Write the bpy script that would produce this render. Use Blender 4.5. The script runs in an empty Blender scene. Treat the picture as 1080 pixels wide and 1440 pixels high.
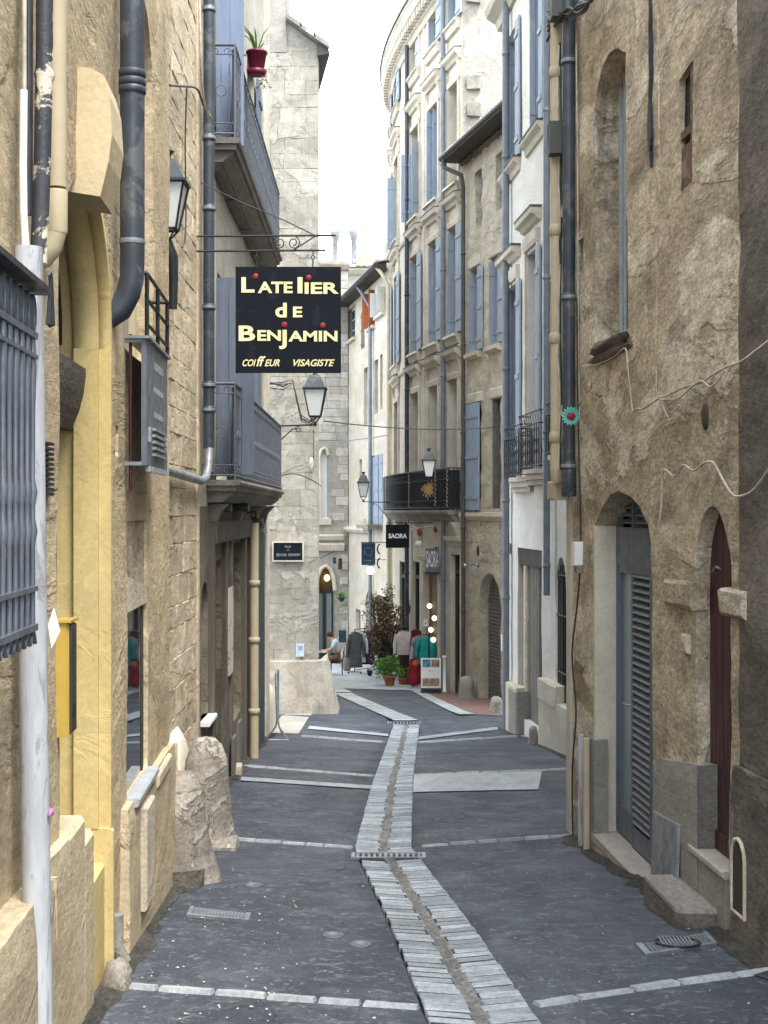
import bpy, bmesh, math, random
import numpy as np
from mathutils import Vector, Matrix, noise
from mathutils.geometry import delaunay_2d_cdt

R = math.radians
random.seed(7)
rnd = random.random
def ru(a, b): return a + (b - a) * rnd()

scene = bpy.context.scene
COL = scene.collection

# ---------------------------------------------------------------- camera, sky, sun, exposure
cam_d = bpy.data.cameras.new('camera')
cam = bpy.data.objects.new('camera', cam_d); COL.objects.link(cam)
cam_d.sensor_fit = 'VERTICAL'; cam_d.sensor_height = 24.0; cam_d.lens = 33.3333
cam_d.clip_start = 0.1; cam_d.clip_end = 2000
cam.location = (0, 0, 0); cam.rotation_euler = (R(90), 0, 0)
scene.camera = cam

SUN_EL, SUN_AZ = R(61), R(150)          # azimuth measured clockwise from +Y (the view direction)
world = bpy.data.worlds.new('World'); scene.world = world; world.use_nodes = True
wn, wl = world.node_tree.nodes, world.node_tree.links
for n in list(wn): wn.remove(n)
w_out = wn.new('ShaderNodeOutputWorld'); w_bg = wn.new('ShaderNodeBackground'); w_bg.inputs[1].default_value = 0.15
w_sky = wn.new('ShaderNodeTexSky'); w_sky.sky_type = 'NISHITA'; w_sky.sun_disc = False
w_sky.sun_elevation = SUN_EL; w_sky.sun_rotation = SUN_AZ
w_sky.air_density = 1.0; w_sky.dust_density = 2.0; w_sky.ozone_density = 1.0
w_mix = wn.new('ShaderNodeMixRGB'); w_mix.inputs[2].default_value = (8.2, 8.9, 9.6, 1)   # thin bright overcast
w_tc = wn.new('ShaderNodeTexCoord'); w_no = wn.new('ShaderNodeTexNoise'); w_no.inputs['Scale'].default_value = 1.7
w_no.inputs['Detail'].default_value = 6
w_rp = wn.new('ShaderNodeMapRange'); w_rp.inputs[1].default_value = 0.3; w_rp.inputs[2].default_value = 0.62
w_rp.inputs[3].default_value = 0.55; w_rp.inputs[4].default_value = 0.95
wl.new(w_tc.outputs['Generated'], w_no.inputs['Vector']); wl.new(w_no.outputs['Fac'], w_rp.inputs[0])
wl.new(w_rp.outputs[0], w_mix.inputs[0]); wl.new(w_sky.outputs[0], w_mix.inputs[1])
wl.new(w_mix.outputs[0], w_bg.inputs[0]); wl.new(w_bg.outputs[0], w_out.inputs[0])

sun_d = bpy.data.lights.new('sun', 'SUN'); sun_d.energy = 1.5; sun_d.angle = R(20); sun_d.color = (1.0, 0.96, 0.9)
sun = bpy.data.objects.new('sun', sun_d); COL.objects.link(sun)
sd = Vector((math.sin(SUN_AZ) * math.cos(SUN_EL), math.cos(SUN_AZ) * math.cos(SUN_EL), math.sin(SUN_EL)))
sun.rotation_euler = sd.to_track_quat('Z', 'Y').to_euler(); sun.location = sd * 60
scene.view_settings.view_transform = 'Standard'; scene.view_settings.look = 'None'
scene.view_settings.exposure = 1.78; scene.view_settings.gamma = 1.0
scene.view_settings.use_curve_mapping = False
scene.cycles.max_bounces = 6; scene.cycles.diffuse_bounces = 4

# ---------------------------------------------------------------- survey: the photograph's pixels turned into places
F, CX, CY = 2000.0, 540.0, 720.0
GP = [(-40, 0.2), (0, 1.55), (12, 2.834), (27, 4.0), (36, 4.65), (42, 5.0), (50, 5.38), (60, 6.0), (110, 8.6), (400, 10.)]
def g(Y):
    for (a, ga), (b, gb) in zip(GP, GP[1:]):
        if Y <= b: return ga + (gb - ga) * (Y - a) / (b - a)
    return GP[-1][1]
def gz(Y): return -g(Y)
def at(px, py, Y): return Vector(((px - CX) / F * Y, Y, (CY - py) / F * Y))
def gp(px, py):
    lo, hi = 3.0, 110.0
    for _ in range(50):
        m = (lo + hi) / 2
        if CY + F * g(m) / m > py: lo = m
        else: hi = m
    return Vector(((px - CX) / F * lo, lo, gz(lo)))

class Frame:
    """a vertical plane: x runs along it, y out of it towards the street, z up"""
    def __init__(s, A, B):
        s.o = Vector((A[0], A[1], 0)); s.u = (Vector((B[0], B[1], 0)) - s.o)
        s.L = s.u.length; s.u.normalize(); s.n = Vector((-s.u.y, s.u.x, 0))
    def world(s, v): return s.o + s.u * v[0] + s.n * v[1] + Vector((0, 0, v[2]))
    def normal(s, x): return s.n
    def px(s, px, py, d=0.0):
        r = Vector(((px - CX) / F, 1, (CY - py) / F))
        t = (s.o.dot(s.n) + d) / r.dot(s.n)
        P = r * t
        return ((P - s.o).dot(s.u), P.z)
    def g(s, x, d=0): return gz(s.world((x, d, 0)).y)
    def Y(s, Y): return (Y - s.o.y) / s.u.y
class Curve:
    def __init__(s, pts):
        P = [Vector((p[0], p[1], 0)) for p in pts]
        P = [P[0] * 2 - P[1]] + P + [P[-1] * 2 - P[-2]]
        s.p = []
        for i in range(1, len(P) - 2):
            for k in range(14):
                t = k / 14
                s.p.append(0.5 * ((2 * P[i]) + (P[i+1] - P[i-1]) * t + (2*P[i-1] - 5*P[i] + 4*P[i+1] - P[i+2]) * t*t + (3*P[i] - P[i-1] - 3*P[i+1] + P[i+2]) * t**3))
        s.p.append(P[-2]); s.c = [0.0]
        for a, b in zip(s.p, s.p[1:]): s.c.append(s.c[-1] + (b - a).length)
        s.L = s.c[-1]
    def _f(s, x):
        if x <= 0: i = 0
        elif x >= s.L: i = len(s.p) - 2
        else:
            i = int(np.searchsorted(s.c, x)) - 1
        i = max(0, min(i, len(s.p) - 2))
        t = (x - s.c[i]) / (s.c[i+1] - s.c[i])
        tan = (s.p[i+1] - s.p[i]).normalized()
        j = max(0, min(len(s.p) - 2, i + (1 if t > .5 else -1)))
        tan2 = (s.p[j+1] - s.p[j]).normalized()
        tn = tan.lerp(tan2, abs(min(max(t, 0), 1) - .5)).normalized()
        return s.p[i] + tan * (x - s.c[i]), Vector((-tn.y, tn.x, 0))
    def world(s, v):
        p, n = s._f(v[0]); return p + n * v[1] + Vector((0, 0, v[2]))
    def normal(s, x): return s._f(x)[1]
    def px(s, px, py, d=0.0):
        best = None; k = 0.0
        prev = None
        while k <= s.L + .5:
            w = s.world((k, d, 0)); q = CX + F * w.x / w.y
            if prev is not None and (prev[1] - px) * (q - px) <= 0:
                t = (prev[1] - px) / (prev[1] - q) if prev[1] != q else 0
                kk = prev[0] + (k - prev[0]) * t
                return (kk, (CY - py) / F * s.world((kk, d, 0)).y)
            prev = (k, q); k += 0.04
        return (s.L - .2, (CY - py) / F * s.world((s.L - .2, d, 0)).y)
    def g(s, x, d=0): return gz(s.world((x, d, 0)).y)
class World0:
    def world(s, v): return Vector(v)
W0 = World0()

# ---------------------------------------------------------------- mesh building
ORG = {}
class MB:
    def __init__(s, fr=W0): s.v = []; s.f = []; s.sm = []; s.fr = fr
    def add(s, vs, fs, smooth=False):
        o = len(s.v); s.v += [tuple(v) for v in vs]
        s.f += [tuple(i + o for i in f) for f in fs]; s.sm += [smooth] * len(fs)
        return s
    def box(s, x0, x1, y0, y1, z0, z1, ch=0.0, j=0.0):
        if x0 > x1: x0, x1 = x1, x0
        if y0 > y1: y0, y1 = y1, y0
        if z0 > z1: z0, z1 = z1, z0
        if ch <= 0:
            vs = [(x0,y0,z0),(x1,y0,z0),(x1,y1,z0),(x0,y1,z0),(x0,y0,z1),(x1,y0,z1),(x1,y1,z1),(x0,y1,z1)]
            if j: vs = [(a + ru(-j, j), b + ru(-j, j), c + ru(-j, j)) for a, b, c in vs]
            return s.add(vs, [(0,3,2,1),(4,5,6,7),(0,1,5,4),(1,2,6,5),(2,3,7,6),(3,0,4,7)])
        # chamfered towards +y (the face turned to the street)
        c = min(ch, (x1-x0)*.4, (z1-z0)*.4, (y1-y0)*.6)
        vs = [(x0,y0,z0),(x1,y0,z0),(x1,y0,z1),(x0,y0,z1),
              (x0,y1-c,z0),(x1,y1-c,z0),(x1,y1-c,z1),(x0,y1-c,z1),
              (x0+c,y1,z0+c),(x1-c,y1,z0+c),(x1-c,y1,z1-c),(x0+c,y1,z1-c)]
        if j: vs = vs[:4] + [(a + ru(-j, j), b + ru(-j, j), d + ru(-j, j)) for a, b, d in vs[4:]]
        return s.add(vs, [(0,1,2,3),(0,4,5,1),(1,5,6,2),(2,6,7,3),(3,7,4,0),(4,8,9,5),(5,9,10,6),(6,10,11,7),(7,11,8,4),(8,11,10,9)])
    def prism(s, poly, y0, y1):
        """poly in (x,z), pushed from y0 to y1"""
        n = len(poly)
        vs = [(a, y0, b) for a, b in poly] + [(a, y1, b) for a, b in poly]
        return s.add(vs, [tuple(range(n)), tuple(range(2*n-1, n-1, -1))] + [(i, (i+1) % n, n+(i+1) % n, n+i) for i in range(n)])
    def prismx(s, poly, x0, x1, nx=1):
        """profile in (y,z), swept along x"""
        n = len(poly); vs = []; fs = []
        for k in range(nx + 1):
            x = x0 + (x1 - x0) * k / nx
            vs += [(x, a, b) for a, b in poly]
        for k in range(nx):
            for i in range(n):
                fs.append((k*n+i, k*n+(i+1) % n, (k+1)*n+(i+1) % n, (k+1)*n+i))
        fs += [tuple(range(n-1, -1, -1)), tuple(range(nx*n, nx*n+n))]
        return s.add(vs, fs)
    def tube(s, pts, r, n=8, smooth=True, cap=True):
        P = [Vector(p) for p in pts]; vs = []; fs = []
        m = len(P); rr = r if isinstance(r, (list, tuple)) else [r] * m
        up = None
        for i, p in enumerate(P):
            t = (P[min(i+1, m-1)] - P[max(i-1, 0)])
            if t.length < 1e-9: t = Vector((0, 0, 1))
            t.normalize()
            if up is None:
                up = Vector((0, 0, 1)) if abs(t.z) < .9 else Vector((0, 1, 0))
            a = t.cross(up)
            if a.length < 1e-5: a = t.orthogonal()
            a.normalize(); b = a.cross(t).normalized(); up = b
            for k in range(n):
                w = 2 * math.pi * k / n
                vs.append(p + (a * math.cos(w) + b * math.sin(w)) * rr[i])
        for i in range(m - 1):
            for k in range(n):
                fs.append((i*n+k, i*n+(k+1) % n, (i+1)*n+(k+1) % n, (i+1)*n+k))
        s.add(vs, fs, smooth)
        if cap: s.add([vs[k] for k in range(n)], [tuple(range(n-1, -1, -1))]); s.add([vs[(m-1)*n+k] for k in range(n)], [tuple(range(n))])
        return s
    def lathe(s, prof, c, n=14, ax=None, smooth=True):
        """prof [(r,h)] along z at centre c"""
        vs = []; fs = []; c = Vector(c)
        for r, h in prof:
            for k in range(n):
                w = 2 * math.pi * k / n
                v = Vector((r * math.cos(w), r * math.sin(w), h))
                if ax: v = ax @ v
                vs.append(c + v)
        for i in range(len(prof) - 1):
            for k in range(n):
                fs.append((i*n+k, i*n+(k+1) % n, (i+1)*n+(k+1) % n, (i+1)*n+k))
        s.add(vs, fs, smooth)
        s.add(vs[:n], [tuple(range(n-1, -1, -1))]); s.add(vs[-n:], [tuple(range(n))])
        return s
    def blob(s, c, r, seed=0, amp=.2, nu=14, nv=9, cut=None):
        c = Vector(c); vs = []; fs = []
        for j in range(nv + 1):
            ph = math.pi * j / nv
            for i in range(nu):
                th = 2 * math.pi * i / nu
                d = Vector((math.sin(ph) * math.cos(th), math.sin(ph) * math.sin(th), math.cos(ph)))
                k = 1 + amp * noise.fractal(d * 1.4 + Vector((seed, 0, 0)), 1.0, 2.0, 3)
                v = c + Vector((d.x * r[0], d.y * r[1], d.z * r[2])) * k
                if cut is not None: v.z = max(v.z, cut)
                vs.append(v)
        for j in range(nv):
            for i in range(nu):
                fs.append((j*nu+i, j*nu+(i+1) % nu, (j+1)*nu+(i+1) % nu, (j+1)*nu+i))
        return s.add(vs, fs, True)
    def build(s, name, mat, parent=None, label=None, kind=None, group=None):
        org = ORG.get(parent.name, Vector((0, 0, 0))) if parent else getattr(s, 'org', Vector((0, 0, 0)))
        W = [s.fr.world(v) - org for v in s.v]
        me = bpy.data.meshes.new(name); me.from_pydata(W, [], s.f)
        me.polygons.foreach_set('use_smooth', s.sm)
        me.materials.append(mat); me.update()
        bm = bmesh.new(); bm.from_mesh(me); bmesh.ops.recalc_face_normals(bm, faces=bm.faces); bm.to_mesh(me); bm.free()
        o = bpy.data.objects.new(name, me); COL.objects.link(o)
        if parent: o.parent = parent
        else: o.location = org
        ORG[o.name] = org
        if label: o['label'] = label
        if kind: o['kind'] = kind
        if group: o['group'] = group
        return o

def thing(name, label, cat, loc, group=None, kind=None):
    o = bpy.data.objects.new(name, None); COL.objects.link(o); o.empty_display_size = .2
    o.location = loc; ORG[o.name] = Vector(loc)
    o['label'] = label; o['category'] = cat
    if group: o['group'] = group
    if kind: o['kind'] = kind
    return o
def tagthing(o, label, cat, group=None):
    o['label'] = label; o['category'] = cat
    if group: o['group'] = group
    return o
def copy_tree(o, delta, label=None, parent=None):
    c = o.copy(); COL.objects.link(c)
    if parent is None: c.location = o.location + delta
    else: c.parent = parent
    if label: c['label'] = label
    for ch in list(o.children): copy_tree(ch, delta, None, c)
    return c
def single(mb, name, mat, label, cat, org, group=None):
    mb.org = Vector(org); o = mb.build(name, mat); return tagthing(o, label, cat, group)

# ---------------------------------------------------------------- materials
def mat(name):
    m = bpy.data.materials.new(name); m.use_nodes = True
    nt = m.node_tree; b = nt.nodes['Principled BSDF']
    return m, nt, b
def N(nt, t, **kw):
    n = nt.nodes.new(t)
    for k, v in kw.items():
        if k in n.inputs.keys(): n.inputs[k].default_value = v
        else: setattr(n, k, v)
    return n
def ramp(nt, src, a, b, lo=0.0, hi=1.0):
    n = nt.nodes.new('ShaderNodeMapRange'); n.interpolation_type = 'SMOOTHSTEP'
    n.inputs[1].default_value = a; n.inputs[2].default_value = b; n.inputs[3].default_value = lo; n.inputs[4].default_value = hi
    nt.links.new(src, n.inputs[0]); return n.outputs[0]
def mix(nt, f, a, b, mode='MIX'):
    n = nt.nodes.new('ShaderNodeMixRGB'); n.blend_type = mode
    for i, v in enumerate((f, a, b)):
        if isinstance(v, (int, float)): n.inputs[i].default_value = v if i == 0 else (v, v, v, 1)
        elif isinstance(v, tuple): n.inputs[i].default_value = (*v, 1)
        else: nt.links.new(v, n.inputs[i])
    return n.outputs[0]
def nz(nt, vec, scale, detail=6, rough=.6, dist=0.0):
    n = N(nt, 'ShaderNodeTexNoise'); n.inputs['Scale'].default_value = scale; n.inputs['Detail'].default_value = detail
    n.inputs['Roughness'].default_value = rough; n.inputs['Distortion'].default_value = dist
    nt.links.new(vec, n.inputs['Vector']); return n.outputs['Fac']
def plaster(name, c1, c2, patch=None, patch_amt=.6, patch_scale=.8, stain=(.10, .085, .07), streak=.4, grime=0.0,
            bump=.35, bscale=14, speck=.18, rough=.92, rnd_amt=0.0, pit=0.0, big=1.3, pcover=.5, ysq=.4):
    m, nt, b = mat(name)
    m0 = N(nt, 'ShaderNodeMapping'); m0.inputs['Scale'].default_value = (1, ysq, 1); nt.links.new(N(nt, 'ShaderNodeTexCoord').outputs['Object'], m0.inputs[0]); tc = m0.outputs[0]   # wear runs along the courses
    mp = N(nt, 'ShaderNodeMapping'); mp.inputs['Scale'].default_value = (4, 4, .7); nt.links.new(tc, mp.inputs[0])
    big_n = nz(nt, tc, big, 7, .62, .4)
    col = mix(nt, ramp(nt, big_n, .32, .68), c1, c2)
    if patch:
        pn = nz(nt, tc, patch_scale, 9, .6, .9)
        col = mix(nt, ramp(nt, pn, pcover, pcover + .05, 0, patch_amt), col, patch)
    st = nz(nt, mp.outputs[0], 1.0, 7, .65, .6)
    col = mix(nt, ramp(nt, st, .52, .8, 0, streak), col, stain)
    if grime:
        gn = nz(nt, tc, 2.3, 8, .7)
        col = mix(nt, ramp(nt, gn, .5, .72, 0, grime), col, tuple(x * .35 for x in stain))
    md = nz(nt, tc, 6.5, 10, .75); col = mix(nt, 1.0, col, ramp(nt, md, .3, .7, 1 - speck*.8, 1 + speck*.8), 'MULTIPLY')
    sp = nz(nt, tc, 42, 5, .7)
    col = mix(nt, 1.0, col, ramp(nt, sp, .25, .75, 1 - speck * 1.3, 1 + speck), 'MULTIPLY')
    if rnd_amt:
        oi = N(nt, 'ShaderNodeObjectInfo').outputs['Random']
        col = mix(nt, 1.0, col, ramp(nt, oi, 0, 1, 1 - rnd_amt, 1 + rnd_amt), 'MULTIPLY')
    nt.links.new(col, b.inputs['Base Color']); b.inputs['Roughness'].default_value = rough
    b.inputs['Specular IOR Level'].default_value = .25
    h1 = nz(nt, tc, bscale, 8, .66); h2 = nz(nt, tc, bscale * 5, 5, .7)
    h = mix(nt, .3, h1, h2)
    if patch: h = mix(nt, .35, h, ramp(nt, pn, pcover, pcover + .03))
    if pit:
        vo = N(nt, 'ShaderNodeTexVoronoi'); vo.inputs['Scale'].default_value = 9; nt.links.new(tc, vo.inputs['Vector'])
        h = mix(nt, pit, h, ramp(nt, vo.outputs['Distance'], .05, .35))
    bp = N(nt, 'ShaderNodeBump'); bp.inputs['Strength'].default_value = min(1.0, bump * 2); bp.inputs['Distance'].default_value = .035
    nt.links.new(h, bp.inputs['Height']); nt.links.new(bp.outputs[0], b.inputs['Normal'])
    return m
def paint(name, c, c2=None, rough=.5, metal=0.0, bump=.08, scale=9, wear=None, wear_amt=.5, spec=.4, streaky=False, wt=.56):
    m, nt, b = mat(name)
    tc = N(nt, 'ShaderNodeTexCoord').outputs['Object']
    if streaky:
        mp = N(nt, 'ShaderNodeMapping'); mp.inputs['Scale'].default_value = (3, 3, .5); nt.links.new(tc, mp.inputs[0]); tc = mp.outputs[0]
    n1 = nz(nt, tc, scale, 6, .65)
    col = mix(nt, ramp(nt, n1, .3, .7), c, c2 or tuple(x * .8 for x in c))
    if wear:
        n2 = nz(nt, tc, scale * .6, 9, .7, .5); col = mix(nt, ramp(nt, n2, wt, wt+.04, 0, wear_amt), col, wear)
    nt.links.new(col, b.inputs['Base Color']); b.inputs['Metallic'].default_value = metal
    nt.links.new(ramp(nt, n1, .3, .7, max(.05, rough - .1), min(1, rough + .12)), b.inputs['Roughness'])
    b.inputs['Specular IOR Level'].default_value = spec
    bp = N(nt, 'ShaderNodeBump'); bp.inputs['Strength'].default_value = bump; bp.inputs['Distance'].default_value = .02
    nt.links.new(nz(nt, tc, scale * 3, 5, .7), bp.inputs['Height']); nt.links.new(bp.outputs[0], b.inputs['Normal'])
    return m
def emit(name, c, s):
    m, nt, b = mat(name); b.inputs['Base Color'].default_value = (*c, 1)
    b.inputs['Emission Color'].default_value = (*c, 1); b.inputs['Emission Strength'].default_value = s; return m
def glassy(name, c, rough=.08):
    m, nt, b = mat(name); b.inputs['Base Color'].default_value = (*c, 1); b.inputs['Roughness'].default_value = rough
    b.inputs['Specular IOR Level'].default_value = .8
    return m

M = {}
M['ochre'] = plaster('ochre plaster', (.65, .50, .225), (.55, .42, .18), patch=(.52, .41, .20), patch_amt=.5, patch_scale=1.8, stain=(.20, .15, .07), streak=.3, grime=.1, bump=.12, bscale=7, speck=.08)
M['beige'] = plaster('beige roughcast', (.62, .50, .32), (.50, .395, .25), patch=(.33, .25, .16), patch_amt=.35, stain=(.20, .16, .12), streak=.45, grime=.3, bump=.45, bscale=26, speck=.22)
M['beige_pl'] = plaster('beige smooth plaster', (.60, .49, .32), (.50, .40, .26), patch=(.38, .31, .22), patch_amt=.3, stain=(.25, .22, .18), streak=.5, grime=.3, bump=.35, bscale=10, speck=.16)
M['smooth'] = plaster('smooth beige coping', (.64, .52, .33), (.56, .45, .28), stain=(.3, .24, .16), streak=.3, bump=.12, bscale=8, speck=.07)
M['stoneL'] = plaster('soft limestone', (.60, .50, .355), (.45, .36, .24), patch=(.58, .50, .37), patch_amt=.5, patch_scale=2.2, stain=(.16, .12, .08), streak=.35, bump=.55, bscale=7, speck=.22, rnd_amt=.14, pit=.08, big=2.5)
M['jointL'] = plaster('lime mortar', (.50, .42, .31), (.36, .30, .22), bump=.4, bscale=20, speck=.2)
M['warm'] = plaster('weathered ochre render', (.53, .445, .315), (.31, .255, .18), patch=(.62, .55, .43), patch_amt=.8, patch_scale=1.0, stain=(.10, .075, .05), streak=.85, grime=.6, bump=.55, bscale=11, speck=.34, pit=.05, big=1.1, pcover=.52)
M['dark'] = plaster('sooty render', (.19, .165, .135), (.10, .086, .07), patch=(.26, .21, .15), patch_amt=.5, patch_scale=2.2, stain=(.04, .035, .03), streak=.8, grime=.5, bump=.7, bscale=8, speck=.3, pit=.06, pcover=.6)
M['cement'] = plaster('cement render', (.33, .31, .265), (.24, .225, .195), stain=(.08, .072, .063), streak=.7, grime=.4, bump=.35, bscale=18, speck=.14)
M['jamb'] = plaster('pale jamb plaster', (.62, .575, .47), (.54, .49, .40), stain=(.3, .26, .2), streak=.25, bump=.2, bscale=12, speck=.08)
M['white'] = plaster('white plaster', (.74, .72, .67), (.62, .595, .54), patch=(.62, .56, .47), patch_amt=.35, stain=(.32, .28, .22), streak=.45, bump=.15, bscale=7, speck=.06)
M['cream'] = plaster('cream plaster', (.64, .585, .49), (.51, .46, .375), patch=(.55, .46, .33), patch_amt=.4, stain=(.34, .27, .18), streak=.4, bump=.2, bscale=6, speck=.08)
M['carved'] = plaster('carved limestone', (.64, .58, .48), (.48, .425, .34), stain=(.26, .21, .15), streak=.4, bump=.25, bscale=7, speck=.1, grime=.2)
M['rubble'] = plaster('rubble limestone', (.56, .49, .38), (.38, .33, .25), patch=(.56, .51, .42), patch_amt=.55, patch_scale=1.3, stain=(.2, .16, .11), streak=.45, grime=.3, bump=.6, bscale=5, speck=.2, pit=.15)
M['palestone'] = plaster('pale limestone', (.37, .345, .295), (.285, .26, .215), patch=(.42, .395, .34), patch_amt=.7, patch_scale=1.1, stain=(.17, .15, .125), streak=.45, grime=.3, bump=.5, bscale=5, speck=.16, rnd_amt=.10, pit=.1)
M['palejoint'] = plaster('pale mortar', (.37, .35, .305), (.29, .27, .23), bump=.4, bscale=12)
M['ashlar'] = plaster('grey ashlar', (.46, .43, .38), (.34, .315, .28), stain=(.25, .22, .19), streak=.3, bump=.3, bscale=6, rnd_amt=.22)
M['ledge'] = plaster('ledge stone', (.60, .52, .40), (.50, .43, .32), stain=(.2, .17, .13), streak=.35, bump=.3, bscale=12)
M['guard'] = plaster('worn kerb stone', (.36, .325, .275), (.20, .175, .145), patch=(.47, .435, .38), patch_amt=.6, patch_scale=3.5, stain=(.07, .06, .055), streak=.5, grime=.55, bump=.65, bscale=8, speck=.28, pit=.1)
M['sill_dark'] = plaster('sooty stone', (.19, .165, .14), (.11, .095, .08), bump=.6, bscale=9, speck=.25)
M['pinkstone'] = plaster('pink marble', (.42, .385, .34), (.31, .28, .245), stain=(.3, .24, .2), streak=.2, bump=.12, speck=.1)
M['setts'] = plaster('grey setts', (.43, .47, .50), (.30, .335, .36), ysq=1.0, stain=(.14, .14, .14), streak=.2, bump=.45, bscale=22, speck=.22, rnd_amt=.22, rough=.7, big=4)
M['paleslab'] = plaster('pale paving', (.40, .42, .43), (.31, .33, .34), stain=(.16, .16, .16), streak=.2, bump=.25, bscale=14, speck=.18, rough=.75, rnd_amt=.08)
M['redpave'] = plaster('red paving', (.22, .135, .11), (.17, .105, .09), bump=.3, bscale=16, rough=.8, speck=.2)
M['joint'] = plaster('dark joint_dirt', (.055, .055, .056), (.035, .035, .036), bump=.4, bscale=30, speck=.3)
M['grit'] = plaster('grit', (.27, .265, .25), (.19, .185, .175), bump=.6, bscale=30, speck=.4)
M['blue'] = paint('pale blue shutter paint', (.31, .355, .415), (.25, .295, .355), rough=.6, wear=(.44, .47, .50), wear_amt=.35, scale=4, streaky=True)
M['blue2'] = paint('slate blue paint', (.14, .17, .215), (.105, .13, .17), rough=.6, scale=5, streaky=True)
M['blueold'] = paint('weathered blue shutter', (.30, .38, .47), (.22, .28, .36), rough=.8, wear=(.42, .38, .30), wear_amt=.6, scale=6, streaky=True, bump=.3)
M['pipe'] = paint('dark grey pipe', (.052, .064, .078), (.030, .038, .048), rough=.45, scale=6, spec=.45, wear=(.16, .16, .155), wear_amt=.45)
M['bluepipe'] = paint('blue grey pipe', (.19, .215, .25), (.14, .16, .19), rough=.5, scale=5)
M['zinc'] = paint('zinc', (.34, .36, .38), (.20, .22, .24), rough=.5, metal=.4, scale=7, wear=(.12, .12, .12), wear_amt=.4)
M['whitepipe'] = paint('scuffed white guard', (.50, .51, .53), (.36, .37, .39), rough=.6, scale=6, wear=(.20, .19, .18), wear_amt=.6, streaky=True, wt=.53, bump=.2)
M['beigepipe'] = paint('beige pipe', (.50, .42, .28), (.43, .36, .24), rough=.6, scale=6)
M['barzinc'] = paint('painted window bar', (.40, .43, .45), (.3, .32, .34), rough=.5)
M['iron'] = paint('black iron', (.018, .020, .024), (.03, .032, .036), rough=.5, scale=12, spec=.4)
M['greyiron'] = paint('grey painted iron', (.15, .165, .19), (.10, .112, .135), rough=.4, scale=9, metal=.2)
M['black'] = paint('black', (.012, .013, .015), rough=.7)
M['darkwood'] = paint('dark joinery', (.035, .028, .022), (.055, .042, .032), rough=.7, scale=5, streaky=True)
M['greywood'] = paint('grey boards', (.19, .17, .15), (.12, .11, .10), rough=.8, scale=6, streaky=True, bump=.3)
M['shopgrey'] = paint('old shopfront paint', (.12, .10, .08), (.08, .068, .055), rough=.8, scale=4, wear=(.22, .19, .15), wear_amt=.4, streaky=True)
M['burgundy'] = paint('burgundy door paint', (.050, .012, .016), (.034, .009, .012), rough=.5, scale=5, streaky=True)
M['doorblue'] = paint('slate door paint', (.115, .135, .17), (.095, .112, .14), rough=.42, scale=6)
M['slatblue'] = paint('louvre paint', (.19, .215, .25), (.15, .17, .20), rough=.5, scale=8)
M['tread'] = plaster('worn pinkish tread', (.31, .265, .24), (.22, .19, .17), stain=(.1, .085, .075), streak=.3, grime=.4, bump=.3, bscale=12, speck=.2)
M['teal'] = paint('dark teal paint', (.025, .052, .062), (.018, .04, .05), rough=.6, scale=5)
M['glass'] = glassy('window glass', (.035, .05, .065))
M['paleglass'] = glassy('pale glass', (.20, .28, .29), .25)
M['mirror'] = glassy('shop glass', (.02, .025, .03), .02); M['mirror'].node_tree.nodes['Principled BSDF'].inputs['IOR'].default_value = 2.3
M['frost'] = paint('frosted lamp glass', (.80, .82, .80), (.72, .74, .73), rough=.3, bump=0)
M['signblack'] = paint('sign enamel', (.006, .009, .014), (.008, .011, .017), rough=.6, bump=.01, spec=.12, wear=(.02, .024, .03), wear_amt=.5)
M['gold'] = paint('cream lettering', (.80, .72, .40), (.76, .68, .38), rough=.6, bump=0)
M['red'] = paint('red dot', (.26, .014, .018), rough=.5, bump=0)
M['whitepaint'] = paint('white paint', (.78, .78, .76), (.72, .72, .70), rough=.6, bump=.03)
M['yellowbox'] = paint('mailbox yellow', (.50, .34, .07), (.42, .29, .06), rough=.35, scale=5)
M['terracotta'] = paint('terracotta', (.42, .14, .06), (.33, .11, .05), rough=.8)
M['tile'] = paint('clay tiles', (.48, .27, .18), (.36, .24, .18), rough=.85, scale=2, wear=(.5, .42, .33), wear_amt=.7)
M['oldtile'] = paint('mossy tiles', (.30, .27, .24), (.20, .18, .16), rough=.9, scale=2, wear=(.42, .40, .36), wear_amt=.7)
M['orange'] = paint('orange shutter', (.42, .11, .025), (.36, .10, .03), rough=.7, scale=4, streaky=True)
M['gutter'] = paint('sooty gutter', (.05, .052, .05), (.085, .082, .075), rough=.6, scale=4)
M['cable'] = paint('pale cable', (.60, .54, .44), (.34, .30, .24), rough=.7)
M['plum'] = paint('plum flowerpot', (.16, .012, .035), (.12, .01, .03), rough=.4)
M['skin'] = paint('skin', (.50, .28, .18), rough=.6, bump=0)
M['hair'] = paint('brown hair', (.06, .03, .018), rough=.7)
M['shirt'] = paint('light blue shirt', (.50, .56, .64), (.44, .5, .58), rough=.85)
M['khaki'] = paint('khaki cloth', (.20, .14, .08), (.16, .11, .065), rough=.9)
M['warmlight'] = emit('lit lamp', (1.0, .90, .70), 1.0)
M['shoplight'] = emit('shop light', (1.0, .70, .30), 1.0)
M['interior'] = paint('shop interior', (.22, .15, .085), (.14, .09, .05), rough=.8)
def leafmat(name, a, b_):
    m, nt, b = mat(name)
    gi = N(nt, 'ShaderNodeNewGeometry').outputs['Random Per Island']
    nt.links.new(mix(nt, gi, a, b_), b.inputs['Base Color']); b.inputs['Roughness'].default_value = .6
    return m
M['leaf'] = leafmat('fresh leaves', (.05, .16, .02), (.14, .30, .04))
M['darkleaf'] = leafmat('dark leaves', (.02, .05, .02), (.06, .12, .04))
M['deadleaf'] = leafmat('dry brown leaves', (.07, .045, .022), (.26, .18, .09))
M['aloe'] = leafmat('spiky leaves', (.10, .20, .04), (.22, .36, .10))
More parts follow.
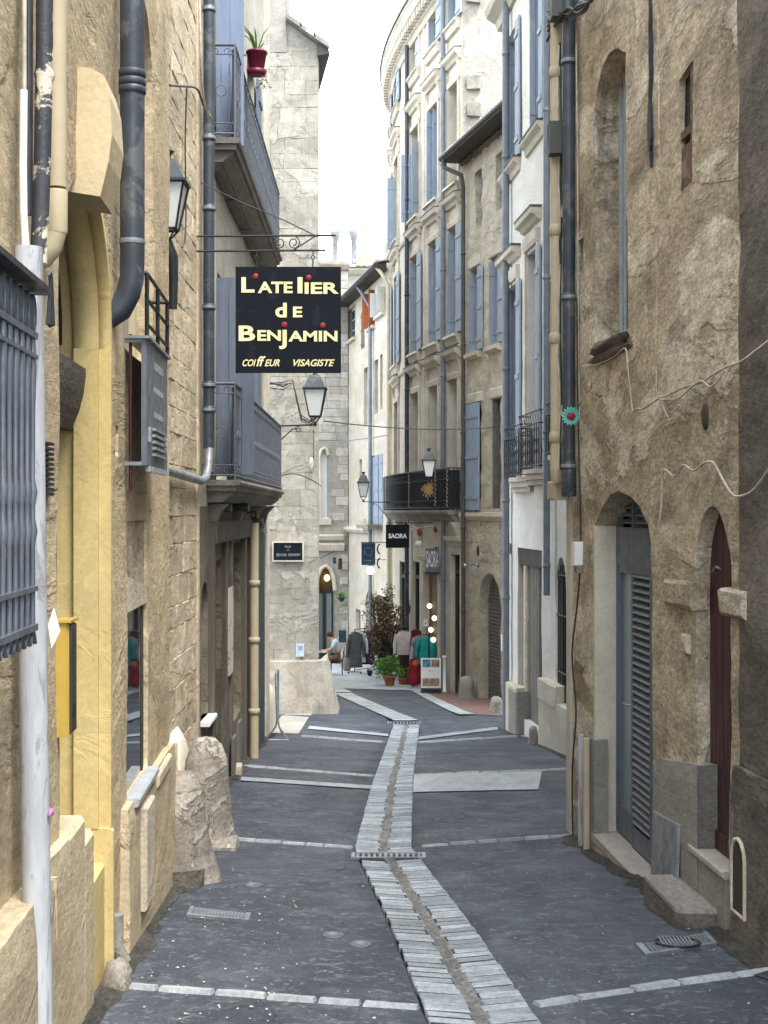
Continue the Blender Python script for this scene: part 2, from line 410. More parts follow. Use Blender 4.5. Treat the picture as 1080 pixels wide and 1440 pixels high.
def asphalt():
    m, nt, b = mat('asphalt')
    tc = N(nt, 'ShaderNodeTexCoord').outputs['Object']
    mp = N(nt, 'ShaderNodeMapping'); mp.inputs['Scale'].default_value = (1.0, .35, 1); nt.links.new(tc, mp.inputs[0])
    col = mix(nt, ramp(nt, nz(nt, mp.outputs[0], 1.1, 8, .62, .6), .3, .7), (.022, .027, .036), (.055, .065, .083))
    col = mix(nt, ramp(nt, nz(nt, tc, .55, 8, .6, 1.2), .5, .58, 0, .35), col, (.027, .031, .040))
    col = mix(nt, ramp(nt, nz(nt, tc, 5, 8, .75), .62, .78, 0, .5), col, (.12, .13, .15))
    sp = nz(nt, tc, 95, 3, .6)
    col = mix(nt, 1.0, col, ramp(nt, sp, .3, .7, .5, 1.6), 'MULTIPLY')
    wob = N(nt, 'ShaderNodeTexNoise'); wob.inputs['Scale'].default_value = 2.6; nt.links.new(tc, wob.inputs['Vector'])
    wm = N(nt, 'ShaderNodeVectorMath'); wm.operation = 'ADD'; nt.links.new(tc, wm.inputs[0]); nt.links.new(wob.outputs['Color'], wm.inputs[1])
    cr = N(nt, 'ShaderNodeTexVoronoi'); cr.feature = 'DISTANCE_TO_EDGE'; cr.inputs['Scale'].default_value = .75; nt.links.new(wm.outputs[0], cr.inputs['Vector'])
    crk = mix(nt, 1.0, ramp(nt, cr.outputs['Distance'], .003, .014, 1, 0), ramp(nt, nz(nt, tc, .8, 3), .45, .6), 'MULTIPLY')
    col = mix(nt, crk, col, (.014, .016, .02))
    col = mix(nt, ramp(nt, nz(nt, tc, 1.9, 9, .7, 1.5), .50, .64, 0, .6), col, (.095, .108, .13))
    lt = nz(nt, tc, 34, 2, .5); col = mix(nt, ramp(nt, lt, .69, .73, 0, .55), col, (.30, .31, .31))
    st = nz(nt, tc, 13, 4, .6, 1.0); col = mix(nt, ramp(nt, st, .57, .64, 0, .6), col, (.17, .18, .20))
    nt.links.new(col, b.inputs['Base Color'])
    nt.links.new(ramp(nt, nz(nt, tc, 1.5, 6, .6), .3, .7, .5, .75), b.inputs['Roughness']); b.inputs['Specular IOR Level'].default_value = .45
    bp = N(nt, 'ShaderNodeBump'); bp.inputs['Strength'].default_value = .5; bp.inputs['Distance'].default_value = .012
    nt.links.new(mix(nt, .5, sp, nz(nt, tc, 14, 6, .7)), bp.inputs['Height']); nt.links.new(bp.outputs[0], b.inputs['Normal'])
    return m
M['asphalt'] = asphalt()
# ---------------------------------------------------------------- walls with openings
def inpoly(P, poly):
    x, y = P[:, 0], P[:, 1]; inside = np.zeros(len(P), bool)
    n = len(poly)
    for i in range(n):
        x1, y1 = poly[i]; x2, y2 = poly[(i+1) % n]
        if y1 == y2: continue
        c = ((y1 > y) != (y2 > y)) & (x < (x2 - x1) * (y - y1) / (y2 - y1) + x1)
        inside ^= c
    return inside
def resample(loop, cell, jit=0.0):
    out = []
    for i, a in enumerate(loop):
        b = loop[(i+1) % len(loop)]
        d = math.hypot(b[0]-a[0], b[1]-a[1]); k = max(1, int(round(d / cell)))
        for t in range(k):
            q = (a[0] + (b[0]-a[0]) * t / k, a[1] + (b[1]-a[1]) * t / k)
            if jit and t: q = (q[0] + ru(-jit, jit), q[1] + ru(-jit, jit))
            out.append(q)
    return out
def wall(name, fr, outline, holes, m, parent, cell=.15, amp=.01, ns=1.2, y0=0.0, depth=.25, jit=0.0, reveal_mat=None, kind=None, label=None, fall=None):
    seed = ru(0, 50)
    def disp(x, z):
        v = noise.fractal(Vector((x * ns, z * ns, seed)), 1.0, 2.1, 5)
        return y0 + amp * v
    loops = [resample(outline, cell)] ; hl = []; hm = []
    for h in holes:
        if not isinstance(h, dict): h = {'p': h}
        lp = resample(h['p'], cell * .8, jit)
        loops.append(lp); hl.append((lp, h.get('d', depth))); hm.append(h.get('m'))
    V = []; E = []
    for lp in loops:
        o = len(V); V += lp; E += [(o + i, o + (i+1) % len(lp)) for i in range(len(lp))]
    B = np.array(V)
    xs = [p[0] for p in outline]; zs = [p[1] for p in outline]
    gx = np.arange(min(xs), max(xs), cell); gz_ = np.arange(min(zs), max(zs), cell)
    G = np.array([(a + ru(-.2, .2) * cell, b + ru(-.2, .2) * cell) for a in gx for b in gz_])
    keep = inpoly(G, loops[0])
    for lp in loops[1:]: keep &= ~inpoly(G, lp)
    G = G[keep]
    if len(G):
        ok = np.ones(len(G), bool)
        for i in range(0, len(G), 2000):
            d = ((G[i:i+2000, None, :] - B[None]) ** 2).sum(2).min(1)
            ok[i:i+2000] = d > (cell * .45) ** 2
        G = G[ok]
    V = V + [tuple(p) for p in G]
    vo, eo, fo = delaunay_2d_cdt([Vector(v) for v in V], E, [], 0, 1e-6)[:3]
    cen = np.array([[sum(vo[i][0] for i in f) / len(f), sum(vo[i][1] for i in f) / len(f)] for f in fo])
    keep = inpoly(cen, loops[0])
    for lp in loops[1:]: keep &= ~inpoly(cen, lp)
    mb = MB(fr)
    mb.add([(v[0], disp(v[0], v[1]), v[1]) for v in vo], [tuple(f) for f, k in zip(fo, keep) if k], True)
    w = mb.build(name, m, parent, kind=kind, label=label)
    for hi, (lp, dp) in enumerate(hl):
        rv = MB(fr)
        n = len(lp); nd = max(1, int(dp / cell))
        vs = []
        for k in range(nd + 1):
            t = k / nd
            for (x, z) in lp:
                d0 = disp(x, z)
                vs.append((x + (amp * .5 * noise.noise(Vector((x*6, z*6, k))) if 0 < k else 0), d0 + (-dp - d0) * t, z))
        rv.add(vs, [(k*n+i, k*n+(i+1) % n, (k+1)*n+(i+1) % n, (k+1)*n+i) for k in range(nd) for i in range(n)], True)
        rv.build('reveal', hm[hi] or reveal_mat or m, parent)
    return w, disp
def body(fr, x0, x1, z0, z1, depth, m, parent, y0=0.0, top=True):
    mb = MB(fr); n = 8
    xs = [x0 + (x1 - x0) * i / n for i in range(n + 1)]
    fs = lambda a, b, c, d: mb.add([a, b, c, d], [(0, 1, 2, 3)])
    fs((x0, y0, z0), (x0, -depth, z0), (x0, -depth, z1), (x0, y0, z1))
    fs((x1, y0, z0), (x1, -depth, z0), (x1, -depth, z1), (x1, y0, z1))
    fs((x0, -depth, z0), (x1, -depth, z0), (x1, -depth, z1), (x0, -depth, z1))
    if top:
        for a, b in zip(xs, xs[1:]): fs((a, y0, z1), (b, y0, z1), (b, -depth, z1), (a, -depth, z1))
    mb.build('side_wall', m, parent)
def P(fr, pts, d=0.0): return [fr.px(a, b, d) for a, b in pts]
def rect(fr, xl, xr, yt, yb, d=0.0):
    """opening from pixel columns xl..xr; heights read at its centre"""
    a = fr.px(xl, 720, d)[0]; b = fr.px(xr, 720, d)[0]; c = (xl + xr) / 2
    z1 = fr.px(c, yt, d)[1]; z0 = fr.px(c, yb, d)[1]
    return (min(a, b), max(a, b), z0, z1)
def rp(r, arch=0.0, n=8):
    x0, x1, z0, z1 = r
    if not arch: return [(x0, z0), (x1, z0), (x1, z1), (x0, z1)]
    pts = [(x0, z0), (x1, z0)]; c = (x0 + x1) / 2; h = arch; w = (x1 - x0) / 2
    for k in range(n + 1):
        a = math.pi * k / n; pts.append((c + w * math.cos(a), z1 - h + h * math.sin(a)))
    return pts
def window(fr, parent, r, y, fm, pm, bar=.05, cols=2, rows=3, arch=0.0):
    x0, x1, z0, z1 = r; w = MB(fr)
    w.box(x0, x1, y, y+.05, z0, z0+bar); w.box(x0, x1, y, y+.05, z1-bar, z1)
    w.box(x0, x0+bar, y, y+.052, z0+bar, z1-bar); w.box(x1-bar, x1, y, y+.052, z0+bar, z1-bar)
    for i in range(1, cols): c = x0 + (x1-x0)*i/cols; w.box(c-bar*.6, c+bar*.6, y, y+.054, z0+bar, z1-bar)
    for i in range(1, rows): c = z0 + (z1-z0)*i/rows; w.box(x0+bar, x1-bar, y+.005, y+.04, c-bar*.3, c+bar*.3)
    o = w.build('window', fm, parent)
    MB(fr).box(x0, x1, y-.02, y+.01, z0, z1).build('pane', pm, o)
    return o
def boards(fr, parent, name, r, y, t, n, m, label=None, battens=True):
    """a shutter leaf or door of vertical boards"""
    x0, x1, z0, z1 = r; w = MB(fr)
    for i in range(n):
        a = x0 + (x1-x0)*i/n; b = x0 + (x1-x0)*(i+1)/n
        w.box(a+.003, b-.003, y, y+t, z0, z1, ch=.008)
    if battens:
        for q in (.12, .5, .88): w.box(x0+.02, x1-.02, y+t, y+t+.02, z0+(z1-z0)*q-.04, z0+(z1-z0)*q+.04)
    return w.build(name, m, parent, label=label)
def leaf_out(fr, parent, x, y0, y1, z0, z1, m, t=.035, ang=0.0, name='shutter'):
    """a shutter leaf standing out of the wall, turned by ang from square"""
    w = MB(fr); L = y1 - y0; n = max(2, int(L / .13))
    for i in range(n):
        a = y0 + L*i/n + .003; b = y0 + L*(i+1)/n - .003
        for_x = lambda y: x + math.tan(ang) * (y - y0)
        w.add([(for_x(a), a, z0), (for_x(b), b, z0), (for_x(b), b, z1), (for_x(a), a, z1),
               (for_x(a)-t, a, z0), (for_x(b)-t, b, z0), (for_x(b)-t, b, z1), (for_x(a)-t, a, z1)],
              [(0,1,2,3), (4,7,6,5), (0,4,5,1), (1,5,6,2), (2,6,7,3), (3,7,4,0)])
    for q in (.15, .85):
        zc = z0 + (z1-z0)*q
        w.add([(for_x(y0)-t-.015, y0, zc-.03), (for_x(y1)-t-.015, y1, zc-.03), (for_x(y1)-t-.015, y1, zc+.03), (for_x(y0)-t-.015, y0, zc+.03),
               (for_x(y0)-t, y0, zc-.03), (for_x(y1)-t, y1, zc-.03), (for_x(y1)-t, y1, zc+.03), (for_x(y0)-t, y0, zc+.03)], [(0,1,2,3), (4,5,6,7), (0,4,5,1), (2,6,7,3)])
    return w.build(name, m, parent)
def downpipe(fr, parent, x, y, z0, z1, r, m, bands=(), name='downpipe', bandm=None, shoe=None):
    w = MB(fr)
    pts = [(x, y, z1), (x, y, z0)]
    if shoe: pts += [(x, y + .0, z0 - .05), (x + shoe, y+.04, z0 - .16)]
    w.tube(pts, r, 14)
    for b in bands: w.lathe([(r*1.02, -.035), (r*1.16, -.03), (r*1.16, .03), (r*1.02, .035)], (x, y, b), 14)
    o = w.build(name, m, parent)
    if bandm:
        for b in bands: MB(fr).lathe([(r*1.22, -.015), (r*1.25, .0), (r*1.22, .015)], (x, y, b), 14).build('bracket', bandm, o)
    return o
def sweep(fr, name, prof, x0, x1, m, parent, nx=1, label=None):
    return MB(fr).prismx(prof, x0, x1, nx).build(name, m, parent, label=label)
def ashlar(fr, parent, x0, x1, z0, z1, rh, bl, m, y0=-.02, y1=.012, joint=.012, skip=(), jit=.006, ch=.014, cap=290, name='stone', amp=.008):
    """courses of single stones proud of a mortar wall"""
    z = z0; k = 0; cnt = 0
    while z < z1 - .05:
        h = min(ru(*rh), z1 - z); x = x0 - (ru(.1, .9) * bl[0] if True else 0)
        while x < x1:
            L = ru(*bl); a = max(x, x0); b = min(x + L, x1); x += L
            if b - a < .07: continue
            if any(a < s[1] and b > s[0] and z < s[3] and z + h > s[2] for s in skip): continue
            if cnt >= cap: return
            w = MB(fr); nx_, nz_ = max(3, int((b-a)/.1)), max(3, int(h/.09)); yy = y1 + ru(-jit, jit); sd = ru(0, 99)
            A, B_, C, D = a+joint/2, b-joint/2, z+joint/2, z+h-joint/2; cx_, cz_ = ch*1.1/(B_-A), ch*1.1/(D-C); FX = [0, cx_] + [cx_ + (1-2*cx_)*q/(nx_-1) for q in range(1, nx_-1)] + [1-cx_, 1]; FZ = [0, cz_] + [cz_ + (1-2*cz_)*q/(nz_-1) for q in range(1, nz_-1)] + [1-cz_, 1]; nx_, nz_ = len(FX)-1, len(FZ)-1
            vs = []; 
            for j in range(nz_+1):
                for i in range(nx_+1):
                    fx, fz = FX[i], FZ[j]; e = (i in (0, nx_)) or (j in (0, nz_))
                    X, Z = A+(B_-A)*fx, C+(D-C)*fz
                    nn = noise.noise(Vector((X*5, Z*5, sd)))
                    vs.append((X + (ru(-.004, .004) if e else 0), yy + amp*nn*1.5 - (ch if e else 0), Z + (ru(-.005, .005) if e else 0)))
            fs = [(j*(nx_+1)+i, j*(nx_+1)+i+1, (j+1)*(nx_+1)+i+1, (j+1)*(nx_+1)+i) for j in range(nz_) for i in range(nx_)]
            rim = [i for i in range(nx_+1)] + [(j+1)*(nx_+1)-1 for j in range(1, nz_+1)] + [nz_*(nx_+1)+i for i in range(nx_-1, -1, -1)] + [j*(nx_+1) for j in range(nz_-1, 0, -1)]
            o = len(vs); vs += [(vs[i][0], y0, vs[i][2]) for i in rim]; n = len(rim)
            fs += [(rim[i], rim[(i+1) % n], o+(i+1) % n, o+i) for i in range(n)]
            w.add(vs, fs, True); w.sm = [False]*len(w.sm); w.build(name, m, parent); cnt += 1
        z += h
def arc(c, r, a0, a1, n, plane='xz', y=0.0, e=1.0):
    return [(c[0] + r*math.cos(a0+(a1-a0)*i/n), y, c[1] + r*e*math.sin(a0+(a1-a0)*i/n)) for i in range(n+1)]
def spiral(c, r0, r1, a0, turns, n, y=0.0, flip=1):
    return [(c[0] + flip*(r0+(r1-r0)*i/n)*math.cos(a0+turns*2*math.pi*i/n), y, c[1] + (r0+(r1-r0)*i/n)*math.sin(a0+turns*2*math.pi*i/n)) for i in range(n+1)]

# ---------------------------------------------------------------- ground, channel, paving
CH = [(-30, 2.4), (0, 1.3), (6.13, .438), (8.54, .275), (11.3, .05), (12.1, -.006), (16.9, .101), (26.3, .414), (29, .25), (37.4, -1.08), (42, -1.5), (50, -1.9), (80, -2.2)]
def cxl(Y):
    for (a, xa), (b, xb) in zip(CH, CH[1:]):
        if Y <= b: return xa + (xb - xa) * (Y - a) / (b - a)
    return CH[-1][1]
def gxy(X, Y):
    d = abs(X - cxl(Y)); v = min(d, 2.2) * .022 if Y < 29 else 0.0
    return gz(Y) - .022 + v
def ground_sheet():
    mb = MB(); ys = list(np.arange(-30, 4, 2.)) + list(np.arange(4, 30, .25)) + list(np.arange(30, 62, .8)) + list(range(62, 400, 26))
    offs = [-60, -20, -8, -4, -2.6, -2.0, -1.6, -1.2, -.8, -.5, -.26, -.2, -.06, .06, .2, .26, .5, .8, 1.2, 1.6, 2.0, 2.6, 4, 8, 20, 60]
    V = []
    for Y in ys:
        c = cxl(Y)
        for o in offs:
            X = c + o; z = gxy(X, Y) + .006 * noise.noise(Vector((X*1.3, Y*.9, 3)))
            if abs(o) < .23 and Y < 29: z -= .05        # bed of the channel
            V.append((X, Y, z))
    n = len(offs)
    mb.add(V, [(j*n+i, j*n+i+1, (j+1)*n+i+1, (j+1)*n+i) for j in range(len(ys)-1) for i in range(n-1)], True)
    return mb.build('street', M['asphalt'], kind='structure')
street = ground_sheet()
street['label'] = 'blue grey asphalt of the sloping lane with a stone drain down its middle'

def plane_at(Y0, X0, pts2, dz=.004, name='paving', m=None, parent=None, sub=6, thick=0.0):
    """a thin slab lying on the street through four corners (X,Y)"""
    mb = MB(); a, b, c, d = pts2; V = []
    for j in range(sub+1):
        for i in range(sub+1):
            u, v = i/sub, j/sub
            X = (a[0]*(1-u)+b[0]*u)*(1-v) + (d[0]*(1-u)+c[0]*u)*v
            Y = (a[1]*(1-u)+b[1]*u)*(1-v) + (d[1]*(1-u)+c[1]*u)*v
            V.append((X, Y, gxy(X, Y) + .008 + dz))
    mb.add(V, [(j*(sub+1)+i, j*(sub+1)+i+1, (j+1)*(sub+1)+i+1, (j+1)*(sub+1)+i) for j in range(sub) for i in range(sub)], True)
    return mb.build(name, m, parent, kind=None if parent else 'structure')

# the drain: two rows of setts and a gritty gully between them, up to the second grating
channel = bpy.data.objects.new('drain_channel', None); COL.objects.link(channel); channel['kind'] = 'structure'
channel['label'] = 'pale stone setts laid across in two rows with a gritty gully between'
ORG[channel.name] = Vector((0, 0, 0))
gm = MB(); V = []; ys = list(np.arange(3, 27.2, .3))
for Y in ys:
    for o in (-.238, -.234, -.04, .04, .234, .238):
        V.append((cxl(Y)+o, Y, gxy(cxl(Y)+o, Y) + (.012 if abs(o) < .236 else -.03)))
gm.add(V, [(j*6+i, j*6+i+1, (j+1)*6+i+1, (j+1)*6+i) for j in range(len(ys)-1) for i in (0, 1, 3, 4)])
gm.build('joint_bed', M['joint'], channel)
gm = MB(); V = []; ys = list(np.arange(3, 27.2, .1))
for Y in ys:
    for o, dz in ((-.055, .0), (-.04, .008), (0, .002), (.04, .008), (.055, .0)):
        V.append((cxl(Y)+o + .006*noise.noise(Vector((o*40, Y*6, 3))), Y, gxy(cxl(Y)+o, Y) + .004 + dz + .006*noise.noise(Vector((o*30, Y*9, 1)))))
gm.add(V, [(j*5+i, j*5+i+1, (j+1)*5+i+1, (j+1)*5+i) for j in range(len(ys)-1) for i in range(4)])
gm.build('gully', M['grit'], channel)
def sett(Y, side, dy, parent, L=.20, mb=None):
    own = mb is None
    if own: mb = MB()
    c = cxl(Y); tanx = (cxl(Y+.2) - cxl(Y-.2)) / .4
    x_in = .038 + ru(-.012, .012); x_out = .240 + ru(-.004, .004)
    tilt = (-.30 if side > 0 else -.22) * (1 if Y < 11.5 else .6) + ru(-.03, .03); h = ru(.017, .0225)
    tl = ru(-.0015, .0015)
    def pt(o, f, up):
        X = c + side*o + tanx*f; YY = Y + f - tilt*(o-.05)
        return (X, YY, gxy(X, YY) - .004 + up + tl * (f / dy))
    f = dy/2 - .0095 + ru(-.003, .002); b = .007; bf = .008
    A = [pt(x_in, -f, -.03), pt(x_out, -f, -.03), pt(x_out, f, -.03), pt(x_in, f, -.03)]
    j = lambda: ru(-.0015, .0015)
    Bt = [pt(x_in, -f, h-.006), pt(x_out, -f, h-.006), pt(x_out, f, h-.006), pt(x_in, f, h-.006)]
    T = [pt(x_in+b+j(), -f+bf, h+j()), pt(x_out-b+j(), -f+bf, h+j()), pt(x_out-b, f-bf, h+j()), pt(x_in+b, f-bf, h+j())]
    mb.add(A + Bt + T, [(0,1,5,4), (1,2,6,5), (2,3,7,6), (3,0,4,7), (4,5,9,8), (5,6,10,9), (6,7,11,10), (7,4,8,11), (8,9,10,11)])
    if own: mb.build('sett', M['setts'], parent)
cnt = 0; Y = 5.6; rest = MB()
while Y < 26.6:
    dy = .116 if Y < 12 else .14
    if not (11.28 < Y < 11.72):
        for sgn in (-1, 1):
            if cnt < 296: sett(Y + (.03 if sgn > 0 else 0), sgn, dy, channel); cnt += 1
            else: sett(Y, sgn, dy, channel, mb=rest)
    Y += dy
o = rest.build('far_setts', M['setts'], channel, kind='stuff')

def grating(Yc, w, d, nbars, label):
    c = cxl(Yc); t = thing('drain_grating', label, 'drain grating', (c, Yc, gz(Yc)))
    z = lambda X: gxy(c, Yc) + .012
    fr = MB(); zz = z(c)
    fr.box(c-w/2, c+w/2, Yc-d/2, Yc-d/2+.02, zz, zz+.02); fr.box(c-w/2, c+w/2, Yc+d/2-.02, Yc+d/2, zz, zz+.02)
    fr.box(c-w/2, c-w/2+.03, Yc-d/2+.02, Yc+d/2-.02, zz, zz+.02); fr.box(c+w/2-.03, c+w/2, Yc-d/2+.02, Yc+d/2-.02, zz, zz+.02)
    fr.build('frame', M['zinc'], t)
    MB().box(c-w/2+.01, c+w/2-.01, Yc-d/2+.01, Yc+d/2-.01, zz-.03, zz-.005).build('pit', M['black'], t)
    for i in range(nbars):
        x = c - w/2 + .03 + (w-.06)*(i+.5)/nbars
        MB().box(x-.011, x+.011, Yc-d/2+.02, Yc+d/2-.02, zz+.002, zz+.016).build('bar', M['zinc'], t)
    return t
grating(11.5, .60, .17, 12, 'slotted iron drain grating across the nearer bend of the stone channel')
grating(26.9, .62, .3, 9, 'slotted drain grating across the channel where it turns at the far end of the setts')

# rows of long thin stones across the asphalt
def row(name, p0, p1, n, wid, m, label, gap=.014):
    t = bpy.data.objects.new(name, None); COL.objects.link(t); t['kind'] = 'structure'; t['label'] = label; ORG[t.name] = Vector((0, 0, 0))
    A, B = gp(*p0), gp(*p1); d = B - A; L = d.length; u = d / L; wv = Vector((-u.y, u.x, 0)) * wid / 2
    s = 0; cuts = [0]
    for i in range(n): cuts.append(cuts[-1] + ru(.75, 1.25))
    for i in range(n):
        a = A + d * (cuts[i] / cuts[-1]) + u * gap * ru(.3, .7); b = A + d * (cuts[i+1] / cuts[-1]) - u * gap * ru(.3, .7)
        w = wv * ru(.8, 1.15); sh = wv * ru(-.25, .25); h = .012 + ru(0, .008); mb = MB(); k = 5
        tops = []; V = []
        QS = [0, .025, .3, .5, .72, .975, 1]; k = 6
        for q in range(k + 1):
            p = a + (b - a) * QS[q] + sh
            e = .93 if q in (0, k) else 1
            for s_ in (-1.0, -.7, .7, 1.0):
                pp = p + w * s_ * e * (1 + .14 * noise.noise(Vector((p.x*9, p.y*9, s_)))); zz = gxy(pp.x, pp.y) + (h + .004*noise.noise(pp*14) if abs(s_) < .9 and 0 < q < k else -.006)
                V.append((pp.x, pp.y, zz + .004))
        mb.add(V, [(q*4+i_, q*4+i_+1, (q+1)*4+i_+1, (q+1)*4+i_) for q in range(k) for i_ in range(3)])
        mb.build('stone', m, t)
row('stone_row', (163, 1393), (592, 1413), 6, .066, M['paleslab'], 'nearest row of thin pale stones across the asphalt left of the drain')
row('stone_row', (750, 1409), (1110, 1366), 5, .075, M['paleslab'], 'nearest row of thin pale stones across the asphalt right of the drain')
row('stone_row', (322, 1182), (497, 1190), 5, .06, M['paleslab'], 'row of thin pale stones running left from the slotted grating')
row('stone_row', (592, 1189), (806, 1178), 6, .06, M['paleslab'], 'row of thin pale stones running right from the slotted grating')
row('stone_row', (344, 1080), (527, 1090), 7, .09, M['paleslab'], 'third row of stones left of the drain beyond the wheel guards')
row('stone_row', (582, 1089), (806, 1085), 7, .09, M['paleslab'], 'third row of stones right of the drain along the concrete patch')
row('stone_row', (425, 1037), (541, 1043), 5, .16, M['paleslab'], 'pale stone band left of the drain short of the far grating')
row('stone_row', (584, 1043), (744, 1037), 7, .16, M['paleslab'], 'pale stone band right of the drain short of the far grating')
def strip(name, q, m, label, dz=.006):
    pts = [gp(*p) for p in q]
    o = plane_at(0, 0, [(p.x, p.y) for p in pts], dz, name, m); o['label'] = label; return o
strip('concrete_patch', [(581, 1113), (757, 1113), (762, 1088), (582, 1089)], M['paleslab'], 'pale concrete patch in the asphalt right of the drain', .004)
strip('concrete_band', [(340, 1096), (524, 1104), (524, 1109), (338, 1101)], M['paleslab'], 'narrow pale band across the asphalt left of the drain')
strip('concrete_band', [(436, 1023), (546, 1032), (546, 1035), (432, 1027)], M['paleslab'], 'narrow pale band left of the drain before the far grating', .007)
strip('concrete_band', [(588, 1036), (700, 1024), (700, 1028), (588, 1040)], M['paleslab'], 'slanting pale band right of the drain before the far grating', .007)
strip('paved_slab', [(376, 1034), (420, 1034), (440, 1001), (404, 999)], M['pinkstone'], 'pale stone slab in front of the battered wall foot', .004)
strip('red_paving', [(660, 1006), (752, 1012), (700, 968), (590, 966)], M['redpave'], 'reddish paving along the shop fronts on the right', .004)
strip('stone_border', [(646, 1006), (668, 1006), (590, 968), (575, 968)], M['paleslab'], 'pale slanting stone border of the reddish paving', .010)
strip('far_paving', [(440, 966), (640, 972), (566, 934), (440, 928)], M['paleslab'], 'pale paving of the small square beyond the far grating', .002)
# beyond the far grating the drain turns left as a band of slabs
def slabband(a, b, wa, wb, n, label):
    t = bpy.data.objects.new('slab_band', None); COL.objects.link(t); t['kind'] = 'structure'; t['label'] = label; ORG[t.name] = Vector((0, 0, 0))
    A, B = gp(*a), gp(*b)
    for i in range(n):
        p = A.lerp(B, i/n); q = A.lerp(B, (i+1)/n - .006); w0 = wa + (wb-wa)*i/n
        pts = [(p.x-w0/2, p.y), (p.x+w0/2, p.y), (q.x+w0/2, q.y), (q.x-w0/2, q.y)]
        plane_at(0, 0, pts, .014 + ru(0, .003), 'slab', M['paleslab'], t, sub=2)
slabband((571, 1013), (482, 974), .46, .46, 22, 'pale slab band of the drain bending left beyond the far grating')
slabband((482, 973), (450, 960), .5, .5, 6, 'end of the pale slab band by the battered wall foot')
# manhole and small covers
def cover(pts, label, name='access_cover', inner=True):
    q = [gp(*p) for p in pts]; c = sum(q, Vector()) / 4
    t = thing(name, label, 'cover', c); fr = MB(); 
    V = [(p.x, p.y, gxy(p.x, p.y) + .018) for p in q]
    ip = [c.lerp(p, .86) for p in q]; V2 = [(p.x, p.y, gxy(p.x, p.y) + .022) for p in ip]
    fr.add(V + V2, [(0,1,5,4), (1,2,6,5), (2,3,7,6), (3,0,4,7)]); fr.add([(p[0], p[1], p[2]-.03) for p in V] + V, [(0,1,5,4), (1,2,6,5), (2,3,7,6), (3,0,4,7)])
    fr.build('rim', M['zinc'], t)
    lid = MB(); lid.add([(p[0], p[1], p[2]-.004) for p in V2], [(0,1,2,3)]); lo = lid.build('lid', M['zinc'], t)
    rb = MB(); e0 = ip[1]-ip[0]; e1 = ip[3]-ip[0]
    nn = 16
    for i in range(nn):
        u = (i+.3)/nn; u2 = (i+.7)/nn
        s = [ip[0]+e0*u+e1*.08, ip[0]+e0*u2+e1*.08, ip[0]+e0*u2+e1*.92, ip[0]+e0*u+e1*.92]
        rb.add([(p.x, p.y, gxy(p.x, p.y)+.0235) for p in s], [(0,1,2,3)])
    rb.build('ribs', M['greyiron'], lo)
    return t
cover([(262, 1292), (350, 1298), (353, 1288), (268, 1280)], 'ribbed rectangular metal cover in the asphalt by the left wheel guards')
cv = cover([(908, 1347), (1009, 1333), (994, 1317), (894, 1331)], 'rectangular cast cover with a sunken oval in front of the pink topped step')
c0 = gp(952, 1332); ring = MB(); ring.tube([(c0.x + .12*math.cos(a), c0.y - .02 + .13*math.sin(a), gxy(c0.x, c0.y-.02+.13*math.sin(a))+.026) for a in [i*math.pi/10 for i in range(21)]], .007, 5)
ring.build('oval_rim', M['iron'], cv)
mh = MB()
for k in range(9):
    mh.box(c0.x-.09+k*.02, c0.x-.08+k*.02, c0.y-.09, c0.y+.09, gxy(c0.x, c0.y)+.024, gxy(c0.x, c0.y)+.030)
mh.build('oval_grid', M['zinc'], cv)
for (px, py, lb) in ((357, 1246, 'small oval valve cover in the asphalt beyond the ribbed cover'), (469, 1314, 'small oval valve cover near the middle of the asphalt left of the drain'), (507, 1326, 'small oval valve cover close beside the drain setts')):
    c = gp(px, py); mb = MB()
    mb.lathe([(.062, 0), (.062, .004), (.055, .006), (.050, .002), (.001, .002)], (c.x, c.y, gxy(c.x, c.y)+.004), 16)
    single(mb, 'valve_cover', M['greyiron'], lb, 'valve cover', c)
# scattered flakes and grit on the asphalt
fl = MB()
for i in range(170):
    px, py = ru(150, 1070), ru(1210, 1440)
    if rnd() < .55: px = ru(150, 420)
    c = gp(px, py); s = ru(.002, .009)
    w = -1.06 - .065 * c.y
    if c.x < w + .08 or c.x > 2.4 - .07 * c.y: continue
    if abs(c.x - cxl(c.y)) < .25: continue
    a = ru(0, 6); z = gxy(c.x, c.y) + .010
    fl.add([(c.x+s*math.cos(a+k*1.6)*ru(.6, 1.5), c.y+s*math.sin(a+k*1.6)*ru(.6, 1.5), z + (.004 if k == 4 else 0)) for k in range(4)] + [(c.x, c.y, z+.005)], [(0,1,4), (1,2,4), (2,3,4), (3,0,4)])
o = fl.build('debris', M['ledge'], kind='stuff'); o['label'] = 'pale flakes and crumbs scattered on the near asphalt'
# ================================================================ RIGHT SIDE
def rline(k, m): return lambda Y: (k - m * Y, Y)
rn = rline(2.55, .07)
RN = Frame(rn(3.0), rn(12.55))
def bld(name, label, fr, x=0.0):
    p = fr.world((x, 0, 0)); return thing(name, label, 'building', (p.x, p.y, gz(p.y)))

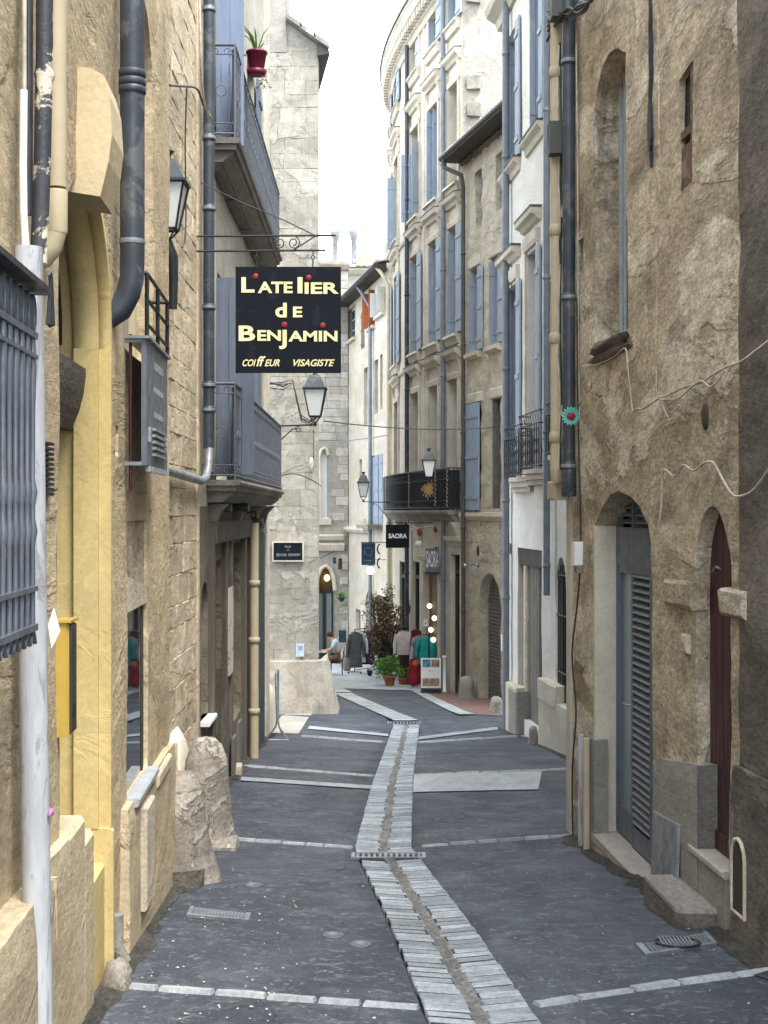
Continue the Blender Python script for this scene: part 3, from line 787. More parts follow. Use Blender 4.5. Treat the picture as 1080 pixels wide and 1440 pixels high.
# ---- near right house: weathered ochre render
B = bld('old_house', 'nearest house on the right, weathered ochre render with slate double door and narrow burgundy door', RN, 6)
xA = RN.Y(7.95); xE = RN.Y(12.55)
door_h = P(RN, [(917.5, 1262), (838, 1183), (837, 738), (845, 714), (857, 696), (872, 690), (888, 699), (901, 716), (912, 738), (917.5, 762)])
r_ = rect(RN, 979.5, 1027, 711, 1235); red_h = rp((r_[0], r_[1], r_[2], r_[3]), arch=.46, n=14)
win_h = P(RN, [(882, 466), (837, 492), (836, 180), (838, 130), (847, 92), (857, 73), (868, 67), (880, 74)])
swin_h = P(RN, [(974, 256), (953, 275), (953, 113), (974, 84)])
slot_h = P(RN, [(820, 334), (812.5, 338), (812, 392), (819, 389)])
niche_h = P(RN, [(999, 612), (992, 612), (987, 598), (987, 580), (993, 567), (999, 580), (1001, 598)])
usw_h = P(RN, [(994, -4), (975, 22), (975, -40), (994, -60)])
RN_BOT = gz(RN.world((xE, 0, 0)).y) - .5
wl_o, dispRN = wall('render_wall', RN, [(xA, RN_BOT), (xE, RN_BOT), (xE, 5.2), (xA, 5.2)],
     [{'p': door_h, 'd': .22}, {'p': red_h, 'd': .09}, {'p': win_h, 'd': .22}, {'p': swin_h, 'd': .05}, {'p': slot_h, 'd': .12}, {'p': usw_h, 'd': .12}],
     M['warm'], B, cell=.07, amp=.015, ns=1.5, jit=.005)
MB(RN).box(xA, xE, -.45, -.02, 5.2, 5.9).build('upper_wall', M['warm'], B)
body(RN, xA, xE, RN_BOT, 5.9, 5, M['warm'], B)
# smooth pale plaster of the door jamb: far side
zt = RN.px(838, 738)[1]; xd = RN.px(838, 900)[0]; zb_ = RN.px(838, 1183)[1]
MB(RN).box(xd-.006, xd+.03, -.215, .012, zb_, zt-.01).build('plastered_jamb', M['jamb'], B)
# slate double door
x1 = xd - .01; x0 = RN.px(917.5, 900)[0] - .02; zd0 = -2.60; dy = -.215
dr = MB(RN); ztr = RN.px(895, 765, dy)[1]; zarch = RN.px(872, 690)[1]
dr.box(x1-.06, x1, dy, dy+.05, zd0, zarch+.1); dr.box(x0, x0+.06, dy, dy+.05, zd0, zarch+.1)
zl0, zl1 = RN.px(895, 795, dy)[1], RN.px(895, 742, dy)[1]
dr.box(x0+.06, x1-.06, dy, dy+.055, zl0, zl1)
dr.box(x0+.06, x1-.06, dy-.06, dy-.04, zl1, zarch+.1)
door = dr.build('door', M['doorblue'], B, label='slate grey double door, glazed leaf and louvred leaves')
xm = RN.px(898, 900, dy)[0]
gl = MB(RN); gl.box(xm, xm+.05, dy, dy+.045, zd0, zl0); gl.box(x1-.12, x1-.06, dy, dy+.045, zd0, zl0)
gl.box(xm+.05, x1-.12, dy, dy+.045, zd0, zd0+.22); gl.box(xm+.05, x1-.12, dy, dy+.045, zl0-.07, zl0)
gl.build('glazed_leaf', M['doorblue'], door)
MB(RN).box(xm+.05, x1-.12, dy, dy+.018, zd0+.22, zl0-.07).build('door_pane', M['paleglass'], door)
hd = MB(RN); zh = RN.px(890, 988, dy)[1]; hd.tube([(xm+.03, dy+.04, zh), (xm+.03, dy+.085, zh), (xm+.15, dy+.085, zh)], .009, 8); hd.build('handle', M['zinc'], door)
lf = MB(RN)
for a, b in ((xm-.62, xm-.005), (x0+.06, xm-.63)):
    lf.box(a, a+.05, dy+.012, dy+.06, zd0, zl0); lf.box(b-.05, b, dy+.012, dy+.06, zd0, zl0)
    lf.box(a+.05, b-.05, dy+.012, dy+.058, zd0, zd0+.16); lf.box(a+.05, b-.05, dy+.012, dy+.058, zl0-.06, zl0)
lf.build('louvred_leaf', M['doorblue'], door)
MB(RN).box(x0+.06, xm-.02, dy-.01, dy+.008, zd0, zl0).build('leaf_back', M['black'], door)
z = zd0 + .19
while z < zl0 - .08:
    for a, b in ((xm-.57, xm-.055), (x0+.11, xm-.68)):
        s = MB(RN); s.add([(a, dy+.022, z+.034), (b, dy+.022, z+.034), (b, dy+.066, z), (a, dy+.066, z), (a, dy+.022, z+.042), (b, dy+.022, z+.042), (b, dy+.068, z+.008), (a, dy+.068, z+.008)],
                          [(0,1,2,3), (4,7,6,5), (0,4,5,1), (1,5,6,2), (2,6,7,3), (3,7,4,0)])
        s.build('slat', M['slatblue'], door)
    z += .056
z = zl1 + .03
while z < zarch:
    s = MB(RN); s.add([(x0+.06, dy-.02, z+.034), (x1-.06, dy-.02, z+.034), (x1-.06, dy+.03, z), (x0+.06, dy+.03, z), (x0+.06, dy-.02, z+.042), (x1-.06, dy-.02, z+.042), (x1-.06, dy+.032, z+.008), (x0+.06, dy+.032, z+.008)],
                      [(0,1,2,3), (4,7,6,5), (0,4,5,1), (1,5,6,2), (2,6,7,3), (3,7,4,0)])
    s.build('slat', M['slatblue'], door); z += .06
MB(RN).box(xm-.02, xm+.02, dy, dy+.05, zl1, zarch+.1).build('fanlight_bar', M['doorblue'], door)
MB(RN).box(x0-.03, x1+.05, -.214, .035, -2.70, -2.615, ch=.012).build('door_step', M['pinkstone'], B)
MB(RN).box(x0+.0, x1+.06, -.10, .028, -3.0, -2.702).build('step_riser', M['ledge'], B)
# burgundy door
rx0 = RN.px(1028, 900)[0]; rx1 = RN.px(979.5, 900)[0]; rz0 = RN.px(1003, 1205)[1]; rz1 = RN.px(1002, 711)[1]
rd = boards(RN, B, 'door', (rx0-.02, rx1+.02, rz0+.1, rz1+.05), -.125, .04, 5, M['burgundy'], 'narrow burgundy plank door under a round arch', battens=False)
MB(RN).box(rx0-.02, rx1+.02, -.125, -.07, rz0, rz0+.12, ch=.01).build('kick_board', M['burgundy'], rd)
ltz = RN.px(1005, 808)[1]; MB(RN).tube([(rx1-.1, -.1, ltz), (rx1-.13, -.06, ltz+.01), (rx1-.2, -.06, ltz+.04), (rx1-.25, -.07, ltz+.03)], .008, 6).build('latch', M['zinc'], rd)
MB(RN).box(rx0-.015, rx1+.02, -.12, .055, rz0-.045, rz0, ch=.01).build('threshold', M['pinkstone'], B)
MB(RN).box(rx0, rx1+.01, -.12, .035, rz0-.6, rz0-.047).build('riser', M['cement'], B)
# imposts of the small arch
for (a, b, yt, yb) in ((941, 981, 817, 853), (1019, 1055, 828, 868)):
    r = rect(RN, a, b, yt, yb)
    w = MB(RN); n = 8
    pr = []
    w.blob(((r[0]+r[1])/2, .0, (r[2]+r[3])/2), ((r[1]-r[0])/2*1.0, .075, (r[3]-r[2])/2), ru(0, 9), .1)
    w = MB(RN); w.box(r[0], r[1], -.06, .045, r[2], r[3], ch=.018, j=.008)
    w.build('impost', M['warm'], B)
# tall window frame, sill
wr = MB(RN); xw = RN.px(875, 300, -.2)[0]; z0, z1 = RN.px(875, 480, -.2)[1], RN.px(875, 112, -.2)[1]
wr.box(xw+.02, xw+.05, -.21, -.185, z0, z1); wr.box(xw-.11, xw-.08, -.21, -.190, z0, z1); wr.box(xw-.9, xw-.11, -.215, -.17, z0, z0+.06)
wo = wr.build('window', M['barzinc'], B)
MB(RN).box(xw-.95, xw+.28, -.24, -.212, z0-.1, z1+.4).build('pane', M['glass'], wo)
p0 = RN.px(835, 492); p1 = RN.px(886, 466)
sl = MB(RN); nx = 10
for i in range(nx):
    a = p0[0] + (p1[0]-p0[0])*i/nx; b = p0[0] + (p1[0]-p0[0])*(i+1)/nx
zs_ = (p0[1]+p1[1])/2
for k_, (dz, dd) in enumerate(((0, .10), (-.065, .06))):
    sl.blob(((p0[0]+p1[0])/2, .0, zs_-.03+dz), (abs(p0[0]-p1[0])/2+.04, dd, .05), 3+k_, .35, 18, 8)
sl.build('window_sill', M['sill_dark'], B)
# small red framed window
sx0 = RN.px(974, 200)[0]; sx1 = RN.px(953, 200)[0]; sz0 = RN.px(964, 270)[1]; sz1 = RN.px(964, 95)[1]
sw = MB(RN); sw.box(sx0, sx0+.10, -.06, -.015, sz0-.1, sz1+.1); sw.box(sx0, sx1, -.06, -.02, sz1-.42, sz1-.37); sw.box(sx0+.05, sx1, -.06, -.025, sz0-.1, sz0+.32)
so = sw.build('window', paint('red window paint', (.12, .06, .045), rough=.7, scale=6, wear=(.3, .24, .18)), B)
MB(RN).box(sx0, sx1, -.075, -.055, sz0-.15, sz1+.15).build('pane', M['black'], so)
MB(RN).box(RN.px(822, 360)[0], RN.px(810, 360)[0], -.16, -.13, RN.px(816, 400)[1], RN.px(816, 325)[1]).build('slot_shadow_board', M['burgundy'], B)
MB(RN).blob((RN.px(993, 586)[0], .005, RN.px(993, 586)[1]), (.055, .02, .08), 1, .1).build('oval_plate', M['darkwood'], B)
MB(RN).box(RN.px(996, -20)[0], RN.px(972, -20)[0], -.13, -.10, RN.px(984, 30)[1], RN.px(984, -60)[1]).build('vent_board', M['darkwood'], B)
# cement plinths
def plinth(fr, parent, xa, xb, za, zb2, y1, m, y0=-.08, label=None, bot=-3.4):
    mb = MB(fr); n = max(3, int(abs(xb-xa)/.12)); prof = []
    nz_ = 12; V = []
    for i in range(n+1):
        x = xa + (xb-xa)*i/n; zt_ = za + (zb2-za)*i/n + .010*noise.noise(Vector((x*5, 0, 7)))
        for j in range(nz_+1):
            z = bot + (zt_-bot)*j/nz_
            V.append((x, y1 + .006*noise.noise(Vector((x*4, z*4, 5))) - (.012 if j == nz_ else 0), z))
        V.append((x, y0, zt_+.006))
    w = nz_+2
    fs = [(i*w+j, (i+1)*w+j, (i+1)*w+j+1, i*w+j+1) for i in range(n) for j in range(w-1)]
    mb.add(V, fs)
    for i in (0, n): mb.add([V[i*w+j] for j in range(w)] + [(V[i*w][0], y0, bot)], [tuple(range(w+1))])
    return mb.build('plinth', m, parent, label=label)
a_ = RN.px(918.5, 1066, .045); b_ = RN.px(979, 1076, .045)
plinth(RN, B, b_[0], a_[0], b_[1], a_[1], .045, M['cement'], bot=-2.95)
MB(RN).box(b_[0]-.0, b_[0]+.02, -.115, .04, -2.95, b_[1]).build('plinth_return', M['cement'], B)
a_ = RN.px(1026, 1087, .05); b_ = RN.px(1046, 1094, .05)
plinth(RN, B, xA-.02, a_[0], b_[1], a_[1], .05, M['cement'], bot=-2.9)
# leaning grey board
bx0, bx1 = RN.px(954, 1200, .06)[0], RN.px(919, 1200, .06)[0]
bz0 = RN.g((bx0+bx1)/2)+.02
w = MB(RN); w.add([(bx0, .085, bz0), (bx1, .085, bz0-.05), (bx1-.0, .065, RN.px(920, 1142, .06)[1]), (bx0, .065, RN.px(954, 1160, .06)[1]),
                   (bx0, .065, bz0), (bx1, .065, bz0-.05), (bx1, .045, RN.px(920, 1142, .06)[1]), (bx0, .045, RN.px(954, 1160, .06)[1])], [(0,1,2,3), (7,6,5,4), (0,4,5,1), (1,5,6,2), (2,6,7,3), (3,7,4,0)])
pb = RN.world((bx0, .17, bz0)); single(w, 'leaning_board', M['zinc'], 'grey sheet board leaning on the plinth between slate door and burgundy door', 'board', pb)
# arched meter niche in the near plinth
r = rect(RN, 1030, 1048, 1180, 1286, .055)
w = MB(RN); c = (r[0]+r[1])/2; hw = (r[1]-r[0])/2
loop = [(c-hw, r[2])] + [(c-hw, r[3]-hw)] + [(c-hw*math.cos(a), r[3]-hw+hw*math.sin(a)) for a in [math.pi*k/6 for k in range(1, 6)]] + [(c+hw, r[3]-hw), (c+hw, r[2])]
w.tube([(a, .058, b) for a, b in loop] + [(c-hw, .058, r[2])], .012, 6)
mr = w.build('niche_rim', M['ledge'], B); w = MB(RN); w.prism([(a, b) for a, b in loop], .048, .057); w.build('niche_back', M['darkwood'], B)
r = rect(RN, 964, 973, 892, 918, .0); w = MB(RN); w.box(r[0], r[1], .0, .035, r[2], r[3], ch=.01)
io = w.build('intercom', M['ledge'], B); w = MB(RN); w.box((r[0]*.65+r[1]*.35), (r[0]*.35+r[1]*.65), .035, .045, r[2]+.03, r[2]+.07); w.build('button', M['zinc'], io)
# cement foot and white ducts at the far corner
a_ = RN.px(836, 1042, .03); b_ = RN.px(815, 1032, .03)
plinth(RN, B, a_[0]-.0, b_[0], a_[1], b_[1], .03, M['cement'], bot=-3.1)
for (pxx, yt, yb, rr, mm) in ((817.5, 1033, 1182, .028, 'whitepipe'), (825, 1038, 1188, .03, 'beigepipe')):
    t_ = RN.px(pxx, yt, .06); bz = RN.g(t_[0]) - .02
    MB(RN).tube([(t_[0], .06, bz), (t_[0], .06, t_[1])], rr, 10).build('duct', M[mm], B)
# grey downpipe of the near right corner
cx_ = RN.px(800, 400, .09); xp = RN.px(800, 400, .09)[0]
zbot = RN.px(803, 690, .09)[1]
bands = [RN.px(800, q, .09)[1] for q in (86, 418, 655)]
dp = downpipe(RN, B, xp, .09, zbot, 5.7, .056, M['pipe'], bands, bandm=M['zinc'])
w = MB(RN); w.lathe([(.06, -.10), (.064, -.09), (.064, .14), (.058, .16)], (xp, .09, zbot+.05), 14); w.build('socket', M['pipe'], dp)
# eroded channel and crack beside it: ragged dark seam
def cable_px(fr, pts, r, m, d=.03, n=5, sag=None):
    return MB(fr).tube([(lambda q: (q[0], d, q[1]))(fr.px(a, b, d)) for a, b in pts], r, n)
sm = MB(RN); Lp, Rp = [], []
for i in range(70):
    y_ = -30 + i*3.85; wd = (.6 + 2.0*math.exp(-((y_-180)/28)**2) + .35*noise.noise(Vector((i*.35, 0, 0)))) * (1 if y_ < 205 else max(.1, (238-y_)/33)); cxx = 911 + 1.2*noise.noise(Vector((i*.13, 2, 0))) + (1.5 if y_ > 215 else 0)
    Lp.append(RN.px(cxx-wd, y_, .03)); Rp.append(RN.px(cxx+wd, y_, .03))
n_ = len(Lp); V = [(a[0], .024, a[1]) for a in Lp] + [(a[0], .024, a[1]) for a in Rp] + [(a[0], -.02, a[1]) for a in Lp] + [(a[0], -.02, a[1]) for a in Rp]
sm.add(V, [(i, i+1, n_+i+1, n_+i) for i in range(n_-1)] + [(i, i+1, 2*n_+i+1, 2*n_+i) for i in range(n_-1)] + [(n_+i, n_+i+1, 3*n_+i+1, 3*n_+i) for i in range(n_-1)])
sm.build('black_seam', M['iron'], B)
# cables over the wall
def cable(label, fr, pts, r, m, d=.035, extra=()):
    w = MB(fr); Q = [(q[0], dd, q[1]) for q, dd in [((fr.px(a, b, d)), d + ru(-.006, .012)) for a, b in pts]]
    # soften
    S = []
    for i in range(len(Q)-1):
        p0 = Vector(Q[max(0, i-1)]); p1 = Vector(Q[i]); p2 = Vector(Q[i+1]); p3 = Vector(Q[min(len(Q)-1, i+2)])
        for k in range(4):
            t = k/4; S.append(.5*((2*p1) + (p2-p0)*t + (2*p0-5*p1+4*p2-p3)*t*t + (3*p1-p0-3*p2+p3)*t**3))
    S.append(Vector(Q[-1])); w.tube(S, r, 5)
    return single(w, 'cable', m, label, 'cable', fr.world(Q[0]))
cable('tan cable bundle sagging across the render from the right edge towards the tall window', RN, [(1085, 478), (1066, 492), (1045, 508), (1022, 515), (1002, 528), (985, 538), (962, 545), (940, 556), (925, 560), (905, 574), (894, 576), (888, 592)], .008, M['cable'], .05)
cable('thin loose loop of tan cable hanging under the bundle', RN, [(1020, 520), (1012, 534), (998, 544), (988, 536), (975, 542), (960, 558), (945, 562), (930, 562)], .0065, M['cable'], .055)
cable('short cable tail dangling from the bundle like a hook', RN, [(928, 560), (934, 574), (940, 586), (946, 583), (955, 570)], .0065, M['cable'], .05)
cable('thin pale wire from tall window corner down to the tan bundle', RN, [(815, 516), (842, 512), (862, 502), (880, 490), (884, 520), (888, 560), (890, 588)], .005, M['cable'], .045)
cable('dark and pale cable zigzagging above the burgundy door', RN, [(926, 742), (930, 710), (934, 662), (948, 670), (960, 654), (975, 662), (990, 652), (1001, 650), (1010, 664), (1022, 684), (1032, 697), (1050, 696), (1064, 686), (1085, 655)], .0075, M['cable'], .05)
cable('hairline cable running straight down the render beside the small red window', RN, [(925, -20), (926, 120), (927, 300), (925, 450), (925, 556)], .006, M['warm'], .03)
cable('black cable loop hanging down the corner by the grey downpipe', RN, [(812, 420), (814, 560), (815, 640), (818, 760), (812, 840), (806, 920), (812, 1000), (806, 1080), (807, 1176)], .008, M['iron'], .07)
cable('pale cable stapled beside the grey downpipe', RN, [(811, 60), (812, 260), (813, 480), (815, 560), (816, 700)], .006, M['cable'], .05)
# knot of black cables at the top of the downpipe
for i in range(7):
    pts = [(772 + ru(-3, 3), 16 + i*7), (784, 22 + ru(-10, 14)), (800, 16 + ru(-10, 14)), (815 + ru(-2, 6), 14 - ru(-4, 12)), (832, -6 + ru(-16, 10)), (845, -30)]
    cable(('lowest','second lowest','third from the bottom','middle','third from the top','second highest','highest')[6-i] + ' of the black cables knotted round the head of the grey downpipe', RN, pts, .011, M['iron'], .12 + .02*i % .06)
for o_ in [o for o in bpy.data.objects if o.name.startswith('cable') and 'black cables knotted' in o.get('label', '')]:
    o_['group'] = 'black cables knotted round the downpipe head'
# pinwheel flower on the pipe
fp = RN.px(803, 585, .17); C0 = RN.world((fp[0], .17, fp[1]))
t = thing('pinwheel_flower', 'turquoise paper pinwheel flower with red centre fixed to the grey downpipe', 'ornament', C0)
for k in range(16):
    a = 2*math.pi*k/16; w = MB(); s = .0125; r0, r1 = .03, .083
    d = Vector((math.cos(a), 0, math.sin(a))); e = Vector((-math.sin(a), 0, math.cos(a)))
    w.add([C0 + d*r0 - e*s*.6, C0 + d*r1*.75 - e*s, C0 + d*r1, C0 + d*r1*.75 + e*s + Vector((0, -.01, 0)), C0 + d*r0 + e*s*.6], [(0,1,2,3,4)])
    w.add([C0 + Vector((0, .006, 0)) + d*r0 - e*s*.6, C0 + Vector((0, .006, 0)) + d*r1*.75 - e*s, C0 + Vector((0, .006, 0)) + d*r1, C0 + d*r1*.75 + e*s + Vector((0, -.004, 0))], [(3,2,1,0)])
    w.build('petal', MATPET if 'MATPET' in globals() else globals().setdefault('MATPET', paint('turquoise petals', (.10, .42, .36), (.16, .5, .44), rough=.6)), t)
w = MB(); w.blob(C0 + Vector((0, -.012, 0)), (.034, .014, .034), 2, .25); w.build('centre', M['red'], t)
w = MB(); w.tube([C0 + Vector((.0, .01, 0)), C0 + Vector((.05, .015, .04)), C0 + Vector((.085, .03, .12))], .004, 5); w.build('stem', M['iron'], t)
# meter boxes
r = rect(RN, 772, 783, 677, 703, .12)
w = MB(RN); w.box(r[0], r[1], .02, .14, r[2], r[3], ch=.01); single(w, 'junction_box', M['beigepipe'], 'small cream junction box beside the foot of the grey downpipe', 'junction box', RN.world((r[0], .05, r[2])))
cb = RN.px(810, 782, .12); w = MB(RN); 
w.box(cb[0]-.08, cb[0]+.05, .08, .15, cb[1]-.07, cb[1]+.12, j=.006)
mo = single(w, 'meter_box', M['whitepaint'], 'white meter box tilted out on the corner of the ochre house', 'meter box', RN.world((cb[0], .07, cb[1])))
MB(RN).box(cb[0]-.08, cb[0]+.04, .07, .13, cb[1]-.14, cb[1]-.072, ch=.01).build('lower_cover', M['cement'], mo)
# pink topped kerb step before the burgundy door
w = MB(); top = []; 
cs = [gp(907, 1279), gp(950, 1309), gp(1036, 1300), gp(1000, 1262)]
q0 = [Vector(v) for v in ((1.66, 9.09, 0), (1.662, 8.85, 0), (1.70, 8.30, 0), (1.73, 8.26, 0), (2.0, 8.26, 0), (1.93, 9.09, 0))]
zt_ = -2.315
V = [(p.x, p.y, gz(p.y)-.2) for p in q0] + [(p.x, p.y, zt_-.018) for p in q0]; c = sum(q0, Vector()) / 6
V += [(c.x + (p.x-c.x)*.965, c.y + (p.y-c.y)*.98, zt_) for p in q0]
w.add(V, [(i, (i+1) % 6, 6+(i+1) % 6, 6+i) for i in range(6)])
st = thing('stone_step', 'low worn stone step with pinkish top below the burgundy door', 'step', (c.x, c.y, gz(c.y)))
w.build('block', M['sill_dark'], st)
w2 = MB(); w2.add(V[6:], [(i, (i+1) % 6, 6+(i+1) % 6, 6+i) for i in range(6)] + [(6,7,8,9,10,11)]); w2.build('tread', M['tread'], st)

# ---- sooty house at the right edge
RA = Frame(rn(1.0), rn(7.95))
B2 = bld('sooty_house', 'dark sooty rendered house cut by the right edge of the photo', RA, 4)
xe = RA.Y(7.95)
wall('render_wall', RA, [(1.5, -3), (xe, -3), (xe, 5), (1.5, 5)], [], M['dark'], B2, cell=.10, amp=.03, ns=1.7, y0=.012)
MB(RA).box(0, 1.5, -.3, .03, -3, 5).build('near_wall', M['dark'], B2)
MB(RA).box(0, xe, -.45, .03, 5, 5.6).build('upper_wall', M['dark'], B2)
body(RA, 0, xe, -3, 5.6, 5, M['dark'], B2)
plinth(RA, B2, RA.Y(6.0), xe+.02, RA.px(1085, 1105, .1)[1], RA.px(1046, 1094, .1)[1], .052, M['dark'], bot=-2.9)
# ================================================================ white house
wb = rline(2.65 + .087*20, .087)
WB = Frame(wb(13.2), wb(25.7))
B = bld('white_house', 'white plastered house with two little iron balconies and a tall recessed door', WB, 6)
L_ = WB.L; bot = gz(25.7) - .4
WIN = [  # px xl, xr, ytop, ybot
    (712.5, 729, 402, 668), (742, 757, 352, 662), (711.5, 728, 45, 236), (744, 761, -60, 186)]
h = [rp(rect(WB, *w_)) for w_ in WIN]
dh = rp(rect(WB, 728, 762, 772, 1018)); ah = rp(rect(WB, 782.5, 797, 783, 1001), arch=.5)
h3 = rp(rect(WB, 769.5, 780, 395, 640)); h4 = rp(rect(WB, 769, 780, 40, 260))
xs0 = WB.Y(19.0)
wall('plaster_wall', WB, [(xs0, bot), (L_, bot), (L_, 9.05), (xs0, 9.05)], [{'p': q, 'd': .22} for q in h] + [{'p': dh, 'd': .12}, {'p': ah, 'd': .12}, {'p': h3, 'd': .22}, {'p': h4, 'd': .22}], M['white'], B, cell=.16, amp=.012, ns=.9)
MB(WB).box(0, xs0, -.4, 0, bot, 9.05).build('near_wall', M['white'], B)
MB(WB).box(0, L_, -.4, .01, 9.3, 10.2).build('attic_wall', M['white'], B)
body(WB, 0, L_, bot, 10.2, 6, M['white'], B)
sweep(WB, 'cornice', [(-.1, 8.75), (.06, 8.78), (.10, 8.9), (.26, 9.0), (.30, 9.12), (.30, 9.2), (-.1, 9.22)], 0, L_+.3, M['carved'], B)
for i, w_ in enumerate(WIN):
    r = rect(WB, *w_); x0, x1, z0, z1 = r
    window(WB, B, r, -.20, M['bluepipe'] if i != 1 else M['doorblue'], M['glass'], rows=4)
    # leaves: far leaf lines the reveal, near leaf flat on the wall
    if i != 1: leaf_out(WB, B, x1-.02, -.19, .0, z0+.02, z1-.02, M['blue'], ang=.0)
    boards(WB, B, 'shutter', (x0-.02-(x1-x0)*.30, x0-.02, z0+.02, z1-.02), .02, .035, 3, M['blue'])
    if i >= 2:
        sweep(WB, 'window_sill', [(-.05, z0-.02), (.13, z0-.02), (.14, z0-.05), (.13, z0-.08), (.06, z0-.14), (.04, z0-.24), (-.05, z0-.26)], x0-.3, x1+.15, M['carved'], B)
        MB(WB).box(x0-.31, x1+.16, -.03, .145, z0-.02, z0+.01).build('lead_flashing', M['gutter'], B)
    else:
        sweep(WB, 'hood', [(-.05, z1+.36), (.06, z1+.38), (.10, z1+.44), (.17, z1+.47), (.18, z1+.55), (.0, z1+.60)], x0-.25, x1+.25, M['carved'], B)
        MB(WB).box(x0-.26, x1+.26, -.02, .185, z1+.555, z1+.59).build('lead_flashing', M['gutter'], B)
        sweep(WB, 'architrave', [(-.05, z1+.05), (.05, z1+.05), (.07, z1+.12), (.07, z1+.26), (-.05, z1+.26)], x0-.12, x1+.12, M['carved'], B)
        MB(WB).box(x0-.14, x0-.02, -.02, .045, z0, z1+.04).build('jamb_moulding', M['carved'], B)
        MB(WB).box(x1+.02, x1+.14, -.02, .045, z0, z1+.04).build('jamb_moulding', M['carved'], B)
def railing(fr, parent, x0, x1, y, z0, z1, step=.11, m=None, curls=True, ends=True, thick=.011, name='railing', midrail=True):
    """iron balcony rail on three sides"""
    m = m or M['iron']; w = MB(fr); zm = z1 - (z1-z0)*.22
    def side(p, q):
        p, q = Vector(p), Vector(q); L = (q-p).length; n = max(1, int(L/step)); up = Vector((0, 0, 1))
        for z in (z0+.04, z1) + ((zm,) if midrail else ()):
            a = p.copy(); b = q.copy(); a.z = b.z = z; K = max(1, int(L/.6))
            w.tube([a.lerp(b, k/K) for k in range(K+1)], thick*1.2, 5)
        for i in range(n+1):
            a = p.lerp(q, i/n); a2 = a.copy(); a.z = z0; a2.z = zm if midrail else z1
            w.tube([a, a2], thick*.75, 4)
            if midrail and i < n:
                b = p.lerp(q, (i+1)/n); a3 = a.copy(); a3.z = zm; b.z = z1; w.tube([a3, b], thick*.6, 4)
            if curls and i < n:
                c = p.lerp(q, (i+.5)/n); dd = (q-p).normalized(); r = L/n*.38
                for zz in (z0 + (zm-z0)*.25, z0 + (zm-z0)*.5, z0 + (zm-z0)*.75):
                    w.tube([Vector((c.x, c.y, zz)) + dd*r*math.cos(a_)+up*r*1.5*math.sin(a_) for a_ in [2*math.pi*k/8 for k in range(9)]], thick*.5, 4)
    side((x0, y, 0), (x1, y, 0))
    if ends: side((x0, 0.0, 0), (x0, y, 0)); side((x1, 0.0, 0), (x1, y, 0))
    return w.build(name, m, parent)
for (xl, xr, yr, yb) in ((707, 731, 600, 672), (727, 757, 581, 660), (765, 779, 566, 640)):
    x0, x1, z0, z1 = rect(WB, xl, xr, yr, yb, .22)
    bc = MB(WB); n = 10
    poly = [(x0, -.02)] + [(x0 + (x1-x0)*k/n, .10 + .13*math.sin(math.pi*k/n)) for k in range(n+1)] + [(x1, -.02)]
    for (za, zb2, sc) in ((z0-.07, z0, 1.0), (z0-.16, z0-.07, .8), (z0-.24, z0-.16, .55)):
        bc.add([(a, b*sc if b > 0 else b, za) for a, b in poly] + [(a, b*sc if b > 0 else b, zb2) for a, b in poly],
               [tuple(range(len(poly)-1, -1, -1)), tuple(range(len(poly), 2*len(poly)))] + [(i, (i+1) % len(poly), len(poly)+(i+1) % len(poly), len(poly)+i) for i in range(len(poly))])
    bo = bc.build('balcony', M['carved'], B)
    railing(WB, bo, x0+.05, x1-.05, .20, z0, z1, step=.17, thick=.009)
# door: dark lintel, grey boards and pillars
x0, x1, z0, z1 = rect(WB, 728, 762, 772, 1018)
MB(WB).box(x0-.05, x1+.05, -.12, -.02, z1-.28, z1+.02).build('lintel', M['darkwood'], B)
d_ = boards(WB, B, 'door', (x0, x1, z0-.3, z1-.28), -.13, .03, 7, M['greywood'], 'tall door of weathered grey boards', battens=False)
MB(WB).box(x1-.55, x1-.35, -.11, -.03, z0-.3, z1-.28, ch=.03).build('post', M['ledge'], d_)
MB(WB).box(x0+.5, x0+.62, -.11, -.06, z0-.3, z1-.28, ch=.03).build('post', M['greywood'], d_)
# arched barred window, plinth
x0, x1, z0, z1 = rect(WB, 782.5, 797, 783, 1001)
wo = MB(WB).box(x0-.05, x1+.05, -.12, -.10, z0-.05, z1+.05).build('window', M['black'], B)
w = MB(WB)
for k in range(5): xx = x0+(x1-x0)*(k+.5)/5; w.tube([(xx, -.02, z0), (xx, -.02, z1-.12)], .012, 6)
for q in (.25, .62, .88): w.tube([(x0, -.01, z0+(z1-z0)*q), (x1, -.01, z0+(z1-z0)*q)], .014, 6)
w.build('bars', M['iron'], wo)
pa, pb_ = WB.px(805, 975, .12), WB.px(757, 965, .12)
a_ = WB.px(800, 1002, .12)
plinth(WB, B, WB.Y(19.0), pb_[0], a_[1], a_[1]+.0, .12, M['cream'], bot=bot)
pc = WB.px(781, 966, .12); w = MB(WB); w.box(pc[0], pb_[0], -.05, .13, a_[1]-.1, pc[1], ch=.02, j=.01); w.build('plinth_block', M['cream'], B)
pl = WB.px(709, 955, .1), WB.px(727, 965, .1)
w = MB(WB); w.box(pl[1][0], pl[0][0], -.05, .12, bot, pl[0][1], ch=.03, j=.015); w.build('plinth_block', M['cream'], B)
w = MB(WB); w.box(WB.px(726, 975, .1)[0]-.16, WB.px(726, 975)[0], -.3, .14, bot, pl[0][1]-.05, ch=.03); w.build('plinth_block', M['cement'], B)
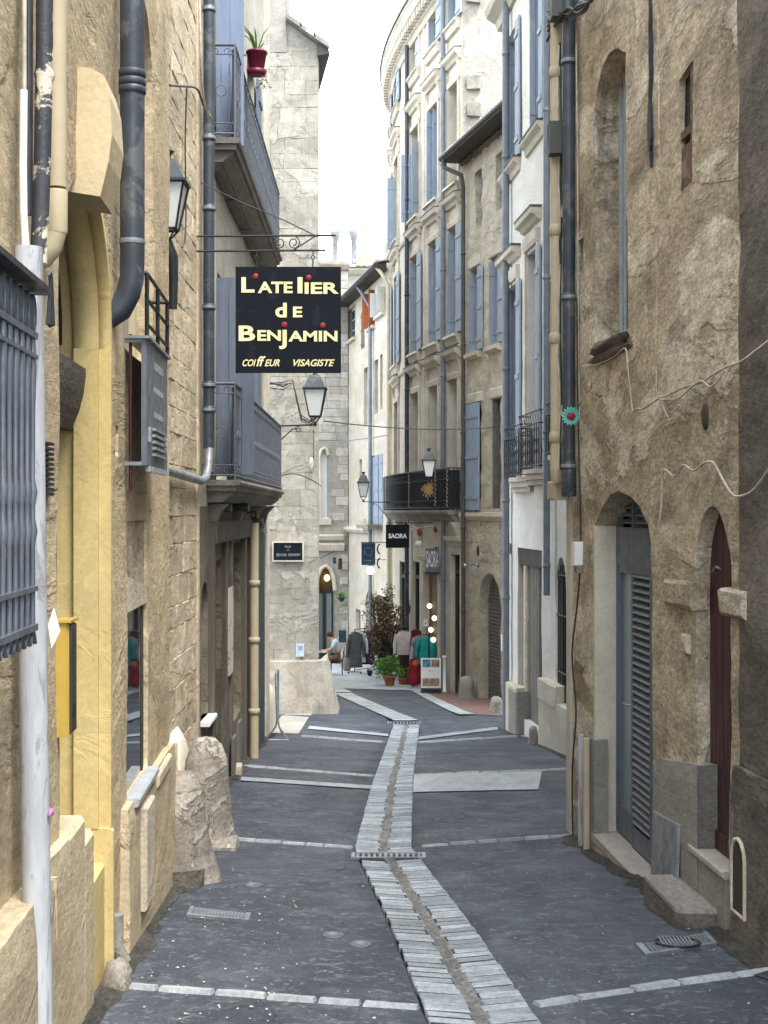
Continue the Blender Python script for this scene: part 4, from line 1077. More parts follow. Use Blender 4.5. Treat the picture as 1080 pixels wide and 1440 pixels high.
# pipes on the white house
xq = WB.px(713, 500, .1)[0]
downpipe(WB, B, xq+.12, .1, bot+.5, 8.9, .062, M['bluepipe'], [8, 6.2, 4.4, 2.5, .2, -1.5])
xq = WB.px(770.5, 500, .1)[0]
zq = WB.px(773, 838, .1)[1]
pp = downpipe(WB, B, xq, .12, zq, 8.6, .05, M['bluepipe'], [6, 3.5, 1.2, -.8], bandm=M['zinc'])
r = rect(WB, 716, 720, 764, 778, .0); w = MB(WB); w.box(r[0], r[1], 0, .02, r[2], r[3], ch=.004)
w.build('house_number_plate', M['zinc'], B)
r = rect(WB, 766, 773, 640, 850, .06)
# beige stone-ware pipe and the cables between the two houses
BPF = Frame((1.74, 12.75), (1.9, 14.5))
gp_ = BPF.px(781, 300, .0)
t = thing('narrow_return_wall', 'narrow orange and cream strip of wall squeezed between ochre house and white house', 'wall', (1.66, 12.9, gz(12.9)))
xw0 = (805-540)/2000*12.62
w = MB(); w.box(1.66, 1.95, 12.66, 12.95, gz(13)-.4, 3.4); w.build('wall_strip', M['cream'], t)
w = MB(); w.box(1.66, 1.95, 12.66, 12.95, 3.4, 8.2); w.build('wall_strip', paint('orange render', (.50, .27, .12), (.42, .22, .1), rough=.9, scale=3), t, label='orange painted upper part')
for k, (pxx, rr) in enumerate(((789, .012), (786, .010), (792, .014))):
    P_ = [at(pxx + ru(-2, 2), y_, 12.55) for y_ in range(60, 700, 40)]
    w = MB(); w.tube(P_, rr, 5); w.build('cable_strand', M['cable'] if k else M['iron'], t)
Pz = at(782, 300, 12.62)
bp = MB(); bp.tube([(Pz.x, 12.60, at(0, 662, 12.6).z), (Pz.x, 12.60, 8)], .052, 14)
for y_ in (102, 324, 476, 615): 
    bp.lathe([(.054, -.05), (.066, -.045), (.066, .03), (.054, .05)], (Pz.x, 12.60, at(0, y_, 12.6).z), 14)
bp.lathe([(.03, -.13), (.045, -.10), (.06, 0)], (Pz.x, 12.60, at(0, 662, 12.6).z+.02), 12)
bp.build('beige_pipe', M['beigepipe'], t)
w = MB(); c = at(779, 190, 12.5); w.box(c.x-.05, c.x+.09, 12.40, 12.58, c.z-.18, c.z+.10, ch=.02, j=.01); w.build('hopper', M['gutter'], t)
w = MB(); c = at(784, 18, 12.4); w.box(c.x-.06, c.x+.12, 12.3, 12.5, c.z-.06, c.z+.2, ch=.02, j=.01); w.build('upper_hopper', M['gutter'], t)

# ================================================================ rubble house
sb = rline(2.07 + .236*36, .236)
SB = Frame(sb(31.5), sb(36.35))
B = bld('rubble_house', 'low eaved house of patched rubble stone with a round arched shutter doorway', SB, 3)
L_ = SB.L; bot = gz(36) - .6; zt = 9.0
arch_h = P(SB, [(704.5, 990), (673.5, 990), (673.5, 850), (676, 826), (681, 811), (687, 804), (694, 811), (700, 829), (704.5, 850)])
W1 = rect(SB, 652.5, 676, 568, 718); W2 = rect(SB, 692, 704, 560, 716)
W3 = rect(SB, 661.5, 674, 376, 496); W4 = rect(SB, 690, 703, 360, 486); W5 = rect(SB, 668.5, 678, 240, 322); W6 = rect(SB, 697, 707, 215, 296)
hs = [{'p': rp((SB.px(704.5, 900)[0], SB.px(673.5, 900)[0], bot+.2, SB.px(688, 806)[1]), arch=.72), 'd': .26}] + [{'p': rp(q), 'd': .28} for q in (W1, W2, W3, W4, W5, W6)]
wall('rubble_wall', SB, [(0, bot), (L_, bot), (L_, zt), (0, zt)], hs, M['rubble'], B, cell=.14, amp=.035, ns=2.2, jit=.012)
body(SB, 0, L_, bot, zt, 6, M['rubble'], B)
# single face stones of the rubble wall, where they can be told apart
random.seed(11)
taken = [W1, W2, W3, W4, W5, W6, rect(SB, 671, 708, 795, 1000)]
def rubble_stones(fr, parent, x0, x1, z0, z1, n, m, size=(.25, .5), hh=(.16, .28), y=.006, taken=()):
    z = z0; c = 0
    while z < z1:
        h = ru(*hh); x = x0
        while x < x1:
            L = ru(*size)
            if rnd() < .62 and x + L < x1 and not any(x < s[1]+.05 and x+L > s[0]-.05 and z < s[3]+.05 and z+h > s[2]-.05 for s in taken) and c < n:
                w = MB(fr); k = 9; cx, cz = x+L/2, z+h/2; sd = ru(0, 50)
                ring = lambda s, yy: [(cx + s*(L/2-.012)*math.copysign(abs(math.cos(a))**.55, math.cos(a))*(1+.12*noise.noise(Vector((a, sd, 0)))), yy, cz + s*(h/2-.012)*math.copysign(abs(math.sin(a))**.55, math.sin(a))*(1+.12*noise.noise(Vector((a, 0, sd))))) for a in [2*math.pi*i/k for i in range(k)]]
                R0, R1, R2 = ring(1.0, -.05), ring(.99, y), ring(.93, y+.012)
                w.add(R0+R1+R2, [(i, (i+1) % k, k+(i+1) % k, k+i) for i in range(k)] + [(k+i, k+(i+1) % k, 2*k+(i+1) % k, 2*k+i) for i in range(k)] + [tuple(range(2*k, 3*k))])
                w.build('stone', m, parent); c += 1
            x += L
        z += h
rubble_stones(SB, B, .1, L_-.1, -1.2, 7.9, 60, M['rubble'], y=.0, taken=taken)
def shut_pair(fr, r, m, y=-.06, n=3, t=.04):
    x0, x1, z0, z1 = r; c = (x0+x1)/2
    boards(fr, B, 'shutter', (x0+.01, c-.005, z0+.01, z1-.01), y, t, n, m); boards(fr, B, 'shutter', (c+.005, x1-.01, z0+.01, z1-.01), y, t, n, m)
shut_pair(SB, (W1[0]-.04, W1[1]+.04, W1[2], W1[3]), M['blueold'], y=.035)
for r in (W2, W3, W4, W5, W6):
    window(SB, B, r, -.26, M['bluepipe'], M['glass'], rows=3)
for r in (W3, W4):
    leaf_out(SB, B, r[1]-.02, -.25, .06, r[2]+.03, r[3]-.10, M['blue']); boards(SB, B, 'shutter', (r[0]-.40, r[0]-.01, r[2]+.03, r[3]-.05), .03, .035, 3, M['blue'])
    sweep(SB, 'window_sill', [(-.05, r[2]), (.14, r[2]), (.14, r[2]-.10), (.05, r[2]-.16), (-.05, r[2]-.16)], r[0]-.15, r[1]+.15, M['ledge'], B)
leaf_out(SB, B, W2[1]-.02, -.27, .0, W2[2]+.02, W2[3]-.05, M['greywood'])
for r in (W5, W6):
    boards(SB, B, 'shutter', (r[0]+.45, r[1]-.01, r[2]+.02, r[3]-.02), -.20, .035, 3, M['blueold'])
# quoined frame of W1
for r, e in ((W1, .16), (W2, .16), (W3, .14), (W4, .14)):
    MB(SB).box(r[0]-e, r[1]+e, -.02, .03, r[3]+.01, r[3]+.26, ch=.02, j=.01).build('lintel', M['carved'], B)
sweep(SB, 'string_course', [(-.05, W1[2]-.04), (.09, W1[2]-.05), (.10, W1[2]-.14), (.04, W1[2]-.24), (-.05, W1[2]-.26)], 0, L_, M['ledge'], B)
# roller shutter in the arch
ax0, ax1 = SB.px(704.5, 900)[0]-.05, SB.px(673.5, 900)[0]+.05; az0, az1 = SB.px(688, 985)[1]-.2, SB.px(687, 804)[1]+.1
w = MB(SB); z = az0
while z < az1: w.box(ax0, ax1, -.28, -.24, z, z+.085, ch=.02); z += .09
w.build('roller_shutter', M['greywood'], B, label='dark ribbed roller shutter in the arched doorway')
# eave: soffit, gutter, tiles
sweep(SB, 'eave', [(-.3, 8.92), (.52, 8.92), (.55, 9.02), (-.3, 9.25)], -.2, L_+.1, M['darkwood'], B, nx=4)
w = MB(SB); n = 7
prof = [(.52+.075*math.cos(a), 9.03+.075*math.sin(a)) for a in [math.pi + math.pi*k/n for k in range(n+1)]]; prof += [(.585, 9.05), (.46, 9.05)]
w.prismx(prof, -.3, L_+.12, 6); w.build('gutter', M['gutter'], B)
w = MB(SB)
for k in range(int(L_/.11)):
    w.blob((k*.11, .02, 8.86-.0), (.06, .08, ru(.03, .12)), k, .5, 8, 5)
w.build('nibbled_frieze', M['sill_dark'], B)
def tiled_roof(fr, parent, x0, x1, y_eave, z_eave, run, rise, m, pitch=.22, name='roof'):
    w = MB(fr); x = x0
    while x < x1:
        N_ = int(run/.4); 
        for k in range(N_):
            y0_ = y_eave - run*k/N_; y1_ = y_eave - run*(k+1)/N_ - .04; zz0 = z_eave + rise*k/N_; zz1 = z_eave + rise*(k+1)/N_; jj = ru(-.008, .008)
            r0, r1 = pitch*.33, pitch*.27
            vs = [(x+jj+r0*math.cos(a), y0_, zz0+.03+r0*math.sin(a)) for a in [math.pi*i/5 for i in range(6)]] + [(x+jj+r1*math.cos(a), y1_, zz1+.01+r1*math.sin(a)) for a in [math.pi*i/5 for i in range(6)]]
            w.add(vs, [(i, i+1, 7+i, 6+i) for i in range(5)] + [(0,1,2,3,4,5)], True)
        x += pitch
    w.add([(x0-.1, y_eave-.02, z_eave), (x1, y_eave-.02, z_eave), (x1, y_eave-run, z_eave+rise), (x0-.1, y_eave-run, z_eave+rise)], [(0,1,2,3)])
    return w.build(name, m, parent)
tiled_roof(SB, B, -.2, L_+.1, .5, 9.07, 4.2, 1.3, M['oldtile'])
# dark downpipe with swan neck
xs_ = SB.px(652.5, 500, .1)[0]
w = MB(SB); w.tube([(L_-.15, .52, 8.96), (L_-.12, .5, 8.75), (xs_-.1, .2, 8.45), (xs_, .12, 8.2), (xs_, .12, 7.5), (xs_, .12, bot+.3)], .055, 10)
for z in (6.5, 4.2, 2, -.4, -2.5): w.lathe([(.058, -.03), (.07, -.02), (.07, .02), (.058, .03)], (xs_, .12, z), 10)
w.build('downpipe', M['gutter'], B)

# ================================================================ rounded house
RB = Curve([(2.003, 36.35), (1.36, 39.1), (.86, 41.6), (.50, 44.0), (.33, 46.0), (.29, 47.6), (.45, 49.2), (1.0, 50.6), (2.0, 51.2)])
B = bld('rounded_house', 'tall pale house with a rounded front, pale blue shutters and hooded windows', RB, 6)
L_ = RB.L; bot = gz(48) - .6; zt = 14.2
cols = [('c3', 631.5, 644.5), ('c2', 604, 616.5), ('c1', 578.5, 589.5), ('c0', 555.5, 561)]
yy = {  # floor: (top, bottom) per column
  'F1': [(534, 668), (546, 690), (555, 690), (570, 690)],
  'F2': [(322, 466), (343, 484), (360, 497), (395, 512)],
  'F3': [(128, 268), (150, 282), (172, 300), (205, 325)],
  'F4': [(-28, 42), (28, 88), (52, 104), (100, 150)]}
RBW = {}
def rbx(px): return RB.px(px, 720)[0]
# even storey heights, read once from the clearest column
zF = {'F1': (RB.px(638, 534)[1], RB.px(638, 713)[1]), 'F2': (RB.px(584, 360)[1], RB.px(584, 497)[1]), 'F3': (RB.px(610, 150)[1], RB.px(610, 284)[1]), 'F4': (RB.px(585, 50)[1], RB.px(585, 103)[1])}
holes = []
for fl_, (z1, z0) in zF.items():
    for i, (c, a, b) in enumerate(cols):
        xa, xb = rbx(b), rbx(a); r = (xa, xb, z0, z1); RBW[(fl_, i)] = r; holes.append({'p': rp(r), 'd': .34})
# further columns round the bend, unseen from the lane
xlast = rbx(555.5); 
for k in range(2):
    xa = xlast + 1.5 + 2.4*k
    for fl_, (z1, z0) in zF.items():
        r = (xa, xa+1.1, z0, z1); RBW[(fl_, 4+k)] = r
        if xa + 1.2 < L_: holes.append({'p': rp(r), 'd': .34})
gdoor1 = rect(RB, 636.5, 648.5, 780, 975); gdoor2 = rect(RB, 597.5, 617, 806, 975); gdoor3 = rect(RB, 581, 590, 790, 960); gdoor4 = rect(RB, 562, 571, 790, 955)
for r in (gdoor1, gdoor2, gdoor3, gdoor4): holes.append({'p': rp((r[0], r[1], bot+.2, r[3])), 'd': .13})
wall('plaster_wall', RB, [(0, bot), (L_, bot), (L_, zt), (0, zt)], holes, M['cream'], B, cell=.22, amp=.006, ns=.7)
# party wall facing the lane above the rubble house, roof, back
w = MB(); p0 = RB.world((0, 0, 0)); w.add([(p0.x, p0.y, bot), (p0.x+8, p0.y+.8, bot), (p0.x+8, p0.y+.8, zt+.6), (p0.x, p0.y, zt+.6)], [(0,1,2,3)])
n_ = 18; pts = [RB.world((L_*k/n_, 0, 0)) for k in range(n_+1)]
w.add([(p.x, p.y, zt+.5) for p in pts] + [(p0.x+8, 52, zt+.5), (p0.x+8, p0.y+.8, zt+.6)], [tuple(range(n_+3))])
w.add([(pts[-1].x, pts[-1].y, bot), (p0.x+8, 52, bot), (p0.x+8, 52, zt+.5), (pts[-1].x, pts[-1].y, zt+.5)], [(0,1,2,3)])
w.build('party_wall', M['palestone'], B)
for py in (-4, 117, 155):      # corbel stones left in the party wall
    a, b = at(656, py-9, p0.y), at(676, py+9, p0.y); w = MB(); w.box(a.x, b.x, p0.y-.14, p0.y+.2, b.z, a.z, j=.02); w.build('corbel_stone', M['cement'], B)
def hood(r, wd=.28, big=True):
    x0, x1, z0, z1 = r
    sweep(RB, 'hood', [(-.03, z1+.50), (.07, z1+.52), (.10, z1+.60), (.18, z1+.66), (.20, z1+.74), (.20, z1+.78), (-.03, z1+.80)], x0-wd, x1+wd, M['carved'], B, nx=3)
    w = MB(RB); w.prismx([(-.03, z1+.785), (.21, z1+.765), (.21, z1+.80), (-.03, z1+.83)], x0-wd, x1+wd, 3); w.build('lead_flashing', M['gutter'], B)
    for xx in (x0-wd+.05, x1+wd-.17): MB(RB).prismx([(-.03, z1+.02), (.03, z1+.05), (.05, z1+.3), (.12, z1+.50), (-.03, z1+.50)], xx, xx+.12, 1).build('console', M['carved'], B)
def surround(r, m='carved'):
    x0, x1, z0, z1 = r
    for k, (xa, xb) in enumerate(((x0-.16, x0-.015), (x1+.015, x1+.16))): MB(RB).prismx([(-.03, z0), (.045, z0), (.045, z1), (-.03, z1)], xa, xb, 1).build('jamb', M[m], B)
    MB(RB).prismx([(-.03, z1+.01), (.05, z1+.01), (.06, z1+.14), (.03, z1+.18), (-.03, z1+.18)], x0-.17, x1+.17, 2).build('lintel', M[m], B)
for (fl_, i), r in RBW.items():
    x0, x1, z0, z1 = r
    if i >= 4 and fl_ in ('F1',): continue
    if x1 > L_ - .3: continue
    window(RB, B, r, -.34, M['bluepipe'] if fl_ != 'F1' else M['darkwood'], M['glass'], rows=4 if fl_ != 'F4' else 2, bar=.06)
    surround(r)
    if fl_ != 'F4': hood(r)
    if fl_ == 'F1': continue
    sweep(RB, 'window_sill', [(-.05, z0), (.16, z0), (.18, z0-.07), (.12, z0-.10), (.08, z0-.26), (-.05, z0-.30)], x0-.2, x1+.2, M['carved'], B, nx=2)
    L2 = .50
    if (fl_, i) == ('F3', 0): continue
    if (fl_, i) == ('F3', 2):       # leaves standing wide open
        leaf_out(RB, B, x1+.02, .0, .30, z0+.02, z0+2.0, M['blue'], ang=.15); leaf_out(RB, B, x0-.02, .0, .26, z0+.05, z0+2.1, M['blue'], ang=-.5); continue
    if (fl_, i) == ('F3', 3): leaf_out(RB, B, x1+.02, .0, .26, z0-.1, z0+2.2, M['blue'], ang=.1); continue
    if (fl_, i) == ('F3', 1): leaf_out(RB, B, x1-.02, -.30, .10, z0+.02, z1-.05, M['blueold']); leaf_out(RB, B, x0+.55, -.30, .02, z0+.02, z1-.05, M['blueold']); continue
    if (fl_, i) == ('F4', 2): boards(RB, B, 'shutter', (x0-.02, x0+.5, z0, z1), -.02, .04, 3, M['blue']); continue
    leaf_out(RB, B, x1-.02, -.32, .04 if i else .06, z0+.02, z1-.12, M['blue'])
    boards(RB, B, 'shutter', (x0-.50, x0-.01, z0+.02, z1-.03), .05, .035, 4, M['blue'])
# string courses, cornice, dentils
for fl_ in ('F2', 'F3'):
    z = zF[fl_][1] - .34
    sweep(RB, 'string_course', [(-.03, z-.08), (.05, z-.08), (.08, z), (.05, z+.04), (-.03, z+.05)], 0, L_, M['carved'], B, nx=40)
zc = zt - .55
sweep(RB, 'cornice', [(-.1, zc), (.06, zc), (.10, zc+.14), (.16, zc+.18), (.18, zc+.42), (.32, zc+.50), (.35, zc+.72), (.40, zc+.80), (.40, zc+.86), (-.1, zc+1.1)], 0, L_, M['carved'], B, nx=44)
w = MB(RB); x = .1
while x < L_: w.box(x, x+.14, .17, .32, zc+.22, zc+.43); x += .30
w.build('dentils', M['carved'], B, kind='stuff')
w = MB(RB); w.prismx([(.30, zc+.86), (.44, zc+.86), (.44, zc+.93), (-.1, zc+1.2), (-.1, zc+1.13)], 0, L_, 44); w.build('roof_edge', M['gutter'], B)
# pilaster strips between the columns
for px in (597, 572, 624, 549.5):
    x = rbx(px); MB(RB).prismx([(-.03, -.3), (.03, -.3), (.03, zc), (-.03, zc)], x-.09, x+.09, 1).build('pilaster_strip', M['carved'], B)
for px, m_, zb3 in ((622, 'bluepipe', bot+.4), (571, 'pipe', bot+.6)):
    x = RB.px(px + 1, 720, .13)[0]; w = MB(RB); w.tube([(x, .13, zc+.1), (x, .13, zb3)], .066, 10)
    for z in (12, 9.2, 6.4, 3.6, .9, -1.8): w.lathe([(.068, -.03), (.082, -.02), (.082, .02), (.068, .03)], (x, .13, z), 10)
    w.build('downpipe', M[m_], B)
# the long balcony
bx0, bx1 = rbx(648), RB.Y if False else rbx(547); zb = zF['F1'][1] - .08
n_ = 22
w = MB(RB); w.prismx([(-.05, zb-.12), (.32, zb-.12), (.35, zb-.06), (.35, zb), (-.05, zb)], bx0, bx1, n_)
w.prismx([(-.05, zb-.3), (.12, zb-.3), (.24, zb-.2), (.24, zb-.121), (-.05, zb-.121)], bx0+.05, bx1, n_)
bo = w.build('balcony', M['cement'], B)
w = MB(RB); zr = zb + 1.08
def crail(z, r): w.tube([(bx0 + (bx1-bx0)*k/30, .3, z) for k in range(31)], r, 5)
crail(zr, .02); crail(zb+.06, .015); crail(zb+.80, .010); crail(zb+.25, .010)
for xx in (bx0, bx1):
    for z in (zr, zb+.06): w.tube([(xx, .0, z), (xx, .3, z)], .015, 5)
x = bx0; k = 0
while x < bx1:
    w.tube([(x, .3, zb), (x, .3, zr)], .011, 4)
    if k % 2 == 0:
        for zz in (zb+.15, zb+.9): w.tube([(x+.055+.05*math.cos(a), .3, zz+.06*math.sin(a)) for a in [2*math.pi*j/8 for j in range(9)]], .008, 4)
    x += .11; k += 1
y = 0
while y < .3: w.tube([(bx0, y, zb), (bx0, y, zr)], .011, 4); y += .1
w.build('railing', M['iron'], bo)
ns = MB(RB)
ns.prismx([(.27, zb+.05), (.285, zb+.05), (.285, zr-.05), (.27, zr-.05)], bx0+.15, bx1-.1, 26)
m_, nt_, b_p = mat('reed screen'); b_p.inputs['Base Color'].default_value = (.022, .022, .026, 1); b_p.inputs['Roughness'].default_value = .8
ns.box(bx0+.02, bx0+.035, .02, .28, zb+.05, zr-.05); ns.build('reed_screen', m_, bo)
for px in (628, 645, 590, 556):
    x = rbx(px); w = MB(RB)
    for k in range(9):
        z = zb+.1+k*.11; w.tube([(x-.07, .315, z), (x+.07, .315, z+.055), (x-.07, .315, z+.11)], .011, 4)
    w.build('lattice_post', M['ledge'], bo)
for px in (646, 622, 592, 566):
    x = rbx(px); w = MB(RB); w.prismx([(-.03, zb-1.0), (.06, zb-.95), (.10, zb-.6), (.22, zb-.38), (.26, zb-.31), (-.03, zb-.31)], x-.10, x+.10, 1)
    w.build('bracket', M['carved'], B)
# dried straw bundle hung on the rail
x = rbx(624); C = RB.world((x, .38, zb+.58)); w = MB()
for k in range(60):
    a = ru(0, 6.28); d = Vector((math.cos(a), ru(-.3, .1), math.sin(a)*1.1)) * ru(.1, .26); w.tube([C, C + d*.6, C + d + Vector((0, 0, -.05))], .011, 3)
single(w, 'straw_bundle', paint('straw', (.62, .46, .20), (.5, .35, .14), rough=.9), 'pale straw bundle tied to the long black balcony rail', 'straw bundle', C)
# shops on the ground floor
def shopdoor(r, m_=M['darkwood'], lab=None, glassm=M['mirror'], y=-.13):
    x0, x1, z0, z1 = r; z0 = RB.g((x0+x1)/2) - .02; w = MB(RB)
    w.prismx([(y, z0), (y+.06, z0), (y+.06, z1), (y, z1)], x0, x0+.10, 1); w.prismx([(y, z0), (y+.06, z0), (y+.06, z1), (y, z1)], x1-.10, x1, 1)
    w.prismx([(y, z0), (y+.06, z0), (y+.06, z0+.5), (y, z0+.5)], x0+.1, x1-.1, 2); w.prismx([(y, z1-.5), (y+.07, z1-.5), (y+.07, z1-.4), (y, z1-.4)], x0+.1, x1-.1, 2)
    d = w.build('door', m_, B, label=lab); w = MB(RB); w.prismx([(y, z0), (y+.015, z0), (y+.015, z1), (y, z1)], x0, x1, 2); w.build('pane', glassm, d); return d
shopdoor(gdoor1, lab='tall dark panelled house door'); shopdoor(gdoor3); shopdoor(gdoor4, M['teal'])
x0, x1, z0, z1 = gdoor2; z0 = RB.g(x0) - .02
w = MB(RB); w.prismx([(-.15, z0), (-.13, z0), (-.13, z1), (-.15, z1)], x0, x1, 2); sd_ = w.build('shop_interior', M['interior'], B)
w = MB(RB)
for (fx, zz) in ((.35, 1.9), (.6, 1.55), (.42, 1.3), (.7, 2.2)): 
    p = (x0 + (x1-x0)*fx, -.02, z0+zz); w.lathe([(.02, -.07), (.06, -.04), (.07, 0), (.06, .04), (.02, .07)], p, 10)
w.build('shop_lamp', M['warmlight'], sd_)
for r in (gdoor1, gdoor2):
    surround((r[0], r[1], bot+.3, r[3])); 
    sweep(RB, 'door_cornice', [(-.03, r[3]+.30), (.16, r[3]+.36), (.18, r[3]+.46), (-.03, r[3]+.50)], r[0]-.25, r[1]+.25, M['carved'], B, nx=2)
sweep(RB, 'plinth', [(-.03, bot), (.06, bot), (.06, gz(40)+.35), (-.03, gz(40)+.45)], 0, rbx(650)+.02, M['cement'], B)
# ================================================================ FAR END
# cream house with the orange shutter
CB = Frame((.20, 47.6), (-1.60, 57.7))
B = bld('cream_house', 'cream eaved house beyond the rounded one with an orange shutter under the roof', CB, 5)
L_ = CB.L; bot = gz(58) - .5
crs = [(519.5, 527, 410, 460), (530, 541, 408, 442), (488.5, 500, 432, 478), (508, 512.5, 438, 490), (511.5, 517, 517, 600), (526.5, 531.5, 506, 582), (534.5, 538, 498, 575),
       (505.5, 509, 646, 690)]
rs = [rect(CB, *q) for q in crs]; bigs = rect(CB, 519.5, 538.5, 640, 737); lowwin = rect(CB, 500.5, 507, 857, 893); lowdoor = rect(CB, 531, 543, 838, 925); arch5 = rect(CB, 514, 527, 830, 925)
wall('plaster_wall', CB, [(0, bot), (L_, bot), (L_, 8.25), (0, 8.25)], [{'p': rp(q), 'd': .22} for q in rs + [bigs, lowwin]] + [{'p': rp((lowdoor[0], lowdoor[1], bot+.3, lowdoor[3])), 'd': .35}, {'p': rp((arch5[0], arch5[1], bot+.3, arch5[3]), arch=.5), 'd': .35}], M['cream'], B, cell=.28, amp=.012, ns=.8)
body(CB, 0, L_, bot, 8.25, 6, M['cream'], B)
for i, r in enumerate(rs):
    window(CB, B, r, -.2, M['whitepaint'] if i in (1, 2) else M['darkwood'], M['glass'], rows=3)
r = rs[0]; leaf_out(CB, B, r[1]+.02, .0, .26, r[2], r[3], M['orange'], ang=.3); leaf_out(CB, B, r[0]+.25, -.1, .2, r[2]-.02, r[3], M['orange'], ang=-.2)
r = rs[1]; leaf_out(CB, B, r[1], -.1, .25, r[2], r[3], M['whitepaint']); leaf_out(CB, B, r[0], 0, .3, r[2], r[3], M['whitepaint'], ang=-.4)
r = rs[3]; boards(CB, B, 'shutter', r, -.03, .04, 3, M['greywood'])
for i in (1, 2, 0): r = rs[i]; sweep(CB, 'window_sill', [(-.03, r[2]), (.12, r[2]), (.12, r[2]-.1), (-.03, r[2]-.14)], r[0]-.1, r[1]+.1, M['carved'], B)
x0, x1, z0, z1 = bigs; c = (x0+x1)/2
for k in range(4):
    a = x0 + (x1-x0)*k/4; boards(CB, B, 'shutter', (a+.012, a+(x1-x0)/4-.012, z0, z1-.02*k), -.02 + .03*(k % 2), .04, 2, M['blue'])
MB(CB).box(x0+.1, x1-.1, .0, .5, z0-.16, z0-.02, j=.01).build('planter_shelf', M['cement'], B)
w = MB(CB)
for i in range(120):
    p = Vector((ru(x0, x1), .3+ru(-.12, .12), z0-.05+ru(0, .18))); a = ru(0, 6.28); s = ru(.05, .11); d = Vector((math.cos(a), .4, math.sin(a)))*s
    w.add([p, p+d*.5+Vector((.03, 0, 0)), p+d, p+d*.5-Vector((.03, 0, 0))], [(0,1,2,3)])
w.build('window_plants', M['darkleaf'], B)
for zc in (CB.px(510, 745)[1],):
    sweep(CB, 'string_course', [(-.03, zc-.18), (.16, zc-.10), (.22, zc), (.20, zc+.08), (-.03, zc+.12)], bigs[1]+.2, L_, M['carved'], B, nx=2)
x0, x1, z0, z1 = lowdoor; boards(CB, B, 'door', (x0, x1, bot+.3, z1), -.3, .04, 4, M['darkwood']); 
x0, x1, z0, z1 = arch5; MB(CB).box(x0-.1, x1+.1, -.34, -.3, bot+.3, z1+.3).build('door', M['interior'], B)
x0, x1, z0, z1 = lowwin; window(CB, B, lowwin, -.2, M['darkwood'], M['glass'], rows=2)
sweep(CB, 'eave', [(-.3, 8.16), (.5, 8.16), (.54, 8.24), (-.3, 8.45)], -.1, L_+.3, M['darkwood'], B, nx=3)
prof = [(.5+.08*math.cos(a), 8.28+.08*math.sin(a)) for a in [math.pi + math.pi*k/6 for k in range(7)]]
sweep(CB, 'gutter', prof + [(.56, 8.31), (.44, 8.31)], -.1, L_+.3, M['gutter'], B, nx=3)
tiled_roof(CB, B, 0, L_+.3, .5, 8.3, 3.2, .85, M['oldtile'])
for px, m_, pts in ((520.5, 'bluepipe', [(.45, 8.2), (.3, 7.9), (.12, 7.5)]), (546.5, 'beigepipe', [(.45, 8.2), (.3, 7.95), (.12, 7.7)])):
    x = CB.px(px, 600, .12)[0]; w = MB(CB); x_top = x + (.9 if px < 530 else .5)
    w.tube([(x_top, pts[0][0], pts[0][1]), (x_top-.2, pts[1][0], pts[1][1]), (x, pts[2][0], pts[2][1]-.2), (x, .12, bot+1.2)], .065, 8); w.build('downpipe', M[m_], B)
# wall hooks and sign
def facesign(C, wd, ht, m_, name, label, cat, t_=.05, yaw=0.0):
    """a board facing the lane; returns thing and a placing function for its lettering"""
    th = thing(name, label, cat, C); rt = Vector((math.cos(yaw), math.sin(yaw), 0)); nn = Vector((math.sin(yaw), -math.cos(yaw), 0)); up = Vector((0, 0, 1))
    w = MB(); vs = []
    for s in (t_/2, -t_/2):
        for a, b in ((-1, -1), (1, -1), (1, 1), (-1, 1)): vs.append(C + rt*a*wd/2 + up*b*ht/2 + nn*s)
    w.add(vs, [(0,1,2,3), (7,6,5,4), (0,4,5,1), (1,5,6,2), (2,6,7,3), (3,7,4,0)]); w.build('board', m_, th)
    def put(dx, dz, dn=.004): return C + rt*dx + up*dz + nn*(t_/2+dn), Matrix((rt, up, nn)).transposed().to_4x4()
    return th, put
def lettering(parent, put, body_, size, dx, dz, m_, off=0.0, shear=0.0, sx=1.0, align='CENTER', name='lettering', spacing=1.0, dn=.004, width=None):
    cu = bpy.data.curves.new(name, 'FONT'); cu.body = body_; cu.size = size; cu.align_x = align; cu.align_y = 'CENTER' if align == 'CENTER' else 'BOTTOM_BASELINE'
    cu.extrude = .002; cu.offset = off; cu.shear = shear; cu.space_character = spacing
    cu.materials.append(m_); o = bpy.data.objects.new(name, cu); COL.objects.link(o)
    pos, rot = put(dx, dz, dn); org = ORG[parent.name]
    if width:
        bpy.context.view_layer.update(); wd = o.dimensions.x
        if wd > 0: sx = width / wd
    bpy.context.view_layer.update(); me = bpy.data.meshes.new_from_object(o.evaluated_get(bpy.context.evaluated_depsgraph_get()))
    bpy.data.objects.remove(o); me.transform(Matrix.Translation(pos - org) @ rot @ Matrix.Diagonal((sx, 1, 1, 1)))
    o = bpy.data.objects.new(name, me); COL.objects.link(o); o.parent = parent; ORG[o.name] = org
    return o
C = at(518, 779, 46.2); t, put = facesign(C, .45, .72, paint('navy banner', (.02, .05, .09), (.015, .04, .075), rough=.7), 'banner_sign', 'navy hanging banner with a pale ring on the cream house', 'sign', .02)
w = MB(); p_, _ = put(0, .08); w.tube([p_ + Vector((.13*math.cos(a), 0, .13*math.sin(a))) for a in [2*math.pi*k/20 for k in range(21)]], .006, 4); w.build('ring', M['zinc'], t)
w = MB(); p_, _ = put(0, -.2); w.box(p_.x-.12, p_.x+.12, p_.y-.002, p_.y+.004, p_.z-.015, p_.z+.0); w.build('print_line', M['zinc'], t)
w = MB(); w.tube([C + Vector((-.25, 0, .38)), C + Vector((.9, 0, .38))], .014, 5); w.build('rod', M['iron'], t)
